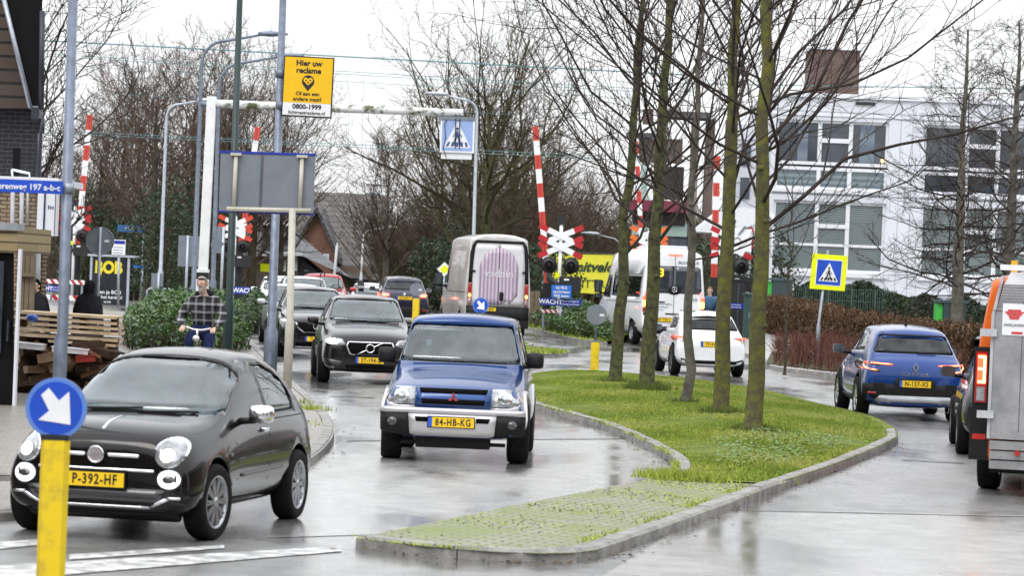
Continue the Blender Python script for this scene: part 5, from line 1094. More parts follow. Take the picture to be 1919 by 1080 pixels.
def wiper(t, bv, segs, ax='F', off=.035):
    for (a, b) in segs:
        d, o0 = AX[ax]; pts = []
        for i in range(7):
            f = i / 6; h = bv.ray_cast(o0(a[0] + (b[0] - a[0]) * f, a[1] + (b[1] - a[1]) * f), d)[0]
            if h: pts.append(h - d * off)
        mb = MB(); mb.tube(pts, .011, 5); mb.build('wiper', PLAST, t)
def seats(t, y, z, x=.36, h=.62, rear=None, wheel=True, left=True):
    mb = MB()
    for yy in ([y] + ([rear] if rear else [])):
        for s in (-1, 1):
            mb.prism([(s * x - .22, yy, z), (s * x + .22, yy, z), (s * x + .18, yy + .18, z + h), (s * x - .18, yy + .18, z + h)], (0, .12, .0)); mb.prism([(s * x - .12, yy + .18, z + h + .03), (s * x + .12, yy + .18, z + h + .03), (s * x + .1, yy + .2, z + h + .22), (s * x - .1, yy + .2, z + h + .22)], (0, .08, 0))
    mb.build('seat', mat('seat_fabric', (.05, .05, .055), .8, var=.3), t)
    if wheel:      # steering wheel, on the driver's left (picture right when facing us)
        mb = MB(); c = Vector((x, y - .48, z + .30)); r = .18; pts = [c + Vector((r * math.cos(a), r * math.sin(a) * .35, r * math.sin(a) * .93)) for a in [6.28318 * i / 20 for i in range(21)]]; mb.tube(pts, .016, 6); mb.tube([c + Vector((-r, 0, 0)), c + Vector((r, 0, 0))], .018, 5); mb.build('steering_wheel', PLAST, t)
def cav(ylist):   # (y, zbottom, halfwidth at belt, zbelt, halfwidth top, ztop)
    return [(y, [(-w, z0), (w, z0), (w, zb), (wt, zt), (-wt, zt), (-w, zb)]) for y, z0, w, zb, wt, zt in ylist]
def place(px, py, front=None):
    g = G(px, py); return (g.x, g.y)
def ring_badge(t, name, x, z, r, bv, ax, m, mid=None, th=.014, txt=None):
    s = 1 if ax == 'B' else -1; d, o0 = AX[ax]; y = bv.ray_cast(o0(x, z), d)[0].y + s * .03; mb = MB(); mb.lathe([(r - th, -.008), (r, -.008), (r, .008), (r - th, .008)], (x, y, z), 'Y', 28, 0, close=True)
    if mid: mb.disc((x, y, z), r - th, 'Y', .006, 24, 1)
    return mb, y
# ---------------- small hatchback, dark grey (front left)
hw = .80; L_, H_ = 3.57, 1.49
DG = paint('dark_grey_brown_paint', (.007, .006, .0063), .5, .2, ct=.62)
st = [(-1.79, .60, .30, .42, .56, .58, .70, .48, .72), (-1.74, .75, .20, .42, .60, .71, .80, .54, .83), (-1.52, .81, .16, .48, .70, .74, .90, .58, .93), (-1.15, .815, .16, .55, .80, .74, .915, .64, .95), (-.80, .815, .17, .6, .88, .745, .955, .68, .985),
      (-.14, .80, .17, .55, .90, .75, 1.385, .57, 1.44), (.35, .80, .17, .55, .91, .75, 1.415, .58, 1.475), (1.02, .80, .17, .55, .92, .75, 1.385, .54, 1.46), (1.42, .80, .18, .55, .92, .74, 1.25, .54, 1.34), (1.68, .78, .2, .5, .90, .70, 1.00, .55, 1.04), (1.77, .66, .26, .5, .74, .56, .84, .46, .86), (1.79, .5, .3, .5, .7, .46, .76, .4, .78)]
side1 = [(-.56, .95), (-.42, 1.13), (-.08, 1.31), (.22, 1.34), (.22, .94)]; side2 = [(.29, .94), (.29, 1.34), (.66, 1.335), (1.06, 1.22), (1.16, 1.05), (1.10, .95)]
ws_ = [(-.64, .965), (.64, .965), (.665, 1.01), (.555, 1.355), (.51, 1.38), (-.51, 1.38), (-.555, 1.355), (-.665, 1.01)]
wheels = dict(y=(-1.17, 1.13), r=.30, w=.19, track=1.42, arch=.335, spokes=10, style=1, rim=.70)
f_loc = G(330, 1003)
fiat, bv = vehicle('small_hatchback', 'dark grey retro hatchback with round lit headlights, nearest car at the left', 'car', (-2.78, 24.8, 0), R(-12), st, wheels, 1.63, H_, DG, [('F', ws_, GLASSW, -.1), ('S', side1, GLASSS, 0), ('S', side2, GLASSS, 0), ('B', [(-.5, .99), (.5, .99), (.42, 1.27), (-.42, 1.27)], GLASSR, .9)],
    crease={4: .25}, cavity=cav([(-.64, .70, .64, .85, .57, .91), (-.2, .6, .67, .88, .48, 1.32), (.3, .5, .68, .88, .49, 1.38), (.9, .5, .68, .88, .48, 1.34), (1.35, .6, .63, .87, .45, 1.18)]), steer=R(-6))
seats(fiat, .0, .62, .33, .5, rear=.75)
for s in (1, -1):
    c = (s * .575, .705); pol = ell(c[0], c[1], .098, .105)
    hl = proj(bv, pol, 'F', .020, .05, .06).build('headlight', LAMPG, fiat); proj(bv, ell(*c, .112, .120), 'F', .012, .05, .06).build('headlight_ring', CHROME, hl); proj(bv, ell(c[0] - .01, c[1] - .02, .050, .050), 'F', .024, .01, .05).build('bulb', HL_W, hl)
    c = (s * .585, .50); dl = proj(bv, ell(*c, .088, .072), 'F', .004, .04, .06).build('daytime_light', DRL, fiat); proj(bv, ell(*c, .098, .082), 'F', .002, .04, .06).build('lamp_surround', LAMPD, dl); proj(bv, ell(*c, .048, .030), 'F', .012, .012, .05).build('lamp_centre', LAMPD, dl)
part(fiat, bv, 'chrome_bar', [rrect(.09, .655, .345, .685, .012)], 'F', CHROME, .02); part(fiat, bv, 'chrome_strip', [rrect(-.47, .548, .47, .57, .008)], 'F', CHROME, .015, both=False)
mb, y = ring_badge(fiat, 'b', 0, .67, .068, bv, 'F', CHROME, True); put_text(mb, 'FIAT', .035, (0, y - .012, .67), m=0, bold=.03); mb.build('badge', [CHROME, mat('badge_grey', (.45, .40, .42), .3, .5)], fiat)
part(fiat, bv, 'bonnet_strip', [(-.012, -1.66), (.012, -1.66), (.016, -1.18), (-.016, -1.18)], 'T', CHROME, .008, both=False)
MESHG = blindmat('mesh_grille', (.006, .006, .006), (.05, .05, .055), 9)
part(fiat, bv, 'lower_grille', [(-.56, .42), (-.50, .29), (.50, .29), (.56, .42)], 'F', MESHG, .008, both=False)
ch = [[(-.44, .262), (.44, .262), (.44, .285), (-.44, .285)], [(.44, .262), (.60, .345), (.56, .355), (.44, .285)], [(.58, .345), (.68, .345), (.68, .366), (.57, .366)]]
part(fiat, bv, 'bumper_chrome', ch, 'F', CHROME, .02); plate(fiat, bv, 'P-392-HF', -.02, .478, 'F')
part(fiat, bv, 'lower_bumper', [rrect(-.62, .155, .62, .235, .03)], 'F', PLAST, .006, both=False)
mirrors(fiat, .80, -.45, .97, DG, .20, .15, .13, CHROME); wiper(fiat, bv, [((-.50, .975), (.06, 1.0)), ((.05, .975), (.52, .985))])
mb = MB(); line_side(bv, mb, [(-.66, .88), (-.62, .30), (.22, .28), (.30, .89)]); line_side(bv, mb, [(-.60, .89), (1.35, .90)], .008); mb.build('door_gap', WELL, fiat)
mb = MB(); 
for a in 'LR': proj(bv, [(-.55, .465), (.62, .475), (.62, .50), (-.55, .49)], a, .012, .012, mb=mb)
mb.build('rub_strip', mat('strip_grey', (.10, .095, .095), .35, .4), fiat)
mb = MB()
for a in 'LR': proj(bv, rrect(.05, .80, .22, .835, .012), a, .03, .02, mb=mb)
mb.build('door_handle', CHROME, fiat); mb = MB()
for a in 'LR': proj(bv, [(-.78, .20), (.72, .20), (.72, .235), (-.78, .235)], a, .012, .012, mb=mb); proj(bv, rrect(-.86, .64, -.80, .67, .01), a, .01, .01, mb=mb, m=0)
mb.build('sill_strip', MATS['strip_grey'], fiat)
# ---------------- blue and silver compact off-roader
BLU = paint('blue_paint', (.007, .045, .18), .3, .28, ct=.8); SIL = paint('silver_paint', (.52, .51, .53), .5, .35)
st = [(-1.86, .70, .34, .46, .60, .70, .66, .64, .68), (-1.83, .79, .30, .46, .64, .76, .80, .66, .83), (-1.72, .83, .28, .5, .70, .785, .875, .68, .90), (-1.3, .845, .28, .55, .82, .785, .955, .68, 1.0), (-.80, .845, .28, .6, .95, .79, 1.04, .70, 1.09),
      (-.22, .84, .28, .6, 1.0, .78, 1.60, .60, 1.66), (.1, .84, .28, .6, 1.0, .78, 1.64, .62, 1.695), (1.2, .84, .28, .6, 1.0, .78, 1.63, .62, 1.685), (1.66, .84, .28, .6, 1.0, .78, 1.56, .60, 1.64), (1.80, .83, .3, .6, 1.0, .77, 1.10, .66, 1.12), (1.84, .78, .32, .6, .9, .74, 1.0, .60, 1.02)]
ws_ = [(-.69, 1.12), (.69, 1.12), (.705, 1.15), (.60, 1.53), (.57, 1.555), (-.57, 1.555), (-.60, 1.53), (-.705, 1.15)]
wheels = dict(y=(-1.20, 1.10), r=.35, w=.24, track=1.46, arch=.40)
paj, bv = vehicle('compact_off_roader', 'blue and silver compact off roader driving towards the viewer in the middle lane', 'car', (-.55, 35.7, 0), R(-2), st, wheels, 1.70, 1.70, BLU,
    [('F', ws_, GLASSW, -.2), ('S', [(-.50, 1.09), (-.22, 1.50), (.30, 1.54), (.30, 1.07)], GLASSS, 0), ('S', [(.40, 1.07), (.40, 1.54), (1.45, 1.52), (1.5, 1.09)], GLASSS, 0)],
    crease={4: .4, 5: .5, 's5': .6, 's4': .4, 's9': .4}, cavity=cav([(-.66, .8, .68, 1.0, .6, 1.05), (-.25, .7, .70, 1.0, .54, 1.53), (.2, .6, .70, 1.0, .55, 1.60), (1.5, .6, .70, 1.0, .54, 1.57), (1.65, .7, .68, 1.0, .54, 1.5)]), steer=R(4))
seats(paj, .05, .75, .36, .5, rear=.9)
mb = MB(); put_text(mb, '', .1, (0, 0, 0)) if 0 else None
c = [(-.75, .66), (.75, .66), (.76, .60), (.76, .575), (-.76, .575), (-.76, .60)]
each(paj, bv, 'front_wing', [(.43, .655), (.62, .655), (.77, .70), (.775, .80), (.80, .80), (.83, .62), (.43, .62)], 'F', SIL, .010, .06)
part(paj, bv, 'bumper', [(-.83, .565), (-.83, .63), (.83, .63), (.83, .565)], 'F', SIL, .035, .08, both=False); part(paj, bv, 'bumper_middle', [(-.48, .335), (-.50, .56), (.50, .56), (.48, .335), (.42, .31), (-.42, .31)], 'F', SIL, .045, .08, both=False)
each(paj, bv, 'fog_panel', [(.485, .56), (.83, .56), (.82, .36), (.78, .33), (.465, .31)], 'F', PLAST, .04, .08)
each(paj, bv, 'fog_lamp', ell(.68, .465, .055, .05, 16), 'F', LAMPD, .055, .02); part(paj, bv, 'bumper_opening', [(.27, .475), (.41, .475), (.43, .53), (.27, .53)], 'F', WELL, .052, .01)
gr = part(paj, bv, 'grille', [rrect(-.42, .66, .42, .865, .01)], 'F', BLU, .02, .05, both=False)
mb = MB(); proj(bv, [(-.375, .80), (.375, .80), (.39, .855), (-.39, .855)], 'F', .024, .01, mb=mb); proj(bv, [(-.35, .675), (.35, .675), (.365, .735), (-.365, .735)], 'F', .024, .01, mb=mb); mb.build('grille_slot', WELL, gr)
mb = MB(); yb = bv.ray_cast(Vector((0, -20, .76)), Vector((0, 1, 0)))[0].y - .04
for a in (90, 210, 330):
    d = Vector((math.cos(R(a)), 0, math.sin(R(a)))); n_ = Vector((-d.z, 0, d.x)); o_ = Vector((0, yb, .752)); mb.prism([o_, o_ + d * .032 + n_ * .019, o_ + d * .064, o_ + d * .032 - n_ * .019], (0, .02, 0))
mb.build('badge', mat('badge_red_chrome', (.55, .10, .12), .2, .6), paj)
for s in (1, -1):
    pol = [(.435, .865), (.80, .862), (.805, .80), (.77, .70), (.66, .665), (.435, .665)]; pol = pol if s > 0 else mirror(pol); hl = proj(bv, pol, 'F', .018, .05, .08).build('headlight', LAMPG, paj)
    pa_ = [(.74, .855), (.80, .855), (.805, .80), (.775, .715), (.72, .69), (.76, .78)]; proj(bv, pa_ if s > 0 else mirror(pa_), 'F', .021, .01).build('indicator', AMB_OFF, hl); proj(bv, ell(s * .59, .765, .085, .075, 20), 'F', .024, .012).build('reflector', CHROME, hl); proj(bv, ell(s * .59, .765, .055, .05, 20), 'F', .028, .006).build('lens', LAMPG, hl)
plate(paj, bv, '84-HB-KG', -.01, .475, 'F', off=.065)
mb = MB(); mb.box((-.42, -1.70, .17), (.42, -1.3, .33)); mb.box((-.60, -1.62, .20), (.60, -1.55, .24)); mb.box((-.7, -1.25, .30), (.7, -1.15, .38)); mb.build('skid_guard', PLAST, paj)
mirrors(paj, .77, -.52, 1.17, PLAST, .21, .19, .12); wiper(paj, bv, [((-.55, 1.14), (.02, 1.13)), ((.02, 1.135), (.56, 1.13))], off=.03)
mb = MB(); line_side(bv, mb, [(-.62, 1.0), (-.62, .4), (.3, .36), (.36, 1.0)]); mb.build('door_gap', WELL, paj)
mb = MB()
for a in 'LR': proj(bv, [(-1.8, .55), (1.8, .55), (1.8, .30), (.75, .30), (.6, .38), (-.7, .38), (-.78, .30), (-1.8, .30)], a, .012, .03, mb=mb) if 0 else None
for wy in wheels['y']:
    for a in 'LR':
        arc = [(wy + .47 * math.cos(R(q)), .37 + .47 * math.sin(R(q))) for q in range(-10, 191, 20)] + [(wy + .40 * math.cos(R(q)), .37 + .40 * math.sin(R(q))) for q in range(190, -11, -20)]; proj(bv, arc, a, .03, .06, mb=mb)
mb.build('wheel_arch_trim', SIL, paj)
mb = MB(); proj(bv, [(.30, 1.49), (.38, 1.49), (.36, 1.54), (.30, 1.53)], 'F', .0, .002, mb=mb) if 0 else None
mb = MB(); mb.box((-.42, -.40, 1.30), (-.36, -.395, 1.37)); mb.build('sticker', SWHITE, paj); mb = MB(); mb.box((.10, -.62, 1.085), (.50, -.45, 1.10)); mb.build('papers', SWHITE, paj)
mb = MB(); mb.box((-.09, -.30, 1.47), (.13, -.27, 1.53)); mb.build('rear_view_mirror', PLAST, paj)
# ---------------- generic crossover seen from the front
def suv(name, label, px, py, rz, col, z=None, W_=1.9, H_=1.66, L_=4.69, yloc=None):
    h = W_ / 2 - .02; l = L_ / 2; k = H_ / 1.66
    st = [(-l, h * .70, .30, .45, .62, h * .68, .74, h * .6, .76), (-l + .05, h * .85, .24, .45, .70, h * .82, .86 * k, h * .68, .89 * k), (-l + .28, h * .97, .21, .5, .78, h * .90, .96 * k, h * .74, 1.0 * k), (-l + .9, h, .2, .55, .92, h * .91, 1.05 * k, h * .76, 1.09 * k), (-l + 1.42, h, .2, .6, 1.02 * k, h * .91, 1.10 * k, h * .78, 1.14 * k),
          (-l + 2.15, h, .2, .6, 1.06 * k, h * .90, 1.54 * k, h * .68, 1.61 * k), (0.1, h, .2, .6, 1.06 * k, h * .9, 1.61 * k, h * .70, 1.665 * k), (l - 1.1, h, .2, .6, 1.08 * k, h * .9, 1.60 * k, h * .69, 1.65 * k), (l - .55, h * .99, .22, .6, 1.08 * k, h * .88, 1.50 * k, h * .64, 1.58 * k), (l - .18, h * .95, .24, .6, 1.06 * k, h * .85, 1.12 * k, h * .72, 1.14 * k), (l - .02, h * .85, .28, .6, .95, h * .76, 1.0, h * .6, 1.02)]
    a, b = h * .745, h * .64
    wsd = [(-a, 1.155 * k), (a, 1.155 * k), (a + .01, 1.19 * k), (b, 1.53 * k), (b - .05, 1.56 * k), (-b + .05, 1.56 * k), (-b, 1.53 * k), (-a - .01, 1.19 * k)]
    s1 = [(-l + 1.68, 1.14 * k), (-l + 2.2, 1.50 * k), (-.05, 1.54 * k), (-.05, 1.12 * k)]; s2 = [(.03, 1.12 * k), (.03, 1.54 * k), (l - 1.25, 1.53 * k), (l - 1.1, 1.16 * k)]
    wheels = dict(y=(-l + .88, l - .98), r=.36, w=.24, track=W_ - .26, arch=.405, spokes=5)
    loc = G(px, py); yc = loc.y + l; loc = (loc.x - math.sin(rz) * l * -1 * -1, yc)
    t, bv = vehicle(name, label, 'car', loc, rz, st, wheels, W_, H_, col, [('F', wsd, GLASSW, -.1), ('S', s1, GLASSS, 0), ('S', s2, GLASSS, 0)], crease={4: .35, 5: .4, 's5': .5, 's4': .4},
        cavity=cav([(-l + 1.62, .8, h * .82, 1.0 * k, h * .7, 1.06 * k), (-l + 2.15, .7, h * .83, 1.04 * k, h * .59, 1.49 * k), (.2, .6, h * .83, 1.04 * k, h * .60, 1.57 * k), (l - .9, .6, h * .82, 1.04 * k, h * .58, 1.52 * k), (l - .6, .7, h * .8, 1.04 * k, h * .56, 1.42 * k)]))
    seats(t, -.25, .80 * k, .38, .52, rear=.7); mirrors(t, h * .98, -l + 1.6, 1.14 * k, col, .22, .15, .13); wiper(t, bv, [((-.6, 1.155 * k), (.0, 1.165 * k)), ((.0, 1.15 * k), (.62, 1.165 * k))])
    mb = MB(); line_side(bv, mb, [(-l + 1.4, 1.0), (-l + 1.45, .35), (-.05, .33), (0, 1.0)]); line_side(bv, mb, [(0, 1.0), (.0, .33), (.9, .35), (1.2, 1.0)]); mb.build('door_gap', WELL, t)
    part(t, bv, 'rear_view_mirror', [(-.14, 1.55 * k), (-.09, 1.47 * k), (.09, 1.47 * k), (.14, 1.55 * k)], 'F', PLAST, -.02, .01, both=False)
    return t, bv, h, l, k
VG = paint('grey_brown_metallic', (.016, .0135, .015), .6, .25, ct=.7)
vo, bv, h, l, k = suv('family_crossover', 'dark grey brown crossover with diagonal bar grille and one bright lit headlight', 691, 722, R(6), VG)
fr = part(vo, bv, 'grille', [(-.42, .80), (-.45, .72), (-.39, .57), (-.34, .545), (.34, .545), (.39, .57), (.45, .72), (.42, .80)], 'F', CHROME, .015, both=False); proj(bv, [(-.40, .785), (-.425, .72), (-.37, .585), (-.33, .565), (.33, .565), (.37, .585), (.425, .72), (.40, .785)], 'F', .02, .01).build('grille_mesh', WELL, fr)
mb = MB(); proj(bv, [(-.25, .565), (-.215, .565), (.25, .785), (.215, .785)], 'F', .028, .008, mb=mb); mb.build('diagonal_bar', CHROME, fr)
mb, y = ring_badge(vo, 'b', 0, .675, .085, bv, 'F', CHROME, True, .02); mb.build('badge', [CHROME, WELL], vo)
for s in (1, -1):
    pol = [(.46, .74), (.52, .84), (.80, .885), (.87, .86), (.84, .74), (.6, .70)]; hl = proj(bv, pol if s > 0 else mirror(pol), 'F', .01, .03, .07).build('headlight', LAMPG, vo)
    if s < 0: proj(bv, mirror(ell(.70, .79, .12, .05)), 'F', .015, .01).build('bulb', HL_C, hl)
    else: proj(bv, ell(.70, .79, .05, .04), 'F', .015, .01).build('bulb', LAMPD, hl)
plate(vo, bv, 'ST-194-Z', .0, .455, 'F'); part(vo, bv, 'lower_grille', [(-.46, .37), (-.42, .26), (.42, .26), (.46, .37)], 'F', WELL, .006, both=False)
each(vo, bv, 'bumper_vent', [(.50, .42), (.80, .47), (.70, .36), (.54, .33)], 'F', mat('vent_grey', (.09, .09, .095), .4, .4), .01); part(vo, bv, 'lower_bumper', [rrect(-.75, .215, .75, .27, .02)], 'F', PLAST, .01, both=False); each(vo, bv, 'fog_lamp', rrect(.66, .28, .80, .32, .01), 'F', LAMPG, .016)
mz, bv, h, l, k = suv('dark_crossover', 'dark crossover with winged chrome grille queuing behind the grey brown one', 591, 673, R(7), paint('anthracite_paint', (.012, .013, .017), .6, .22), W_=1.84, H_=1.68, L_=4.55)
fr = part(mz, bv, 'grille', [(-.50, .84), (-.44, .70), (-.30, .60), (.30, .60), (.44, .70), (.50, .84)], 'F', CHROME, .012, both=False); proj(bv, [(-.47, .845), (-.415, .715), (-.29, .62), (.29, .62), (.415, .715), (.47, .845)], 'F', .02, .012).build('grille_mesh', WELL, fr)
mb, y = ring_badge(mz, 'b', 0, .765, .085, bv, 'F', CHROME, True, .012); mb.prism([(-.07, y - .012, .79), (0, y - .012, .745), (.07, y - .012, .79), (0, y - .012, .72)], (0, .01, 0), 0); mb.build('badge', [CHROME, WELL], mz)
for s in (1, -1):
    pol = [(.50, .80), (.52, .85), (.78, .93), (.87, .95), (.84, .84), (.66, .79)]; pol = pol if s > 0 else mirror(pol); hl = proj(bv, pol, 'F', .01, .03, .07).build('headlight', LAMPG, mz); proj(bv, ell(s * .74, .87, .06, .025), 'F', .015, .01).build('bulb', DRL, hl)
plate(mz, bv, 'TJ-584-P', .0, .46, 'F'); part(mz, bv, 'lower_grille', [(-.50, .38), (-.46, .29), (.46, .29), (.50, .38)], 'F', WELL, .006, both=False); part(mz, bv, 'chrome_lip', [rrect(-.5, .245, .5, .27, .01)], 'F', CHROME, .012, both=False); each(mz, bv, 'bumper_cladding', [(.52, .42), (.84, .45), (.84, .25), (.54, .25)], 'F', PLAST, .01)
# ---------------- plainer cars farther back in the queue
c1, bv, h, l, k = suv('queued_estate_car', 'pale grey car directly behind the dark crossover in the queue', 562, 651, R(8), paint('grey_silver', (.52, .53, .55), .5, .3), W_=1.82, H_=1.68, L_=4.5)
each(c1, bv, 'headlight', [(.55, .80), (.86, .88), (.86, .76), (.6, .72)], 'F', DRL, .01); part(c1, bv, 'grille', [rrect(-.4, .55, .4, .75, .03)], 'F', WELL, .01, both=False)
c2, bv, h, l, k = suv('queued_red_car', 'pinkish red car with roof rails in the far queue', 610, 606, R(7), paint('red_paint', (.38, .02, .03), .2, .3), W_=1.80, H_=1.62, L_=4.3)
each(c2, bv, 'headlight', [(.55, .80), (.84, .88), (.84, .76), (.6, .72)], 'F', DRL, .01); part(c2, bv, 'grille', [rrect(-.4, .55, .4, .75, .03)], 'F', WELL, .01, both=False)
c3, bv, h, l, k = suv('queued_van_car', 'silver roofed tall car at the far left of the queue', 576, 629, R(8), paint('pale_silver', (.45, .47, .50), .5, .3), W_=1.80, H_=1.72, L_=4.5)
each(c3, bv, 'headlight', [(.55, .86), (.84, .94), (.84, .8), (.6, .78)], 'F', DRL, .01); part(c3, bv, 'grille', [rrect(-.4, .55, .4, .75, .03)], 'F', WELL, .01, both=False)
for c_ in (c2, c3):
    mb = MB()
    for s in (-1, 1): mb.tube([(s * .56, -.6, 1.60 + .12 * (c_ is c3)), (s * .58, -.45, 1.68 + .14 * (c_ is c3)), (s * .58, 1.0, 1.68 + .14 * (c_ is c3)), (s * .56, 1.15, 1.58 + .12 * (c_ is c3))], .02, 6)
    mb.build('roof_rail', PLAST, c_)
c4, bv, h, l, k = suv('parked_white_car', 'small white car glimpsed between the grey lamp post and the waiting sign', 532, 604, R(8), paint('white_paint', (.75, .76, .78), 0, .25), W_=1.7, H_=1.5, L_=4.0)
c5, bv, h, l, k = suv('far_white_car', 'white car mostly hidden beside the dark car with lit tail lights', 700, 603, R(6), MATS['white_paint'], W_=1.70, H_=1.30, L_=4.0)
each(c5, bv, 'headlight', [(.55, .72), (.84, .80), (.84, .68), (.6, .66)], 'F', LAMPG, .01)
# ---------------- cars seen from behind
def rearcar(name, label, px, py, rz, col, W_, H_, L_, kind='hatch', clad=None, rim=None):
    h = W_ / 2 - .02; l = L_ / 2; k = H_ / 1.56
    st = [(-l, h * .66, .30, .45, .62, h * .62, .72, h * .5, .74), (-l + .10, h * .86, .22, .45, .72, h * .82, .84 * k, h * .66, .87 * k), (-l + .45, h * .98, .18, .5, .84, h * .9, .95 * k, h * .74, .99 * k), (-l + 1.25, h, .18, .58, .98 * k, h * .9, 1.04 * k, h * .78, 1.08 * k),
          (-l + 1.95, h, .18, .58, 1.02 * k, h * .88, 1.46 * k, h * .67, 1.52 * k), (.1, h, .18, .58, 1.03 * k, h * .88, 1.52 * k, h * .68, 1.575 * k), (l - 1.05, h, .18, .58, 1.05 * k, h * .87, 1.50 * k, h * .66, 1.55 * k), (l - .60, h, .2, .6, 1.06 * k, h * .85, 1.43 * k, h * .65, 1.48 * k),
          (l - .22, h * .99, .22, .62, 1.00 * k, h * .86, 1.04 * k, h * .74, 1.07 * k), (l - .06, h * .96, .24, .60, .92 * k, h * .84, .97 * k, h * .70, .985 * k), (l - .02, h * .92, .26, .55, .80 * k, h * .82, .84 * k, h * .7, .85 * k), (l, h * .82, .30, .5, .66 * k, h * .76, .70 * k, h * .6, .71 * k)]
    a, b = h * .74, h * .62
    rw = [(-a, 1.10 * k), (a, 1.10 * k), (a + .005, 1.14 * k), (b, 1.38 * k), (b - .06, 1.405 * k), (-b + .06, 1.405 * k), (-b, 1.38 * k), (-a - .005, 1.14 * k)]
    s1 = [(-l + 1.55, 1.08 * k), (-l + 2.05, 1.40 * k), (-.0, 1.45 * k), (-.0, 1.10 * k)]; s2 = [(.07, 1.10 * k), (.07, 1.45 * k), (l - 1.35, 1.41 * k), (l - 1.0, 1.18 * k), (l - 1.1, 1.12 * k)]
    wheels = dict(y=(-l + .84, l - .80), r=.345, w=.22, track=W_ - .24, arch=.39, spokes=5, mat=rim or ALLOY)
    loc = G(px, py); t, bv = vehicle(name, label, 'car', (loc.x + math.sin(rz) * l, loc.y - math.cos(rz) * l), rz, st, wheels, W_, H_, col, [('B', rw, GLASSR, .5), ('S', s1, GLASSS, 0), ('S', s2, GLASSS, 0), ('F', [(-a, 1.10 * k), (a, 1.10 * k), (b, 1.40 * k), (-b, 1.40 * k)], GLASSW, -.1)], crease={4: .35, 's8': .5, 's7': .4, 5: .4},
        cavity=cav([(-l + 1.5, .8, h * .80, .98 * k, h * .66, 1.0 * k), (-l + 2.0, .7, h * .80, 1.0 * k, h * .54, 1.40 * k), (.1, .6, h * .8, 1.0 * k, h * .55, 1.47 * k), (l - .95, .6, h * .79, 1.0 * k, h * .53, 1.42 * k), (l - .55, .7, h * .76, 1.0 * k, h * .52, 1.22 * k)]))
    seats(t, -.2, .78, .36, .48, rear=.65, wheel=False); mirrors(t, h * .98, -l + 1.6, 1.10 * k, col, .21, .15, .13)
    mb = MB(); line_side(bv, mb, [(-l + 1.3, 1.0), (-l + 1.35, .33), (-.0, .31), (.03, 1.02)]); line_side(bv, mb, [(.03, 1.02), (.0, .31), (l - 1.35, .4), (l - 1.05, .85), (l - .95, 1.05)]); mb.build('door_gap', WELL, t)
    mb = MB()
    for s in 'LR':
        for yy in (-.25, .75): proj(bv, rrect(yy, .86 * k, yy + .18, .89 * k, .01), s, .03, .02, mb=mb)
    mb.build('door_handle', col, t)
    part(t, bv, 'roof_spoiler', [(-h * .60, l - .70), (h * .60, l - .70), (h * .58, l - .50), (-h * .58, l - .50)], 'T', col, .02, .03, both=False)
    if clad:
        mb = MB()
        for s in 'LR':
            for wy in wheels['y']:
                arc = [(wy + .455 * math.cos(R(q)), .365 + .455 * math.sin(R(q))) for q in range(-15, 196, 21)] + [(wy + .39 * math.cos(R(q)), .365 + .39 * math.sin(R(q))) for q in range(195, -16, -21)]; proj(bv, arc, s, .012, .03, mb=mb)
            proj(bv, [(wheels['y'][0] + .4, .24), (wheels['y'][1] - .4, .24), (wheels['y'][1] - .4, .36), (wheels['y'][0] + .4, .36)], s, .01, .02, mb=mb)
        mb.build('cladding', PLAST, t)
    return t, bv, h, l, k
CB = paint('vivid_blue_paint', (.002, .04, .21), .35, .3, ct=.9)
cp, bv, h, l, k = rearcar('blue_crossover', 'vivid blue crossover with lit red C shaped tail lights waiting beside the hedge', 1712, 791, R(180 + 0.6), CB, 1.80, 1.58, 4.23, clad=True)
for s in (1, -1):
    f = (lambda q: q) if s > 0 else mirror
    tl = proj(bv, f([(.58, .96), (.86, 1.0), (.885, .92), (.84, .83), (.60, .80), (.58, .84), (.79, .87), (.81, .92), (.58, .91)]), 'B', .012, .03, .06).build('tail_light', LAMPD, cp)
    mb = MB(); proj(bv, f([(.38, .945), (.82, .965), (.82, .94), (.38, .92)]), 'B', .02, .012, .06, mb=mb); proj(bv, f([(.80, .96), (.85, .955), (.86, .90), (.82, .84), (.64, .82), (.64, .845), (.79, .865), (.815, .91)]), 'B', .02, .012, .06, mb=mb); mb.build('light_strip', TL_ON, tl)
    mb = MB(); proj(bv, f([(.42, .938), (.78, .955), (.78, .948), (.42, .931)]), 'B', .023, .006, .06, mb=mb); proj(bv, f([(.825, .94), (.838, .90), (.80, .852), (.66, .830), (.66, .838), (.79, .86), (.822, .90)]), 'B', .023, .006, .06, mb=mb); mb.build('light_core', TL_HOT, tl)
part(cp, bv, 'bumper_cladding', [(-.86, .36), (-.86, .60), (-.55, .63), (-.36, .60), (-.32, .70), (.32, .70), (.36, .60), (.55, .63), (.86, .60), (.86, .36)], 'B', PLAST, .008, .03, both=False); part(cp, bv, 'skid_plate', [(-.66, .34), (-.58, .42), (.58, .42), (.66, .34), (.60, .27), (.45, .25), (.38, .31), (-.38, .31), (-.45, .25), (-.60, .27)], 'B', mat('satin_silver', (.32, .33, .35), .35, .6), .02, .03, both=False)
each(cp, bv, 'reflector', rrect(.64, .44, .78, .47, .008), 'B', REFL, .012); plate(cp, bv, 'N-157-XS', 0, .62, 'B', off=.02)
yb = bv.ray_cast(Vector((0, 20, .80)), Vector((0, -1, 0)))[0].y + .012; mb = MB(); put_text(mb, 'CAPTUR', .078, (0, yb + .003, .775), (-1, 0, 0), (0, 0, 1), bold=.012, sx=1.25, spc=1.3)
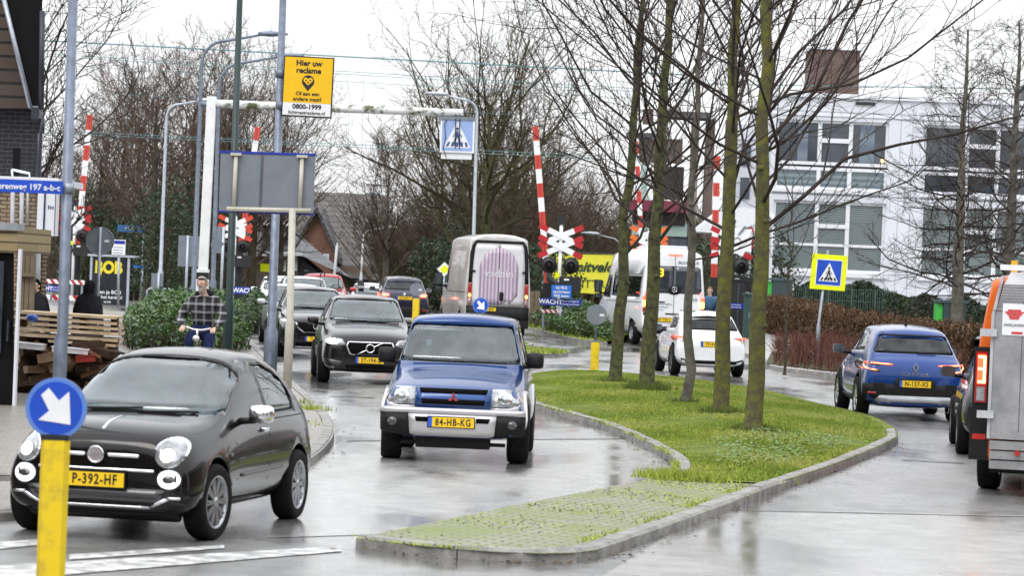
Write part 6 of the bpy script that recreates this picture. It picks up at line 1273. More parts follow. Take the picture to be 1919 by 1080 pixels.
for a, b_, c_, d_ in (((0, .96), (-.05, .88), (-.03, .88), (0, .93)), ((0, .96), (0, .93), (.03, .88), (.05, .88)), ((0, .80), (0, .83), (-.03, .88), (-.05, .88)), ((0, .80), (.05, .88), (.03, .88), (0, .83))): mb.prism([(q[0], yb - .03, q[1] + .01) for q in (a, b_, c_, d_)], (0, .035, 0))
mb.build('badge', CHROME, cp); wiper(cp, bv, [((-.05, 1.135), (-.36, 1.13))], 'B', .02); mb = MB(); mb.tube([(0, l - 1.35, 1.58), (.0, l - 1.30, 1.70)], .008, 5); mb.lathe([(.001, 0), (.03, 0), (.02, .03), (.001, .03)], (0, l - 1.35, 1.565), 'Z', 10); mb.build('aerial', PLAST, cp)
part(cp, bv, 'top_spoiler', [(-.50, 1.43), (.50, 1.43), (.52, 1.40), (-.52, 1.40)], 'B', PLAST, .03, .04, both=False)
YW = paint('pearl_white', (.78, .79, .82), .05, .22)
ya, bv, h, l, k = rearcar('white_hatchback', 'white hatchback with black roof spoiler lip seen behind the island trees', 1333, 707, R(180 + 6), YW, 1.70, 1.50, 3.95, rim=ALLOYD)
for s in (1, -1):
    f = (lambda q: q) if s > 0 else mirror
    tl = proj(bv, f([(.48, .90), (.80, .93), (.84, .86), (.80, .80), (.70, .78), (.66, .84)]), 'B', .012, .03, .06).build('tail_light', mat('clear_red_lens', (.55, .08, .05), .12, coat=1), ya); proj(bv, f([(.55, .895), (.80, .915), (.82, .87), (.62, .87)]), 'B', .018, .01, .06).build('light_strip', TL_ON, tl)
part(ya, bv, 'diffuser', [(-.72, .34), (-.80, .44), (-.55, .37), (.55, .37), (.80, .44), (.72, .34), (.6, .22), (-.6, .22)], 'B', PLAST, .012, .03, both=False); plate(ya, bv, 'TF-918-D', 0, .74, 'B', off=.012); part(ya, bv, 'spoiler_lip', [(-.50, 1.42), (.50, 1.42), (.56, 1.36), (.4, 1.33), (-.4, 1.33), (-.56, 1.36)], 'B', PLAST, .05, .05, both=False); wiper(ya, bv, [((-.05, 1.09), (-.32, 1.10))], 'B', .02)
yb = bv.ray_cast(Vector((0, 20, .93)), Vector((0, -1, 0)))[0].y; mb = MB(); mb.lathe([(.04, -.005), (.05, -.005), (.05, .01), (.04, .01)], (0, yb, .92), 'Y', 20, close=True); put_text(mb, 'YARIS', .04, (-.5, yb - .01, .70), (-1, 0, 0), bold=0); mb.build('badge', CHROME, ya)
bm_, bv, h, l, k = rearcar('dark_blue_crossover', 'dark blue crossover with lit tail lights driving away beyond the queue', 756, 608, R(180 + 5), paint('midnight_paint', (.012, .014, .035), .5, .25), 1.82, 1.60, 4.4)
for s in (1, -1):
    f = (lambda q: q) if s > 0 else mirror
    proj(bv, f([(.50, 1.0), (.78, 1.04), (.86, .98), (.86, .88), (.50, .90)]), 'B', .014, .03, .07).build('tail_light', TL_ON, bm_); proj(bv, f([(.55, .97), (.78, .99), (.78, .93), (.55, .93)]), 'B', .020, .01, .07).build('light_core', TL_HOT, bm_)
plate(bm_, bv, 'HZ-869-T', -.0, .86, 'B', off=.012); each(bm_, bv, 'reflector', rrect(.62, .44, .80, .48, .01), 'B', REFL, .01); part(bm_, bv, 'bumper_cladding', [rrect(-.84, .25, .84, .55, .04)], 'B', PLAST, .006, both=False)
mb, y = ring_badge(bm_, 'b', 0, 1.0, .045, bv, 'B', CHROME, True, .008); mb.build('badge', [CHROME, SWHITE], bm_)
g = G(1805, 852)
dk, bv, h, l, k = rearcar('dark_grey_hatchback', 'dark grey car half hidden in front of the orange van at the right', 1922, 863, R(180 - 6.5), paint('graphite_paint', (.03, .032, .035), .5, .25), 1.80, 1.50, 4.3)
each(dk, bv, 'tail_light', [(.55, .94), (.84, 1.0), (.84, .88), (.55, .88)], 'B', TL_OFF, .012)
pk, bv, h, l, k = rearcar('parked_grey_car', 'grey parked car whose roof shows over the end of the brown hedge', 1850, 700, R(120), paint('stone_grey_paint', (.20, .20, .21), .4, .3), 1.78, 1.50, 4.2)
# ---------------- vans
def van(name, label, px, py, rz, col, W_, H_, L_, sidewin=False, group=None):
    h = W_ / 2; l = L_ / 2
    st = [(-l, h * .72, .35, .5, .8, h * .7, .95, h * .6, .98), (-l + .10, h * .88, .3, .5, .95, h * .84, 1.12, h * .7, 1.15), (-l + .45, h * .97, .28, .6, 1.15, h * .9, 1.25, h * .78, 1.29), (-l + .80, h, .28, .6, 1.30, h * .93, 1.42, h * .82, 1.46),
          (-l + 1.55, h, .28, .8, 1.45, h * .96, H_ - .30, h * .80, H_ - .14), (-l + 2.0, h, .28, .9, 1.5, h * .97, H_ - .16, h * .84, H_ - .02), (0, h, .28, .9, 1.5, h * .975, H_ - .16, h * .85, H_), (l - .12, h, .28, .9, 1.5, h * .975, H_ - .16, h * .85, H_ - .01), (l - .03, h * .99, .29, .9, 1.5, h * .965, H_ - .19, h * .84, H_ - .05), (l, h * .965, .32, .9, 1.5, h * .94, H_ - .23, h * .82, H_ - .10)]
    a = h * .80
    wins = [('F', [(-a, 1.48), (a, 1.48), (a * .93, 2.15), (-a * .93, 2.15)], GLASSW, -.1), ('S', [(-l + .95, 1.42), (-l + 1.45, 2.05), (-l + 2.1, 2.08), (-l + 2.1, 1.38)], GLASSS, 0)]
    if sidewin: wins += [('S', [(-l + 2.3, 1.45), (-l + 2.3, 2.15), (-l + 3.6, 2.15), (-l + 3.6, 1.45)], GLASSR, 0), ('S', [(-l + 3.75, 1.45), (-l + 3.75, 2.15), (l - .35, 2.15), (l - .35, 1.45)], GLASSR, 0)]
    wheels = dict(y=(-l + 1.0, l - 1.15), r=.36, w=.24, track=W_ - .26, arch=.42, rim=.55, mat=ALLOY)
    loc = G(px, py); t, bv = vehicle(name, label, 'van', (loc.x - math.sin(rz) * l * -1, loc.y + l * math.cos(rz) * -1), rz, st, wheels, W_, H_, col, wins, crease={4: .6, 5: .75, 6: .4, 's7': .85, 's9': .6, 's8': .75}, group=group,
        cavity=cav([(-l + .95, 1.0, h * .80, 1.32, h * .7, 1.38), (-l + 1.6, 1.0, h * .86, 1.5, h * .68, H_ - .38), (-l + 2.6, 1.0, h * .88, 1.5, h * .75, H_ - .3), (l - .2, 1.0, h * .88, 1.5, h * .75, H_ - .3)]) if 1 else None)
    for s in (-1, 1):
        mb = MB(); mb.box((s * (h + .14) - .11, -l + 1.20, 1.52), (s * (h + .14) + .11, -l + 1.30, 1.92), 0); mb.box((s * (h + .14) - .10, -l + 1.305, 1.55), (s * (h + .14) + .10, -l + 1.31, 1.90), 1); mb.box((s * (h + .14) - .10, -l + 1.20, 1.36), (s * (h + .14) + .10, -l + 1.30, 1.50), 0); mb.box((s * (h + .14) - .09, -l + 1.305, 1.38), (s * (h + .14) + .09, -l + 1.31, 1.48), 1); mb.tube([(s * (h - .08), -l + 1.25, 1.5), (s * (h + .1), -l + 1.25, 1.52)], .03, 6)
        mb.build('side_mirror', [PLAST, MIRG], t)
    return t, bv, h, l
IV = mat('satin_grey_wrap', (.40, .39, .375), .3, .3, col2=(.60, .585, .56), scale=1.2, coat=.6)
ivc, bv, h, l = van('curtain_print_van', 'tall grey van with a lilac curtain arch printed on its white rear doors', 930, 631, R(180 + 9.5), IV, 2.06, 3.18, 6.0)
yb = bv.ray_cast(Vector((0, 20, 1.8)), Vector((0, -1, 0)))[0].y
IVW = mat('white_door_paint', (.62, .62, .64), .3, var=.06, scale=1.5, coat=.6)
for s in (1, -1):
    p = [(.012, .98), (.80, .98), (.81, 1.3), (.795, 2.25), (.75, 2.72), (.70, 2.84), (.012, 2.87)]; f = (lambda q: q) if s > 0 else mirror
    d_ = proj(bv, f(p), 'B', .012, .03, .2).build('rear_door', IVW, ivc)
PUR = bpy.data.materials.new('lilac_curtain_print'); PUR.use_nodes = True; n = PUR.node_tree; b = n.nodes['Principled BSDF']; b.inputs['Roughness'].default_value = .35
t_ = n.nodes.new('ShaderNodeTexCoord'); wv = n.nodes.new('ShaderNodeTexWave'); wv.bands_direction = 'X'; wv.inputs['Scale'].default_value = 2.8; wv.inputs['Distortion'].default_value = .6; wv.inputs['Detail'].default_value = 2; n.links.new(t_.outputs['Object'], wv.inputs['Vector'])
cr = n.nodes.new('ShaderNodeValToRGB'); cr.color_ramp.elements[0].color = (.30, .21, .31, 1); cr.color_ramp.elements[1].color = (.56, .49, .57, 1); n.links.new(wv.outputs['Fac'], cr.inputs[0]); n.links.new(cr.outputs[0], b.inputs['Base Color'])
arch = [(.60, 1.02), (.61, 2.18)] + [(.57 * math.cos(R(a)), 2.18 + .56 * math.sin(R(a))) for a in range(10, 171, 16)] + [(-.61, 2.15), (-.60, 1.30), (-.35, 1.02), (-.30, 1.14), (-.1, 1.0)]
proj(bv, arch, 'B', .016, .003, .2).build('curtain_print', PUR, ivc)
LS_ = mat('pale_lettering', (.68, .66, .70), .4); mb = MB(); put_text(mb, 'vadain', .34, (0, yb + .024, 1.95), (-1, 0, 0), (0, 0, 1), bold=-.004, sx=1.08); mb.build('lettering', LS_, ivc)
mb = MB(); proj(bv, [(-.006, .98), (.006, .98), (.006, 2.8), (-.006, 2.8)], 'B', .024, .012, .3, mb=mb)
for s in (1, -1): proj(bv, [(s * .20, 2.38), (s * .74, 2.38), (s * .74, 2.395), (s * .20, 2.395)], 'B', .024, .004, .3, mb=mb) if 0 else None
proj(bv, rrect(-.17, 1.12, -.04, 1.40, .05), 'B', .03, .015, mb=mb); mb.build('door_seam', PLAST, ivc)
mb = MB(); 
for s in (1, -1):
    f = (lambda q: q) if s > 0 else mirror; proj(bv, f([(.815, 1.66), (.93, 1.66), (.90, 2.55), (.84, 2.82), (.74, 2.95), (.705, 2.87), (.76, 2.74), (.80, 2.25)]), 'B', .02, .06, .2, mb=mb); proj(bv, f(rrect(.73, 1.98, .90, 2.04, .01)), 'B', .05, .04, mb=mb)
proj(bv, [(-.72, 2.88), (.72, 2.88), (.72, 2.96), (-.72, 2.96)], 'B', .03, .06, .3, mb=mb); proj(bv, [(-.96, .40), (.96, .40), (.97, .96), (-.97, .96)], 'B', .05, .08, .3, mb=mb); mb.box((-.95, l - .05, .30), (.95, l + .12, .55)); mb.box((-.5, l - .3, .2), (.5, l - .1, .45)); mb.build('rear_trim', PLAST, ivc)
for s in (1, -1):
    f = (lambda q: q) if s > 0 else mirror; tl = proj(bv, f(rrect(.815, .98, .935, 1.64, .02)), 'B', .03, .06, .2).build('tail_light', TL_OFF, ivc); proj(bv, f(ell(.875, 1.27, .04, .06)), 'B', .036, .01).build('indicator', AMBER, tl); proj(bv, f(rrect(.83, 1.0, .92, 1.17, .02)), 'B', .036, .01).build('reversing_lens', LAMPG, tl)
plate(ivc, bv, 'V-28-BHP', .32, .86, 'B', off=.055); mb = MB(); 
for s in 'LR': proj(bv, [(-2.2, .35), (2.9, .35), (2.9, .60), (-2.2, .60)], s, .012, .03, .4, mb=mb)
mb.build('side_trim', mat('pale_trim', (.45, .40, .33), .4, .3), ivc); mb = MB(); line_side(bv, mb, [(-.9, .62), (-.9, 2.6)]); line_side(bv, mb, [(.5, .62), (.5, 2.7), (.5, 2.2)]); line_side(bv, mb, [(-.9, 1.35), (2.9, 1.35)], .02); mb.build('panel_seam', WELL, ivc)
SW = paint('van_white', (.78, .79, .81), 0, .25)
sp, bv, h, l = van('white_minibus', 'white high roof minibus with dark rear windows behind the island trees', 1259, 652, R(180 + 13), SW, 1.99, 2.96, 5.9, sidewin=True)
for s in (1, -1):
    f = (lambda q: q) if s > 0 else mirror
    proj(bv, f([(.015, 1.60), (.80, 1.60), (.86, 1.70), (.80, 2.35), (.72, 2.42), (.015, 2.42)]), 'B', .008, .01, .2).build('rear_window', mat('black_tinted_glass', (.015, .02, .03), .06, col2=(.05, .06, .08), scale=1.2, coat=1), sp)
    for z0, z1, m_ in ((1.37, 1.62, TL_ON), (1.18, 1.36, TL_HOT if 0 else AMBER), (1.02, 1.17, TL_OFF)): proj(bv, f(rrect(.84, z0, .96, z1, .02)), 'B', .02, .05, .2).build('tail_light', m_, sp)
    proj(bv, f(rrect(.28, 1.32, .46, 1.35, .01)), 'B', .03, .02).build('door_handle', PLAST, sp) if s > 0 else None
mb = MB(); proj(bv, [(-.006, .6), (.006, .6), (.006, 2.8), (-.006, 2.8)], 'B', .010, .003, .3, mb=mb); proj(bv, [(-.9, .38), (.9, .38), (.93, .60), (-.93, .60)], 'B', .03, .08, .3, mb=mb); proj(bv, ell(0, 1.70, .22, .14), 'B', .014, .01, mb=mb); proj(bv, rrect(-.4, .96, .25, 1.0, .01), 'B', .012, .01, mb=mb); mb.build('rear_trim', PLAST, sp)
yb = bv.ray_cast(Vector((0, 20, 1.7)), Vector((0, -1, 0)))[0].y + .03; mb = MB(); mb.lathe([(.07, -.005), (.083, -.005), (.083, .01), (.07, .01)], (0, yb, 1.72), 'Y', 24, close=True)
for a in (90, 210, 330): mb.tube([(0, yb, 1.72), (.075 * math.cos(R(a)), yb, 1.72 + .075 * math.sin(R(a)))], [.012, .004], 5)
mb.build('badge', CHROME, sp); mb = MB(); yb = bv.ray_cast(Vector((0, 20, 2.55)), Vector((0, -1, 0)))[0].y + .008; put_text(mb, 'BUURTBUS', .12, (-.42, yb, 2.53), (-1, 0, 0), bold=.01, sx=1.1); yb = bv.ray_cast(Vector((0, 20, 1.2)), Vector((0, -1, 0)))[0].y + .016
for i in range(3): put_text(mb, ('Kijk voor de dienstregeling', 'op www.buurtbus.nl', 'of bel ons')[i], .07, (.45, yb, 1.28 - i * .09), (-1, 0, 0), bold=0)
put_text(mb, '419', .14, (-.62, yb, 1.42), (-1, 0, 0), bold=.01); mb.build('lettering', mat('grey_blue_print', (.12, .16, .26), .5), sp)
mb = MB(); put_text(mb, '3', .34, (.42, yb + .02, 2.20), (-1, 0, 0), bold=.02); mb.build('route_number', mat('amber_display', (.9, .55, .0), .4, emit=(1, .6, .05), estr=.8), sp)
mb = MB(); proj(bv, rrect(-.22, 2.74, .22, 2.77, .01), 'B', .02, .02, mb=mb); mb.build('brake_light', TL_ON, sp); mb = MB(); mb.prism([(-.55, l - 1.6, 2.88), (.55, l - 1.6, 2.88), (.5, l - 1.5, 3.04), (-.5, l - 1.5, 3.04)], (0, 1.0, 0)); mb.build('roof_unit', SW, sp); plate(sp, bv, '87-TXB-5', .30, .80, 'B', off=.03)
mb = MB(); line_side(bv, mb, [(-1.2, .5), (-1.2, 2.5)]); line_side(bv, mb, [(-1.2, 1.3), (2.8, 1.3)], .03); mb.build('panel_seam', MATS['seam_grey'], sp); mb = MB()
for s in 'LR': proj(bv, [(-2.0, .34), (2.7, .34), (2.7, .60), (-2.0, .60)], s, .012, .03, .4, mb=mb); proj(bv, [(.1, .62), (1.0, .62), (1.0, 2.15), (.1, 2.15)], s, .004, .004, .3, mb=mb, m=1)
mb.build('side_trim', [MATS['pale_trim'], mat('dirty_grey', (.26, .25, .25), .4)], sp)
# ---------------- orange and grey van with tail lift at the right edge
OR = paint('orange_paint', (.68, .13, .015), .1, .3)
g = G(1846, 928)
ov, bv, h, l = van('orange_lift_van', 'orange van with folded grey tail lift cut off by the right edge', 1994, 937, R(180 - 13.8), OR, 2.05, 2.50, 5.9)
TLG = mat('tail_lift_alu', (.24, .245, .255), .4, .4, col2=(.42, .42, .43), scale=2, bump=.15, bscale=20)
mb = MB(); mb.prism([(-.80, l + .08, .62), (.80, l + .08, .62), (.80, l + .08, 1.95), (.72, l + .08, 2.28), (-.72, l + .08, 2.28), (-.80, l + .08, 1.95)], (0, .06, 0)); mb.prism([(-.72, l + .10, 2.28), (.72, l + .10, 2.28), (.66, l - .02, 2.42), (-.66, l - .02, 2.42)], (0, .04, 0))
for i in range(3): mb.box((-.86, l + .05, .30 + i * .105), (.80, l + .16 + .02 * i, .39 + i * .105))
mb.box((-.70, l + .145, .62), (.62, l + .155, .655)); o = mb.build('tail_lift', TLG, ov)
mb = MB()
for x in (-.35, .12, .5): mb.box((x, l + .142, .70), (x + .008, l + .145, 2.1))
mb.box((-.9, l + .141, 1.995), (.82, l + .148, 2.005))
for i in range(9): mb.box((-.8, l + .141, 2.04 + i * .03), (.78, l + .144, 2.045 + i * .03))
mb.build('lift_groove', MATS['seam_grey'], o)
for s in (-1, 1): fr_ = MB(); fr_.prism([(s * .805, l + .02, .62), (s * .84, l + .02, .62), (s * .84, l + .02, 1.95), (s * .75, l + .02, 2.38), (s * .72, l + .02, 2.38), (s * .805, l + .02, 1.95)], (0, .1, 0)); fr_.box((s * .86 - .09, l + .16, 1.72), (s * .86 + .09, l + .18, 1.80)); fr_.box((s * .86 - .09, l + .16, .84), (s * .86 + .09, l + .18, .92)); fr_.build('lift_frame', mat('pale_grey_metal', (.5, .51, .54), .4, .2), ov)
for s in (1, -1): mb = MB(); mb.tube([(s * .97, l - .03, 1.58), (s * .97, l - .03, 1.7), (s * .97, l - .03, 2.1), (s * .90, l - .05, 2.32), (s * .80, l - .06, 2.43)], [.035, .035, .035, .035, .03], 8); None
mb = MB(); mb.box((-1.035, l - .5, .38), (-.84, l + .02, .95)); mb.box((.84, l - .5, .38), (1.035, l + .02, .95)); mb.box((-1.02, l - .06, .95), (-.85, l + .0, 1.60)); mb.box((.85, l - .06, .95), (1.02, l + .0, 1.60)); mb.box((-.8, l - .5, .25), (.8, l + .02, .42)); mb.build('bumper_corner', PLAST, ov)
for s in (1, -1):
    x0, x1 = sorted((s * .87, s * .995)); mb = MB(); mb.box((x0, l + .003, 1.0), (x1, l + .03, 1.55)); tl = mb.build('tail_light', TL_OFF, ov); mb = MB(); mb.box((x0 + .02, l + .031, 1.20), (x1 - .02, l + .036, 1.52)); mb.build('light_strip', TL_ON, tl)
    mb = MB(); mb.box((x0 + .015, l + .037, 1.22), (x0 + .04, l + .041, 1.50)); mb.box((x0 + .015, l + .037, 1.48), (x1 - .03, l + .041, 1.505)); mb.box((x0 + .015, l + .037, 1.35), (x1 - .03, l + .041, 1.375)); mb.box((x0 + .015, l + .037, 1.21), (x1 - .03, l + .041, 1.235)); mb.build('light_core', mat('amber_core', (1, .6, .2), .2, emit=(1, .55, .15), estr=6), tl); mb = MB(); mb.box((x0 + .02, l + .031, 1.02), (x1 - .02, l + .036, 1.17)); mb.build('reversing_lens', LAMPG, tl); mb = MB(); mb.box((x0 - .01, l + .021, .60), (x1 + .01, l + .026, .66)); mb.build('reflector', REFL, ov)
mb = MB(); mb.box((.47, l + .143, 1.74), (.72, l + .149, 2.08)); lb_ = mb.build('label_plate', SWHITE, ov); mb = MB(); put_text(mb, 'DHOLLANDIA', .040, (.595, l + .152, 1.85), (-1, 0, 0), bold=.0, sx=.85, m=1)
for i in range(5): w_ = (.07, .10, .08, .06, .05)[i]; mb.box((.595 - w_, l + .150, 2.00 - i * .022), (.595 + w_, l + .152, 2.018 - i * .022), 0)
mb.box((.50, l + .150, 1.755), (.62, l + .152, 1.78), 0); mb.build('lettering', [mat('label_red', (.6, .03, .03), .4), BLACK], lb_)
mb = MB(); mb.tube([(.50, l + .14, .48), (.50, l + .24, .48)], .03, 8); mb.build('coupling', REFL, ov); mb = MB(); mb.box((.84, -.4, 2.40), (.91, -.3, 2.58)); mb.build('roof_marker', mat('amber_box', (.7, .45, .02), .5), ov)
mb = MB(); mb.box((-.78, l - .1, 2.44), (.78, l - .02, 2.50)); mb.build('roof_edge', SWHITE, ov)
# ------------------------------------------------------------------ people
SKIN = mat('skin', (.60, .38, .29), .5, var=.08); JEANS = mat('blue_jeans', (.010, .018, .065), .8, var=.3, scale=20); BLKC = mat('black_cloth', (.012, .012, .016), .8, var=.4, scale=6, bump=.3)
def skin_mesh(name, joints, edges, m, par, root=0, sub=1, smooth=True):
    me = bpy.data.meshes.new(name); me.from_pydata([j[0] for j in joints], edges, []); o = bpy.data.objects.new(name, me); COL.objects.link(o)
    o.modifiers.new('k', 'SKIN').use_smooth_shade = True; sv = me.skin_vertices[0].data
    for i, j in enumerate(joints): rr = j[1]; sv[i].radius = rr if hasattr(rr, '__len__') else (rr, rr); sv[i].use_root = (i == root)
    sm_ = o.modifiers.new('s', 'SUBSURF'); sm_.levels = sub; sm_.render_levels = sub
    dg = bpy.context.evaluated_depsgraph_get(); me2 = bpy.data.meshes.new_from_object(o.evaluated_get(dg)); o.modifiers.clear(); o.data = me2; me2.materials.append(m)
    for p in me2.polygons: p.use_smooth = True
    o.parent = par; return o
def person(label, loc, rz, pose, skin, top, legs, hair, group=None, beard=None, hood=None, hairlong=False, sc=1.0):
    """pose: joints in metres, facing -Y: pelvis, chest, neck, head, arms (shoulder, elbow, wrist) and legs (hip, knee, ankle)"""
    t = thing('person', loc, label, 'person', group, rz); t.scale = (sc,) * 3
    J = []; E = []
    def add(p, r, to=None):
        J.append((tuple(p), r)); 
        if to is not None: E.append((to, len(J) - 1))
        return len(J) - 1
    pel = Vector(pose['pelvis']); ch = Vector(pose['chest']); nk = Vector(pose['neck']); hd = Vector(pose['head'])
    a = add(pel, (.15, .11)); b = add(pel.lerp(ch, .5), (.14, .10), a); c = add(ch, (.17, .11), b); d = add(ch.lerp(nk, .8), (.10, .08), c); e = add(nk, .055, d)
    up = (hd - nk).normalized(); fw = Vector(pose.get('face', (0, -1, 0))).normalized()
    f = add(hd - up * .06 + fw * .02, (.065, .075), e); g = add(hd + up * .02, (.078, .092), f); add(hd + up * .085, (.066, .08), g)
    for s in (-1, 1):
        sh, el, wr = [Vector(q) for q in (pose['armL'] if s < 0 else pose['armR'])]
        i = add(sh, .06, c); i = add(sh.lerp(el, .5), .05, i); i = add(el, .042, i); i = add(el.lerp(wr, .5), .038, i); i = add(wr, .028, i)
        dr = Vector(pose.get('handdir', (0, -.8, -.3))).normalized(); side = Vector((s, 0, 0)); pm = add(wr + dr * .05, (.036, .022), i)
        for k in range(4): 
            o_ = wr + dr * .085 + side.cross(dr).cross(side) * 0 + Vector((0, 0, 1)).cross(dr).normalized() * ((k - 1.5) * .02); ln = (.030, .036, .033, .025)[k]
            q = add(o_, .010, pm); q = add(o_ + dr * ln + Vector((0, 0, -.012)), .009, q); add(o_ + dr * ln * 1.2 + Vector((0, 0, -.040)), .008, q)
        q = add(wr + dr * .04 - side * .035, .011, pm); add(wr + dr * .075 - side * .045 + Vector((0, 0, -.02)), .009, q)
    for s in (-1, 1):
        hp, kn, an = [Vector(q) for q in (pose['legL'] if s < 0 else pose['legR'])]
        i = add(hp, .085, a); i = add(hp.lerp(kn, .5), .078, i); i = add(kn, .058, i); i = add(kn.lerp(an, .4), .052, i); i = add(an, .04, i); add(an + Vector((0, -.14, -.05)) + Vector(pose.get('toe', (0, 0, 0))), (.04, .03), i)
    body = skin_mesh('body', J, E, skin, t)
    # nose, ears: small pieces grown into the head of the same skin
    bm = bmesh.new(); bm.from_mesh(body.data)
    rt = fw.cross(up).normalized()
    def blob(c_, sx_, sy, sz):
        r = bmesh.ops.create_icosphere(bm, subdivisions=2, radius=1); M_ = Matrix((rt, fw, up)).transposed()
        for v in r['verts']: v.co = Vector(c_) + M_ @ Vector((v.co.x * sx_, v.co.y * sy, v.co.z * sz))
    blob(hd + fw * .098 - up * .005, .013, .022, .026); blob(hd + rt * .082, .012, .022, .034); blob(hd - rt * .082, .012, .022, .034); blob(hd + fw * .075 - up * .085, .035, .028, .025)
    bm.to_mesh(body.data); bm.free()
    for p in body.data.polygons: p.use_smooth = True
    mb = MB(); M_ = Matrix((rt, fw, up)).transposed()
    for s in (-1, 1): q = hd + fw * .086 + rt * (s * .032) + up * .02; mb.lathe([(.0005, -.010), (.007, -.004), (.007, .003), (.0005, .006)], q, 'Y', 8)
    mb.build('eyes', mat('eye_dark', (.03, .025, .02), .2), t); mb = MB(); q = hd + fw * .089 - up * .05; mb.obox(q, (.022, .006, .005), M_); mb.build('mouth', mat('lip', (.25, .09, .08), .5), t)
    mb = MB()
    for s in (-1, 1): mb.obox(hd + fw * .092 + rt * (s * .033) + up * .042, (.016, .004, .0025), M_)
    mb.build('eyebrows', hair, t)
    # clothes
    J = []; E = []
    a = add(pel + Vector((0, 0, -.02)), (.185, .14)); b = add(pel.lerp(ch, .5), (.185, .14), a); c = add(ch, (.21, .145), b); d = add(ch.lerp(nk, .75), (.13, .11), c); add(nk + (nk - ch) * .02, (.075, .075), d)
    for s in (-1, 1):
        sh, el, wr = [Vector(q) for q in (pose['armL'] if s < 0 else pose['armR'])]; i = add(sh, .092, c); i = add(sh.lerp(el, .5), .085, i); i = add(el, .076, i); i = add(el.lerp(wr, .5), .068, i); add(el.lerp(wr, .97), .052, i)
    skin_mesh('jacket', J, E, top, t)
    J = []; E = []; a = add(pel + Vector((0, 0, -.03)), (.16, .13))
    for s in (-1, 1):
        hp, kn, an = [Vector(q) for q in (pose['legL'] if s < 0 else pose['legR'])]; i = add(hp, .105, a); i = add(hp.lerp(kn, .5), .095, i); i = add(kn, .076, i); i = add(kn.lerp(an, .5), .07, i); add(kn.lerp(an, .95), .062, i)
    skin_mesh('trousers', J, E, legs, t)
    mb = MB()
    for s in (-1, 1):
        an = Vector((pose['legL'] if s < 0 else pose['legR'])[2]); mb.prism([an + Vector((x * .045, y, z)) for x, y, z in ((-1, .07, -.08), (-1, -.20, -.08), (-1, -.19, -.03), (-1, -.05, .03), (-1, .07, .03))], (.09, 0, 0))
    mb.build('shoes', BLACK, t)
    # hair: shell of the skull, shaped
    bm = bmesh.new(); r = bmesh.ops.create_icosphere(bm, subdivisions=3, radius=1); M_ = Matrix((rt, fw, up)).transposed(); dl = []
    for v in r['verts']:
        x, y, z = v.co
        if (y > .20 and z < .60) or z < (-.75 if hairlong else -.45): dl.append(v)
        v.co = hd + up * .025 + M_ @ Vector((x * .087, y * .100 - .006, z * .106 * (1.25 if (hairlong and z < 0) else 1)))
    bmesh.ops.delete(bm, geom=dl, context='VERTS'); me = bpy.data.meshes.new('hair'); bm.to_mesh(me); bm.free(); me.materials.append(hair); o = bpy.data.objects.new('hair', me); COL.objects.link(o); o.parent = t
    md = o.modifiers.new('t', 'SOLIDIFY'); md.thickness = .012
    for p in me.polygons: p.use_smooth = True
    if beard:
        bm = bmesh.new(); bmesh.ops.create_icosphere(bm, subdivisions=3, radius=1)
        for v in bm.verts:
            x, y, z = v.co; k = 1 + .1 * math.sin(x * 23) * math.sin(z * 19); v.co = hd + fw * .074 - up * .098 + M_ @ Vector((x * .042 * k, y * .034 * k, z * .062 * k))
        me = bpy.data.meshes.new('beard'); bm.to_mesh(me); bm.free(); me.materials.append(beard); o = bpy.data.objects.new('beard', me); COL.objects.link(o); o.parent = t
        mb = MB(); mb.obox(hd + fw * .096 - up * .036, (.034, .008, .008), M_); mb.build('moustache', beard, t)
    if hood:
        bm = bmesh.new(); r = bmesh.ops.create_icosphere(bm, subdivisions=3, radius=1); dl = []
        for v in r['verts']:
            x, y, z = v.co
            if y > .62 and abs(x) < .62 and z > -.6: dl.append(v)
            v.co = hd + M_ @ Vector((x * .135, y * .145 - .01, z * .165 - .01 + (-.05 if z < -.5 else 0)))
        bmesh.ops.delete(bm, geom=dl, context='VERTS'); me = bpy.data.meshes.new('hood'); bm.to_mesh(me); bm.free(); me.materials.append(hood); o = bpy.data.objects.new('hood', me); COL.objects.link(o); o.parent = t; md = o.modifiers.new('t', 'SOLIDIFY'); md.thickness = .02
        for p in me.polygons: p.use_smooth = True
    return t
PLAID = bpy.data.materials.new('plaid_flannel'); PLAID.use_nodes = True; n = PLAID.node_tree; b = n.nodes['Principled BSDF']; b.inputs['Roughness'].default_value = .9
t_ = n.nodes.new('ShaderNodeTexCoord'); sx_ = n.nodes.new('ShaderNodeSeparateXYZ'); n.links.new(t_.outputs['Object'], sx_.inputs[0]); prev = None
def band(axis, freq, thr, gain):
    m1 = n.nodes.new('ShaderNodeMath'); m1.operation = 'MULTIPLY'; m1.inputs[1].default_value = freq; n.links.new(sx_.outputs[axis], m1.inputs[0]); m2 = n.nodes.new('ShaderNodeMath'); m2.operation = 'SINE'; n.links.new(m1.outputs[0], m2.inputs[0])
    m3 = n.nodes.new('ShaderNodeMapRange'); m3.inputs[1].default_value = thr; m3.inputs[2].default_value = thr + .35; m3.inputs[4].default_value = gain; n.links.new(m2.outputs[0], m3.inputs[0]); return m3.outputs[0]
outs = [band('Z', 50, .45, .5), band('X', 50, .45, .3), band('Z', 100, .85, .2)]; acc_ = outs[0]
for q in outs[1:]:
    m4 = n.nodes.new('ShaderNodeMath'); n.links.new(acc_, m4.inputs[0]); n.links.new(q, m4.inputs[1]); acc_ = m4.outputs[0]
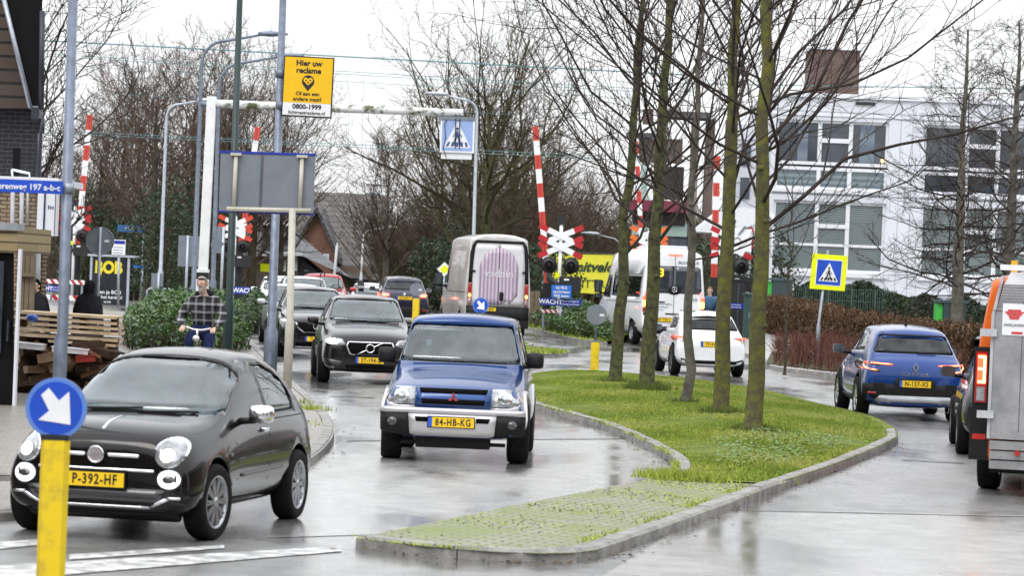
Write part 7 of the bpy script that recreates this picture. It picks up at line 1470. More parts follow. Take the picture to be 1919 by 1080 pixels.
cr = n.nodes.new('ShaderNodeValToRGB'); cr.color_ramp.elements[0].color = (.010, .010, .012, 1); cr.color_ramp.elements[1].color = (.42, .42, .45, 1); n.links.new(acc_, cr.inputs[0]); n.links.new(cr.outputs[0], b.inputs['Base Color'])
nz = n.nodes.new('ShaderNodeTexNoise'); nz.inputs['Scale'].default_value = 9; bn_ = n.nodes.new('ShaderNodeBump'); bn_.inputs['Strength'].default_value = .9; bn_.inputs['Distance'].default_value = .05; n.links.new(t_.outputs['Object'], nz.inputs['Vector']); n.links.new(nz.outputs['Fac'], bn_.inputs['Height']); n.links.new(bn_.outputs[0], b.inputs['Normal'])
GREYH = mat('grey_hair', (.33, .30, .27), .8, var=.3, scale=40); GREYB = mat('grey_beard', (.34, .32, .29), .9, var=.3, scale=60); DKH = mat('dark_hair', (.03, .02, .015), .7); BRH = mat('light_brown_hair', (.30, .19, .10), .7, var=.3)
# cyclist and bicycle
cy_ = P(374, 640, 46.0); cx0 = cy_.x; cyy = 46.3
pose = dict(pelvis=(0, .12, 1.02), chest=(.015, .04, 1.36), neck=(.01, -.02, 1.555), head=(-.01, -.07, 1.715), face=(-.35, -1, -.05), armL=((-.205, .03, 1.435), (-.35, .02, 1.19), (-.245, -.34, 1.05)), armR=((.225, .03, 1.455), (.33, -.02, 1.22), (.235, -.34, 1.04)),
            legL=((-.10, .10, .98), (-.15, -.32, .86), (-.13, -.20, .42)), legR=((.10, .10, .98), (.15, -.28, .72), (.13, -.08, .22)), handdir=(0, -.9, -.2))
cyc = person('bearded man with grey hair in a black and white plaid jacket riding a bicycle', (cx0, cyy, .095), R(-3), pose, SKIN, PLAID, JEANS, GREYH, beard=GREYB, sc=1.01)
mb = MB(); mb.tube([(-.12, .08, 1.50), (-.10, .13, 1.56), (0, .15, 1.60), (.10, .13, 1.56), (.12, .06, 1.50)], [.05, .06, .065, .06, .05], 8); mb.build('collar', BLKC, cyc)
bk = thing('bicycle', (cx0, cyy, .095), 'upright bicycle with pale swept handlebar under the plaid jacketed rider', 'bicycle', rz=R(-3)); FRM = mat('bike_frame', (.05, .05, .06), .35, .3); PALEM = mat('pale_chrome', (.75, .72, .72), .25, .6)
mb = MB(); mb.tube([(-.245, -.34, 1.075), (-.16, -.36, 1.06), (-.07, -.44, 1.035), (0, -.46, 1.03), (.07, -.44, 1.03), (.16, -.36, 1.05), (.235, -.34, 1.065)], .016, 8); hb_ = mb.build('handlebar', PALEM, bk)
mb = MB()
for s in (-1, 1): mb.tube([(s * .19, -.35, 1.065), (s * .275, -.31, 1.075)], .020, 8)
mb.build('grip', PLAST, hb_); mb = MB(); mb.tube([(0, -.46, 1.03), (0, -.46, .96), (0, -.43, .80)], .018, 8); mb.build('stem', PALEM, bk); mb = MB(); mb.lathe([(.001, -.07), (.04, -.06), (.055, 0), (.03, .05), (.001, .06)], (0, -.56, .90), 'Y', 16); mb.build('lamp', PALEM, bk)
mb = MB(); mb.tube([(0, -.43, .80), (0, -.40, .62), (0, -.15, .30)], .02, 8); mb.tube([(0, -.42, .70), (0, .12, .55)], .02, 8); mb.tube([(0, -.15, .30), (0, .16, .92)], .018, 8); mb.tube([(0, -.15, .30), (0, .50, .35)], .015, 6)
for s in (-1, 1): mb.tube([(s * .05, -.44, .68), (s * .05, -.60, .35)], .012, 6)
mb.build('frame', FRM, bk); mb = MB(); mb.prism([(-.09, .28, .95), (.09, .28, .95), (.03, .0, .95), (-.03, .0, .95)], (0, 0, .05)); mb.build('saddle', PLAST, bk)
for y in (-.60, .50):
    mb = MB(); k = 28
    mb.tube([(0, y + .345 * math.cos(6.28318 * i / k), .35 + .345 * math.sin(6.28318 * i / k)) for i in range(k + 1)], .020, 6, cap=False)
    w_ = mb.build('wheel', RUB, bk); mb = MB()
    for i in range(14): mb.tube([(0, y, .35), (0, y + .33 * math.cos(6.28318 * i / 14), .35 + .33 * math.sin(6.28318 * i / 14))], .002, 3)
    mb.build('spokes', PALEM, w_)
stand = dict(pelvis=(0, .02, .92), chest=(0, 0, 1.26), neck=(0, .0, 1.45), head=(0, -.03, 1.60), armL=((-.19, 0, 1.36), (-.25, .02, 1.08), (-.20, -.14, .86)), armR=((.19, 0, 1.36), (.25, .02, 1.08), (.20, -.14, .86)), legL=((-.10, 0, .88), (-.11, -.03, .48), (-.11, .02, .08)), legR=((.10, 0, .88), (.11, -.03, .48), (.11, .02, .08)), handdir=(0, -.5, -.8))
f_ = dict(stand); f_['face'] = (.9, -.4, 0)
q = base(64, 53.5); pr = person('hooded figure in a black coat facing right beside the pale brick wall', (q.x, 53.5, .095), 0, f_, SKIN, BLKC, BLKC, DKH, hood=BLKC, sc=.95)
def cloak(t, wx=.30):
    mb = MB(); k = 16; rings = []
    for z, rx, ry in ((.35, wx, .24), (.8, wx * .98, .24), (1.15, wx * .92, .22), (1.36, wx * .72, .18), (1.48, .13, .12)):
        rings += [(rx * math.cos(6.28318 * i / k) * (1 + .04 * math.sin(i * 3 + z * 9)), ry * math.sin(6.28318 * i / k) + .0, z) for i in range(k)]
    mb.add(rings, [(j * k + i, j * k + (i + 1) % k, (j + 1) * k + (i + 1) % k, (j + 1) * k + i) for j in range(4) for i in range(k)], 0, True); mb.build('coat', BLKC, t)
cloak(pr, .33)
f_ = dict(stand); f_['face'] = (-.8, .6, -.3); q = base(166, 58)
pr = person('hooded figure in a black coat with head bowed in front of the round sign pole', (q.x, 58, .095), R(10), f_, SKIN, BLKC, BLKC, DKH, hood=BLKC, sc=.93); cloak(pr, .34)
q = base(1326, 97); f_ = dict(stand); f_['face'] = (-.5, -.9, 0)
person('woman with light brown hair in a blue padded jacket standing beyond the white hatchback', (q.x, 96, rise(0, 96)), 0, f_, mat('skin_light', (.60, .38, .30), .5), mat('blue_padded', (.03, .09, .17), .6, var=.3, scale=4, bump=.4), BLKC, BRH, hairlong=True, sc=1.02)
# drivers, seated
sit = dict(pelvis=(0, .10, .0), chest=(0, .14, .34), neck=(0, .13, .52), head=(0, .09, .67), armL=((-.19, .12, .43), (-.25, -.08, .22), (-.13, -.34, .28)), armR=((.19, .12, .43), (.25, -.08, .22), (.13, -.34, .28)), legL=((-.1, .05, 0), (-.12, -.42, .10), (-.12, -.72, -.25)), legR=((.1, .05, 0), (.12, -.42, .10), (.12, -.72, -.25)))
def driver(car, x, y, z, label, top, hair, sc=.95):
    v = Matrix.Rotation(car.rotation_euler.z, 3, 'Z') @ Vector((x, y, z)) + Vector(car.location); person(label, tuple(v), car.rotation_euler.z, sit, SKIN, top, JEANS, hair, sc=sc)
driver(fiat, .33, -.02, .50, 'driver in a dark top at the wheel of the dark grey retro hatchback', BLKC, DKH, .92); driver(paj, .36, .02, .66, 'driver with fair hair behind the windscreen of the blue off roader', mat('grey_top', (.16, .17, .20), .8), BRH, .95)
driver(vo, .38, -.28, .62, 'driver behind the windscreen of the grey brown crossover', mat('grey_top', (0, 0, 0)), DKH); driver(mz, .38, -.28, .62, 'driver behind the windscreen of the dark crossover with winged grille', BLKC, DKH)
# ------------------------------------------------------------------ trees and plants
BARKM = mat('mossy_bark', (.045, .042, .033), .9, col2=(.105, .112, .045), scale=9, bump=.9, bscale=45, thr=(.38, .60)); BARKG = mat('grey_bark', (.07, .065, .055), .9, col2=(.17, .16, .13), scale=5, bump=.9, bscale=45)
TWIG = mat('twig_dark', (.02, .016, .015), .8, col2=(.065, .052, .045), scale=2); TWIGB = mat('twig_brown', (.06, .042, .034), .85, col2=(.12, .088, .07), scale=1); TWIGG = mat('twig_olive', (.035, .03, .018), .85, col2=(.085, .073, .038), scale=1); BARKD = mat('dark_bark', (.035, .028, .022), .9, col2=(.09, .075, .05), scale=2, bump=.6)
BARKY = mat('lichen_bark', (.08, .075, .045), .9, col2=(.15, .15, .03), scale=8, bump=.9, bscale=45, thr=(.42, .66))
def branch(mb, p, d, ln, r, rnd, up=.08, seg=5, k=5, wob=.16, tip=.35, m=0):
    pts = [Vector(p)]; dd = Vector(d).normalized(); rr = [r]
    for i in range(seg):
        dd = (dd + Vector((rnd.gauss(0, wob), rnd.gauss(0, wob), rnd.gauss(0, wob) + up))).normalized(); pts.append(pts[-1] + dd * ln / seg); rr.append(r * (1 - (1 - tip) * (i + 1) / seg))
    mb.tube(pts, rr, k, m, sm=k > 3, cap=False); return pts, rr
def tree(name, loc, label, H, r0, seed, bark, twig, first=.35, nb=14, spread=.45, levels=3, nsub=(7, 6, 4), up=.10, lean=(0, 0), ang=(35, 60), group='bare trees', tw=.006, fork=None, blen=.42, sides=(5, 4, 3), toprad=.25, extra=None, cone=False, limb=1.0):
    rnd = random.Random(seed); t = thing(name, loc, label, 'tree', group); tr = MB(); cr = MB()
    n = 14; pts = []; rr = []
    for i in range(n + 1):
        f = i / n; pts.append(Vector((lean[0] * f * H + rnd.gauss(0, .025) * (f > 0), lean[1] * f * H + rnd.gauss(0, .025) * (f > 0), H * f - .05 * (i == 0)))); rr.append(r0 * (1.5 if i == 0 else 1) * (1 - (1 - toprad) * f))
    pts.insert(1, pts[0].lerp(pts[1], .25)); rr.insert(1, r0 * 1.02)
    tr.tube(pts, rr, 14, 0, cap=False)
    for _ in range(5): q = pts[rnd.randrange(3, n)]; a = rnd.uniform(0, 6.28); i = pts.index(q); tr.lathe([(.001, -.04), (.05, -.015), (.055, .02), (.02, .04)], q + Vector((math.cos(a), math.sin(a), 0)) * rr[i] * .85, 'Z', 7)
    def grow(p, d, ln, r, lv):
        q, qr = branch(cr, p, d, ln, r, rnd, up * (1.0 if lv else 1.2), 6 if lv < 2 else 4, sides[min(lv, 2)], .13 + .04 * lv, .30)
        if lv >= levels: return
        cnt = nsub[min(lv, len(nsub) - 1)]
        for j in range(cnt):
            f = .18 + .8 * (j + rnd.random() * .8) / cnt; ii = min(len(q) - 2, int(f * (len(q) - 1))); tt = f * (len(q) - 1) - ii; pp = q[ii].lerp(q[ii + 1], min(1, tt)); dd = (q[ii + 1] - q[ii]).normalized()
            ax = dd.cross(Vector((rnd.gauss(0, 1), rnd.gauss(0, 1), rnd.gauss(0, 1)))).normalized(); an = R(rnd.uniform(25, 55)); d2 = (Matrix.Rotation(an, 3, ax) @ dd); rad = max(tw, qr[ii] * rnd.uniform(.40, .58)); grow(pp, d2, ln * (1 - f * .55) * rnd.uniform(.42, .68), rad, lv + 1)
    for i in range(nb):
        f = first + (1 - first) * (i + rnd.random() * .6) / nb; ii = min(n, int(f * n) + 1); p = pts[ii].lerp(pts[min(ii + 1, len(pts) - 1)], (f * n) % 1); a = i * 2.4 + rnd.uniform(-.5, .5); el = R(90 - rnd.uniform(*ang) * (1 - .35 * f))
        d = Vector((math.cos(a) * math.cos(el), math.sin(a) * math.cos(el), math.sin(el))); k = (1 - f) * 1.3 + .25 if cone else (.6 + .9 * math.sin(math.pi * min(1, .12 + (f - first) / (1 - first) * .75)))
        grow(p, d, H * blen * k * rnd.uniform(.8, 1.15) * spread * 1.6, max(tw * 1.5, rr[min(ii, n)] * rnd.uniform(.30, .46) * limb), 1 if levels < 4 else 0)
    if extra:
        for (p, d, ln, r) in extra: grow(Vector(p), Vector(d), ln, r, 0)
    tr.build('trunk', bark, t, fix=False); cr.build('crown', twig, t, fix=False); return t
isl = [(1152, 716, .125, 8.8, 'island tree standing first from the left beside the yellow bollard, leaning slightly', BARKM, .03), (1212, 733, .140, 9.5, 'second island tree from the left with a tuft of grass at its foot', BARKM, .015), (1283, 757, .085, 7.5, 'thinnest grey island tree in the middle of the row', BARKG, .0), (1350, 775, .128, 9.5, 'thick yellow green lichen covered island tree second from the right', BARKY, .0), (1410, 806, .124, 10, 'nearest island tree at the right end of the row with low spreading limbs', BARKY, -.0)]
for i, (px, py, r, H, lab, bk_, ln_) in enumerate(isl):
    g = G(px, py, .19); s = FPX / g.y
    tree('island_tree', (g.x, g.y, mound(g.x, g.y) if True else 0), lab, H, r, 20 + i, bk_, TWIG, first=(.27, .26, .30, .26, .26)[i], nb=(24, 28, 20, 30, 32)[i], spread=.62, levels=3, nsub=(9, 8, 4), up=.13, lean=(ln_, 0), ang=(50, 82), blen=.46, tw=.0060, limb=.72, group='young bare trees on the grass island', sides=(6, 5, 3))
    # grass tuft at the foot
    if i in (1, 3, 2, 4, 0):
        mb = MB(); rnd = random.Random(i)
        for _ in range((160, 600, 150, 260, 220)[i]):
            a = rnd.uniform(0, 6.28); q = r * 1.2 + abs(rnd.gauss(0, .13)); x, y = g.x + q * math.cos(a), g.y + q * math.sin(a); h = rnd.uniform(.04, .12) * (1.7 if i == 1 else 1); z = mound(g.x, g.y)
            mb.add([(x - .01, y, z - .02), (x + .01, y, z - .02), (x + rnd.gauss(0, .06), y + rnd.gauss(0, .04), z + h)], [(0, 1, 2)])
        o = mb.build('grass_tuft', mat('tuft_green', (.06, .10, .02), .7, col2=(.13, .16, .04), scale=20), fix=False); tag(o, ('tuft round the leaning first island tree', 'large tuft round the second island tree', 'tuft round the thinnest island tree', 'tuft round the lichen covered island tree', 'tuft round the nearest island tree')[i], 'grass', kind='stuff')
bgt = [  # px of trunk, depth, height, radius, twig, label, spread, nb
 (38, 88, 13.5, .30, TWIG, BARKM, 'big bare tree with rising limbs behind the dark brick house', .62, 20), (222, 150, 11.5, .28, TWIGB, BARKD, 'bare tree over the bus shelter in the left background', .70, 20), (280, 128, 11.3, .26, TWIGB, BARKD, 'bare brown tree left of the pale slim street lamp', .72, 24), (352, 135, 11.8, .28, TWIGB, BARKD, 'wide bare brown tree behind the grey street lamps', .75, 26),
 (420, 140, 12.2, .28, TWIGG, BARKD, 'bare olive toned tree behind the white gantry post', .70, 24), (520, 146, 11.5, .26, TWIGG, BARKD, 'bare tree behind the large grey sign', .70, 22), (905, 128, 12.2, .36, TWIGG, BARKM, 'tall wide bare tree above the curtain print van', .85, 30), (820, 145, 10.0, .26, TWIGG, BARKD, 'bare olive toned tree left of the tall wide tree', .85, 24), (720, 150, 8.8, .20, TWIGB, BARKG, 'slender pale bare tree in front of the tiled roofs', .75, 22),
 (250, 140, 10.8, .26, TWIGB, BARKD, 'bare tree directly left of the ivy column', .7, 20), (400, 152, 11.0, .26, TWIGB, BARKD, 'bare tree far behind the curved lamps', .7, 20), (470, 138, 10.2, .26, TWIGB, BARKD, 'bare tree between the green pole and the grey lamp post', .7, 20), (955, 136, 10.6, .26, TWIGB, BARKD, 'bare tree just right of the tall wide tree', .8, 20), (862, 142, 11.0, .26, TWIGB, BARKD, 'bare tree behind the zebra sign box', .8, 20),
 (1000, 140, 8.6, .24, TWIGB, BARKD, 'brown bare tree behind the barrier boom', .9, 26), (1090, 150, 7.0, .2, TWIGB, BARKD, 'low brown tree behind the yellow banner', .95, 24), (180, 133, 8.5, .22, TWIGG, BARKD, 'smaller bare tree behind the left crossing signal', .9, 20)]
protos = {}
for i, (px, Y, H, r, tw_, bk_, lab, sp_, nb_) in enumerate(bgt):
    b_ = base(px, Y); key = (0, 1, 1, 2, 3, 3, 4, 3, 5, 2, 1, 2, 2, 1, 2, 2, 1)[i]
    if key not in protos:
        protos[key] = (tree('bare_tree', tuple(b_), lab, H * .74, r, 100 + i, bk_, tw_, first=.20, nb=nb_ + 8, spread=sp_, levels=3, nsub=(10, 9, 6), up=.10, ang=((40, 88) if key in (2, 4) else (28, 78)), blen=(.42 if key == 4 else .36), tw=.012, limb=(1.0 if key in (2, 4) else .7), group='bare trees in the background', sides=(4, 3, 3), toprad=.15), H)
    else:
        src, h0 = protos[key]; t = copy_tree(src); t.location = b_; t.rotation_euler = (0, 0, 1.3 + i * 1.1); k = H / h0; t.scale = (k * 1.03, k * 1.03, k); t['label'] = lab
rt = [(1793, 88, 9.8, .22, 'dark bare conical tree in front of the apartment block', 0), (1890, 92, 10.5, .24, 'dark bare tree at the right edge in front of the flats', 0)]
for i, (px, Y, H, r, lab, _) in enumerate(rt):
    b_ = base(px, Y); tree('bare_tree', (b_.x, b_.y, .1), lab, H, r, 200 + i, BARKG, TWIG, first=.20, nb=72, spread=.60, levels=3, nsub=(9, 8, 5), up=.015, ang=(70, 108), blen=.31, tw=.007, limb=.6, group='dark bare trees before the flats', sides=(4, 3, 3), toprad=.12, cone=True)
g = base(1460, 70); tree('bare_sapling', (g.x + .2, 70, .1), 'thin bare sapling between the nearest island tree and the crossing sign', 4.6, .035, 333, BARKD, TWIG, first=.35, nb=9, spread=.5, levels=2, nsub=(5, 3), up=.1, ang=(30, 60), tw=.008)
# ivy columns and low twig masses
def leaves(mb, cx, cy, cz, rx, ry, rz, n, size, rnd, mats=2, shell=.45, flat=.0):
    for _ in range(n):
        while True:
            x, y, z = rnd.uniform(-1, 1), rnd.uniform(-1, 1), rnd.uniform(-1, 1); q = x * x + y * y + z * z
            if shell < q < 1: break
        k = 1 + .12 * math.sin(x * 7 + cx) * math.sin(z * 9 + cy); p = Vector((cx + x * rx * k, cy + y * ry * k, cz + z * rz * k)); a = Vector((rnd.gauss(0, 1), rnd.gauss(0, 1), rnd.gauss(0, 1))).normalized(); b = a.cross(Vector((rnd.gauss(0, 1), rnd.gauss(0, 1), rnd.gauss(0, 1)))).normalized(); s = size * rnd.uniform(.6, 1.3)
        mb.add([p - a * s, p + b * s * .4, p + a * s, p - b * s * .4], [(0, 1, 2, 3)], rnd.randrange(mats))
IVY = [mat('ivy_leaf', (.012, .03, .010), .45, var=.3), mat('ivy_leaf_b', (.03, .06, .018), .45, var=.3)]
LAU = [mat('laurel_leaf', (.035, .085, .015), .4, var=.3, coat=.2), mat('laurel_leaf_b', (.07, .15, .025), .4, var=.3, coat=.2), mat('laurel_leaf_c', (.10, .17, .04), .35, var=.2, coat=.3)]
rnd = random.Random(77)
for i, (px, Y, w_, h, lab) in enumerate([(300, 125, 1.6, 5.0, 'ivy wrapped trunk mass left of the pale street lamp'), (362, 128, 1.8, 5.6, 'tall ivy mass behind the grey square sign back'), (235, 130, 1.5, 3.6, 'dark evergreen bush behind the bus stop sign'), (168, 132, 1.7, 5.2, 'dark evergreen bush behind the far left barrier'), (860, 132, 1.2, 4.2, 'ivy mass under the tall wide tree left of the van'), (820, 136, 1.5, 3.4, 'ivy covered bush beside the far street lamp'), (1010, 120, 1.8, 3.2, 'dark bush behind the barrier boom right of the van'), (1345, 112, 1.7, 3.6, 'evergreen bush behind the woman in blue'), (1430, 116, 1.5, 3.9, 'evergreen bush left of the wheelie bin')]):
    b_ = base(px, Y); t = thing('ivy_bush', tuple(b_), lab, 'bush', 'dark evergreen bushes and ivy'); mb = MB()
    leaves(mb, 0, 0, h * .5, w_, 1.2, h * .55, 3200, .09, rnd, 2, .1); mb.build('foliage', IVY, t, fix=False); mb = MB()
    for _ in range(4): mb.tube([(rnd.uniform(-.5, .5), 0, -.1), (rnd.uniform(-.6, .6), 0, h * .8)], [.1, .05], 5)
    mb.build('stem', BARKD, t)
# uncountable twig wood far behind
mb = MB(); rnd = random.Random(55)
for _ in range(7600):
    px = rnd.choice((rnd.uniform(60, 620), rnd.uniform(640, 1210), rnd.uniform(640, 1210), rnd.uniform(1150, 1480))); Y = rnd.uniform(150, 215) if px > 720 or px < 440 else rnd.uniform(186, 225); b_ = base(px, Y); hmax = (7.2 if px < 450 else 5 if px < 620 else 4.2 if px < 720 else (6.0 if px < 850 else 6.8 if px < 1080 else 5.2)) * (1 + .25 * math.sin(px * .021)) * rnd.uniform(.45, 1.1)
    x = b_.x; z = .3; pts = [(x, Y, 0)]; dx, dz = rnd.gauss(0, .45), 1
    for k in range(4): x += dx * hmax / 4 + rnd.gauss(0, .12); z += hmax / 4; pts.append((x, Y + rnd.gauss(0, .2), z))
    mb.tube(pts, [.05, .035, .025, .018, .01], 3, rnd.randrange(2), sm=False, cap=False)
    for _k in range(5):
        j = rnd.randrange(1, 4); p = Vector(pts[j]); mb.tube([p, p + Vector((rnd.gauss(0, .5), rnd.gauss(0, .3), rnd.uniform(.2, .9))), p + Vector((rnd.gauss(0, .9), rnd.gauss(0, .4), rnd.uniform(.6, 1.7)))], [.02, .014, .008], 3, rnd.randrange(2), sm=False, cap=False)
o = mb.build('woodland', [TWIGB, TWIGG], fix=False); tag(o, 'brown mass of bare twiggy woodland far behind the crossing', 'woodland', kind='stuff')
# shrub beds
def bed(name, lab, poly_px, h, n, size, mats, z0=.1, seed=3, cat='shrub', dens=None, stems=True, dome=.55):
    poly = gp(poly_px) if not isinstance(poly_px[0][0], float) else poly_px; rnd = random.Random(seed); cx = sum(p[0] for p in poly) / len(poly); cy = sum(p[1] for p in poly) / len(poly); t = thing(name, (cx, cy, rise(cx, cy) + z0), lab, cat); mb = MB(); st_ = MB(); xs = [p[0] for p in poly]; ys = [p[1] for p in poly]; k = 0; zb = rise(cx, cy) + z0
    while k < n:
        x, y = rnd.uniform(min(xs), max(xs)), rnd.uniform(min(ys), max(ys))
        if not inside(poly, x, y): continue
        e = edge_dist(poly, x, y); top = h * (dome + (1 - dome) * sstep(0, .9, e)) * (1 + .13 * math.sin(x * 3.1 + y) * math.sin(y * 2.3)); z = top * (1 - abs(rnd.gauss(0, .28)) if rnd.random() < .72 or e > .6 else rnd.random())
        if z < .02: z = .05
        p = Vector((x - cx, y - cy, z + rise(x, y) + z0 - zb)); a = Vector((rnd.gauss(0, 1), rnd.gauss(0, 1), rnd.gauss(0, .8) + .3)).normalized(); b = a.cross(Vector((rnd.gauss(0, 1), rnd.gauss(0, 1), rnd.gauss(0, 1)))).normalized(); s = size * rnd.uniform(.6, 1.3)
        mb.add([p - a * s, p + b * s * .38, p + a * s, p - b * s * .38], [(0, 1, 2, 3)], min(len(mats) - 1, int(abs(rnd.gauss(0, .55) + .7 + .9 * math.sin(x * 1.7 + z * 2.2) * math.sin(y * 1.3 + 1))))); k += 1
        if stems and k % 14 == 0: st_.tube([(x - cx, y - cy, -.1), (x - cx + rnd.gauss(0, .1), y - cy + rnd.gauss(0, .1), z * .9)], [.012, .006], 3)
    mb.build('foliage', mats, t, fix=False); st_.build('stem', BARKD, t, fix=False); return t
bed('laurel_shrub', 'dense green laurel shrubs behind the cyclist on the left', [(228, 655), (255, 668), (330, 672), (440, 668), (470, 664), (440, 640), (470, 625), (470, 612), (400, 607), (240, 615)], 1.08, 26000, .075, LAU, seed=5)
bed('laurel_shrub', 'smaller darker laurel shrubs right of the dark green pole', [(430, 640), (468, 630), (505, 618), (520, 606), (510, 598), (440, 600)], 1.05, 9000, .075, [IVY[1], LAU[0], LAU[1]], seed=6)
bed('low_shrub_bed', 'low leafy shrubs on the verge below the crossing signal', [(990, 617), (1060, 631), (1145, 646), (1165, 630), (1120, 612), (1010, 604)], .85, 14000, .07, LAU, seed=7)
# brown clipped hedge
HED = [mat('beech_hedge', (.085, .048, .028), .8, var=.3), mat('beech_hedge_b', (.14, .09, .055), .8, var=.3), mat('beech_hedge_c', (.20, .15, .10), .8, var=.3)]
a = Vector(base(1432, 108)[:2]); b = Vector((P(1850, 640, 70).x, 70.0)); d = (b - a).normalized(); nn = Vector((-d.y, d.x)); rnd = random.Random(31); t = thing('clipped_hedge', (a.x, a.y, rise(a.x, a.y)), 'long clipped brown beech hedge running along the footpath towards the truck', 'hedge'); mb = MB(); Ln = (b - a).length
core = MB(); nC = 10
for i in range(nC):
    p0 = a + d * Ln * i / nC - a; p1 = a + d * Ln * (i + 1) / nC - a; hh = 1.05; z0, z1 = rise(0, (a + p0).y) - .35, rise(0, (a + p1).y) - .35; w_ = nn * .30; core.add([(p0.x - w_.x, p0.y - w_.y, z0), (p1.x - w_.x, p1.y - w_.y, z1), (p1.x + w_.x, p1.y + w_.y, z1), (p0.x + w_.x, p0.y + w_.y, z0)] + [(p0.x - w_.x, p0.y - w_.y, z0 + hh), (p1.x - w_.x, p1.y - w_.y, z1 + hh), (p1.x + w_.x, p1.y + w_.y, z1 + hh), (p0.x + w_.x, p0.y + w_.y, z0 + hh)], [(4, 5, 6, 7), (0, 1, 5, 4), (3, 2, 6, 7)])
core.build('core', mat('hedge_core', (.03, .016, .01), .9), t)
for _ in range(64000):
    s = Ln * rnd.random() ** .8; f = rnd.random(); hh = 1.26 + .05 * math.sin(s * 1.9) + .03 * math.sin(s * 5.3)
    if f < .62: z = rnd.random() * hh; o_ = nn * (-.42 - rnd.gauss(0, .035)) if (nn * -1).y < 0 else nn * (.42 + rnd.gauss(0, .035))
    else: z = hh + rnd.gauss(0, .03); o_ = nn * rnd.uniform(-.42, .42)
    if f > .95: z += rnd.random() * .12
    p = a + d * s + o_ - a; p = Vector((p.x, p.y, z + rise(0, (a + d * s).y) - rise(a.x, a.y))); q = Vector((rnd.gauss(0, .5), rnd.gauss(0, .5), rnd.gauss(0, 1))).normalized(); b2 = q.cross(Vector((rnd.gauss(0, 1), rnd.gauss(0, 1), rnd.gauss(0, 1)))).normalized(); sz = rnd.uniform(.03, .075); mb.add([p - q * sz, p + b2 * sz * .4, p + q * sz, p - b2 * sz * .4], [(0, 1, 2, 3)], min(2, int(abs(rnd.gauss(0, 1)))))
mb.build('foliage', HED, t, fix=False)
# reddish twiggy ground shrubs in front of it
t = thing('twiggy_shrub', (tuple(G(1520, 690))[0], tuple(G(1520, 690))[1], .1), 'low reddish brown twiggy shrubs at the kerb around the crossing sign post', 'shrub'); mb = MB(); rnd = random.Random(41); poly = gp([(1445, 692), (1520, 702), (1600, 712), (1720, 722), (1800, 728), (1790, 700), (1600, 690), (1460, 678)]); g0 = t.location; k = 0
xs = [p[0] for p in poly]; ys = [p[1] for p in poly]
while k < 1100:
    x, y = rnd.uniform(min(xs), max(xs)), rnd.uniform(min(ys), max(ys))
    if not inside(poly, x, y): continue
    k += 1; h = rnd.uniform(.45, .95); p = Vector((x - g0.x, y - g0.y, rise(x, y))); dx, dy = rnd.gauss(0, .28), rnd.gauss(0, .2)
    mb.tube([p, p + Vector((dx * h * .4, dy * h * .4, h * .5)), p + Vector((dx * h, dy * h, h))], [.009, .007, .004], 3, rnd.randrange(2), False, False)
    for _j in range(4): q = p + Vector((dx * h * .5, dy * h * .5, h * rnd.uniform(.4, .8))); mb.tube([q, q + Vector((rnd.gauss(0, .12), rnd.gauss(0, .1), rnd.uniform(.08, .28)))], [.005, .003], 3, rnd.randrange(2), False, False)
mb.build('twigs', [mat('red_twig', (.07, .025, .022), .8), mat('red_twig_b', (.14, .07, .05), .8)], t, fix=False)
# evergreen hedge and fence before the flats
for i, (p0, p1, lab) in enumerate([((1490, 116), (1660, 114), 'dark green hedge below the ground floor windows of the flats'), ((1660, 104), (1850, 96), 'dark green hedge behind the bare tree and bins')]):
    a_, b_ = base(*p0), base(*p1); poly = [(a_.x, a_.y - .7), (b_.x, b_.y - .7), (b_.x, b_.y + .7), (a_.x, a_.y + .7)]; poly = [(float(x), float(y)) for x, y in poly]
    bed('evergreen_hedge', lab, poly, (2.0, 1.75)[i], 12000, .085, [IVY[0], IVY[1], LAU[0]], z0=0.0, seed=60 + i, cat='hedge', dome=.9)
t = thing('mesh_fence', tuple(base(1560, 109)), 'thin dark wire mesh fence along the back of the brown hedge', 'fence'); mb = MB(); a_, b_ = base(1425, 111), base(1680, 107)
for i in range(60): p = a_.lerp(b_, i / 59); mb.tube([(p.x, p.y, p.z), (p.x, p.y, p.z + 1.75)], .012 if i % 10 else .03, 4)
for z in (.3, .8, 1.3, 1.72): mb.tube([(a_.x, a_.y, a_.z + z), (b_.x, b_.y, b_.z + z)], .012, 4)
child(mb, 'mesh', mat('dark_green_wire', (.01, .04, .03), .5), t)
# ------------------------------------------------------------------ stack of slatted pallets and rubbish on the left pavement
PINE = mat('pale_pine', (.42, .31, .19), .7, col2=(.62, .50, .36), scale=3, bump=.2); PY0 = 45.0
def slatstack(nm, lab, rows, Y, dpt=.9):
    a = P(rows[0][0], rows[0][1], Y); t = thing(nm, (a.x, Y, .095), lab, 'pallet', 'slatted pallets stacked on the pavement'); mb = MB()
    for (x0, y0, x1, y1, hh) in rows:
        a, b = P(x0, y0, Y), P(x1, y1, Y); s_ = hh / (FPX / Y); mb.prism([a, b, b - Vector((0, 0, s_)), a - Vector((0, 0, s_))], (0, .12, 0)); mb.prism([a + Vector((0, .3, 0)), b + Vector((0, .3, 0)), b + Vector((0, .3, -s_)), a + Vector((0, .3, -s_))], (0, .5, 0))
    child(mb, 'slats', PINE, t); mb = MB(); x0 = P(rows[0][0] + 6, 600, Y).x; x1 = P(rows[0][2] - 6, 600, Y).x; zt = P(rows[0][0], rows[0][1] + 6, Y).z; zb = P(rows[-1][0], rows[-1][1] + 4, Y).z
    for f in (0, .33, .66, 1): x = x0 + (x1 - x0) * f; mb.box((x - .05, Y + .125, zb), (x + .05, Y + .295, zt))
    child(mb, 'blocks', mat('dark_pine', (.07, .045, .025), .8), t); return t
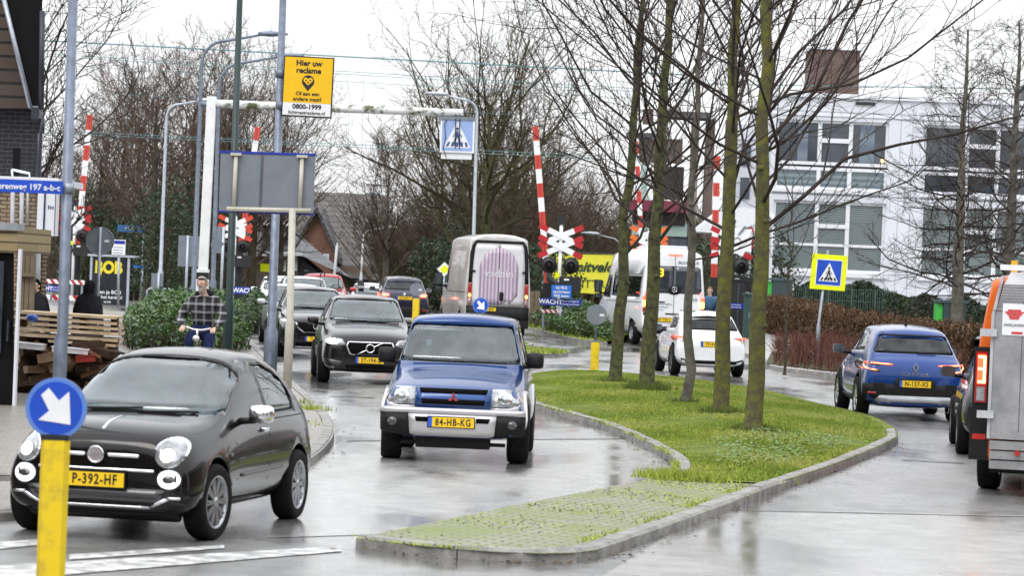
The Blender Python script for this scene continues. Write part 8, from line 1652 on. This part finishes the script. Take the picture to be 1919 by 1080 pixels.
slatstack('pallet', 'topmost pale slatted pallet of the stack in front of the hooded figures', [(33, 583, 218, 594, 5), (33, 593, 218, 605, 5), (60, 605, 220, 615, 5), (35, 613, 221, 624, 6)], PY0)
slatstack('pallet', 'lower darker slatted pallet below the pale ones beside the cardboard', [(33, 624, 219, 636, 6), (90, 637, 216, 646, 5)], PY0 + .02)
cb_ = thing('cardboard_heap', tuple(base(110, PY0)), 'dark heap of flattened cardboard boxes under the pallets', 'cardboard'); mb = MB(); rnd = random.Random(14)
for i in range(34):
    px = rnd.uniform(40, 205); py = rnd.uniform(652, 760); c = P(px, py, PY0 + rnd.uniform(-.1, .5)); c.z = max(.2, c.z); M_ = Matrix.Rotation(rnd.uniform(-.5, .5), 3, 'Y') @ Matrix.Rotation(rnd.uniform(-.4, .4), 3, 'X') @ Matrix.Rotation(rnd.uniform(-.6, .6), 3, 'Z'); mb.obox(c, (rnd.uniform(.12, .3), rnd.uniform(.1, .2), rnd.uniform(.02, .10)), M_, rnd.randrange(3))
child(mb, 'boxes', [mat('brown_card', (.16, .09, .05), .8, var=.3), mat('dark_card', (.05, .03, .02), .8, var=.4), mat('light_card', (.28, .19, .12), .8)], cb_); mb = MB(); a, b = P(38, 660, 45.6), P(214, 660, 45.6); mb.box((a.x, 45.6, .1), (b.x, 46.1, P(38, 632, 45.6).z)); child(mb, 'dark_backing', mat('dark_card', (0, 0, 0)), cb_)
def blockthing(nm, lab, cat, px0, py0, px1, py1, Y, dpt, m, tilt=0):
    a, b = P(px0, py0, Y), P(px1, py1, Y); t = thing(nm, tuple((a + b) / 2), lab, cat); mb = MB(); c = (a + b) / 2; mb.obox((c.x, Y + dpt / 2, c.z), (abs(b.x - a.x) / 2, dpt / 2, abs(a.z - b.z) / 2), Matrix.Rotation(tilt, 3, 'Y')); mb.obox((c.x, Y + dpt / 2, c.z + abs(a.z - b.z) / 2 + .008), (abs(b.x - a.x) / 2 + .01, dpt / 2 + .01, .01), Matrix.Rotation(tilt, 3, 'Y')); child(mb, 'body', m, t)
FOAM = mat('white_foam', (.75, .76, .78), .6); blockthing('foam_box', 'white foam box poking out of the rubbish at the left', 'box', 30, 645, 79, 656, 44.7, .4, FOAM, R(3)); blockthing('foam_box', 'long white foam box poking out of the rubbish right of the foreground pole', 'box', 97, 653, 164, 664, 44.7, .4, FOAM, R(3))
blockthing('cardboard_box', 'small red printed cardboard box in the heap', 'box', 142, 668, 176, 680, 44.6, .3, mat('red_card', (.28, .04, .03), .7), R(-6)); blockthing('cardboard_box', 'opened brown cardboard box with pale inside in the heap', 'box', 70, 664, 102, 680, 44.6, .3, mat('light_card', (0, 0, 0)), R(-12))
t = thing('blue_bag', tuple(P(60, 596, 44.8)), 'crumpled blue plastic bag on the pallets', 'bag'); bm = bmesh.new(); bmesh.ops.create_icosphere(bm, subdivisions=2, radius=.07); rnd = random.Random(2)
for v in bm.verts: v.co = Vector((v.co.x * 1.4, v.co.y, v.co.z * .8)) * rnd.uniform(.8, 1.15)
me = bpy.data.meshes.new('bag'); bm.to_mesh(me); bm.free(); me.materials.append(mat('blue_plastic', (.03, .09, .35), .4)); o = bpy.data.objects.new('bag_body', me); COL.objects.link(o); o.parent = t
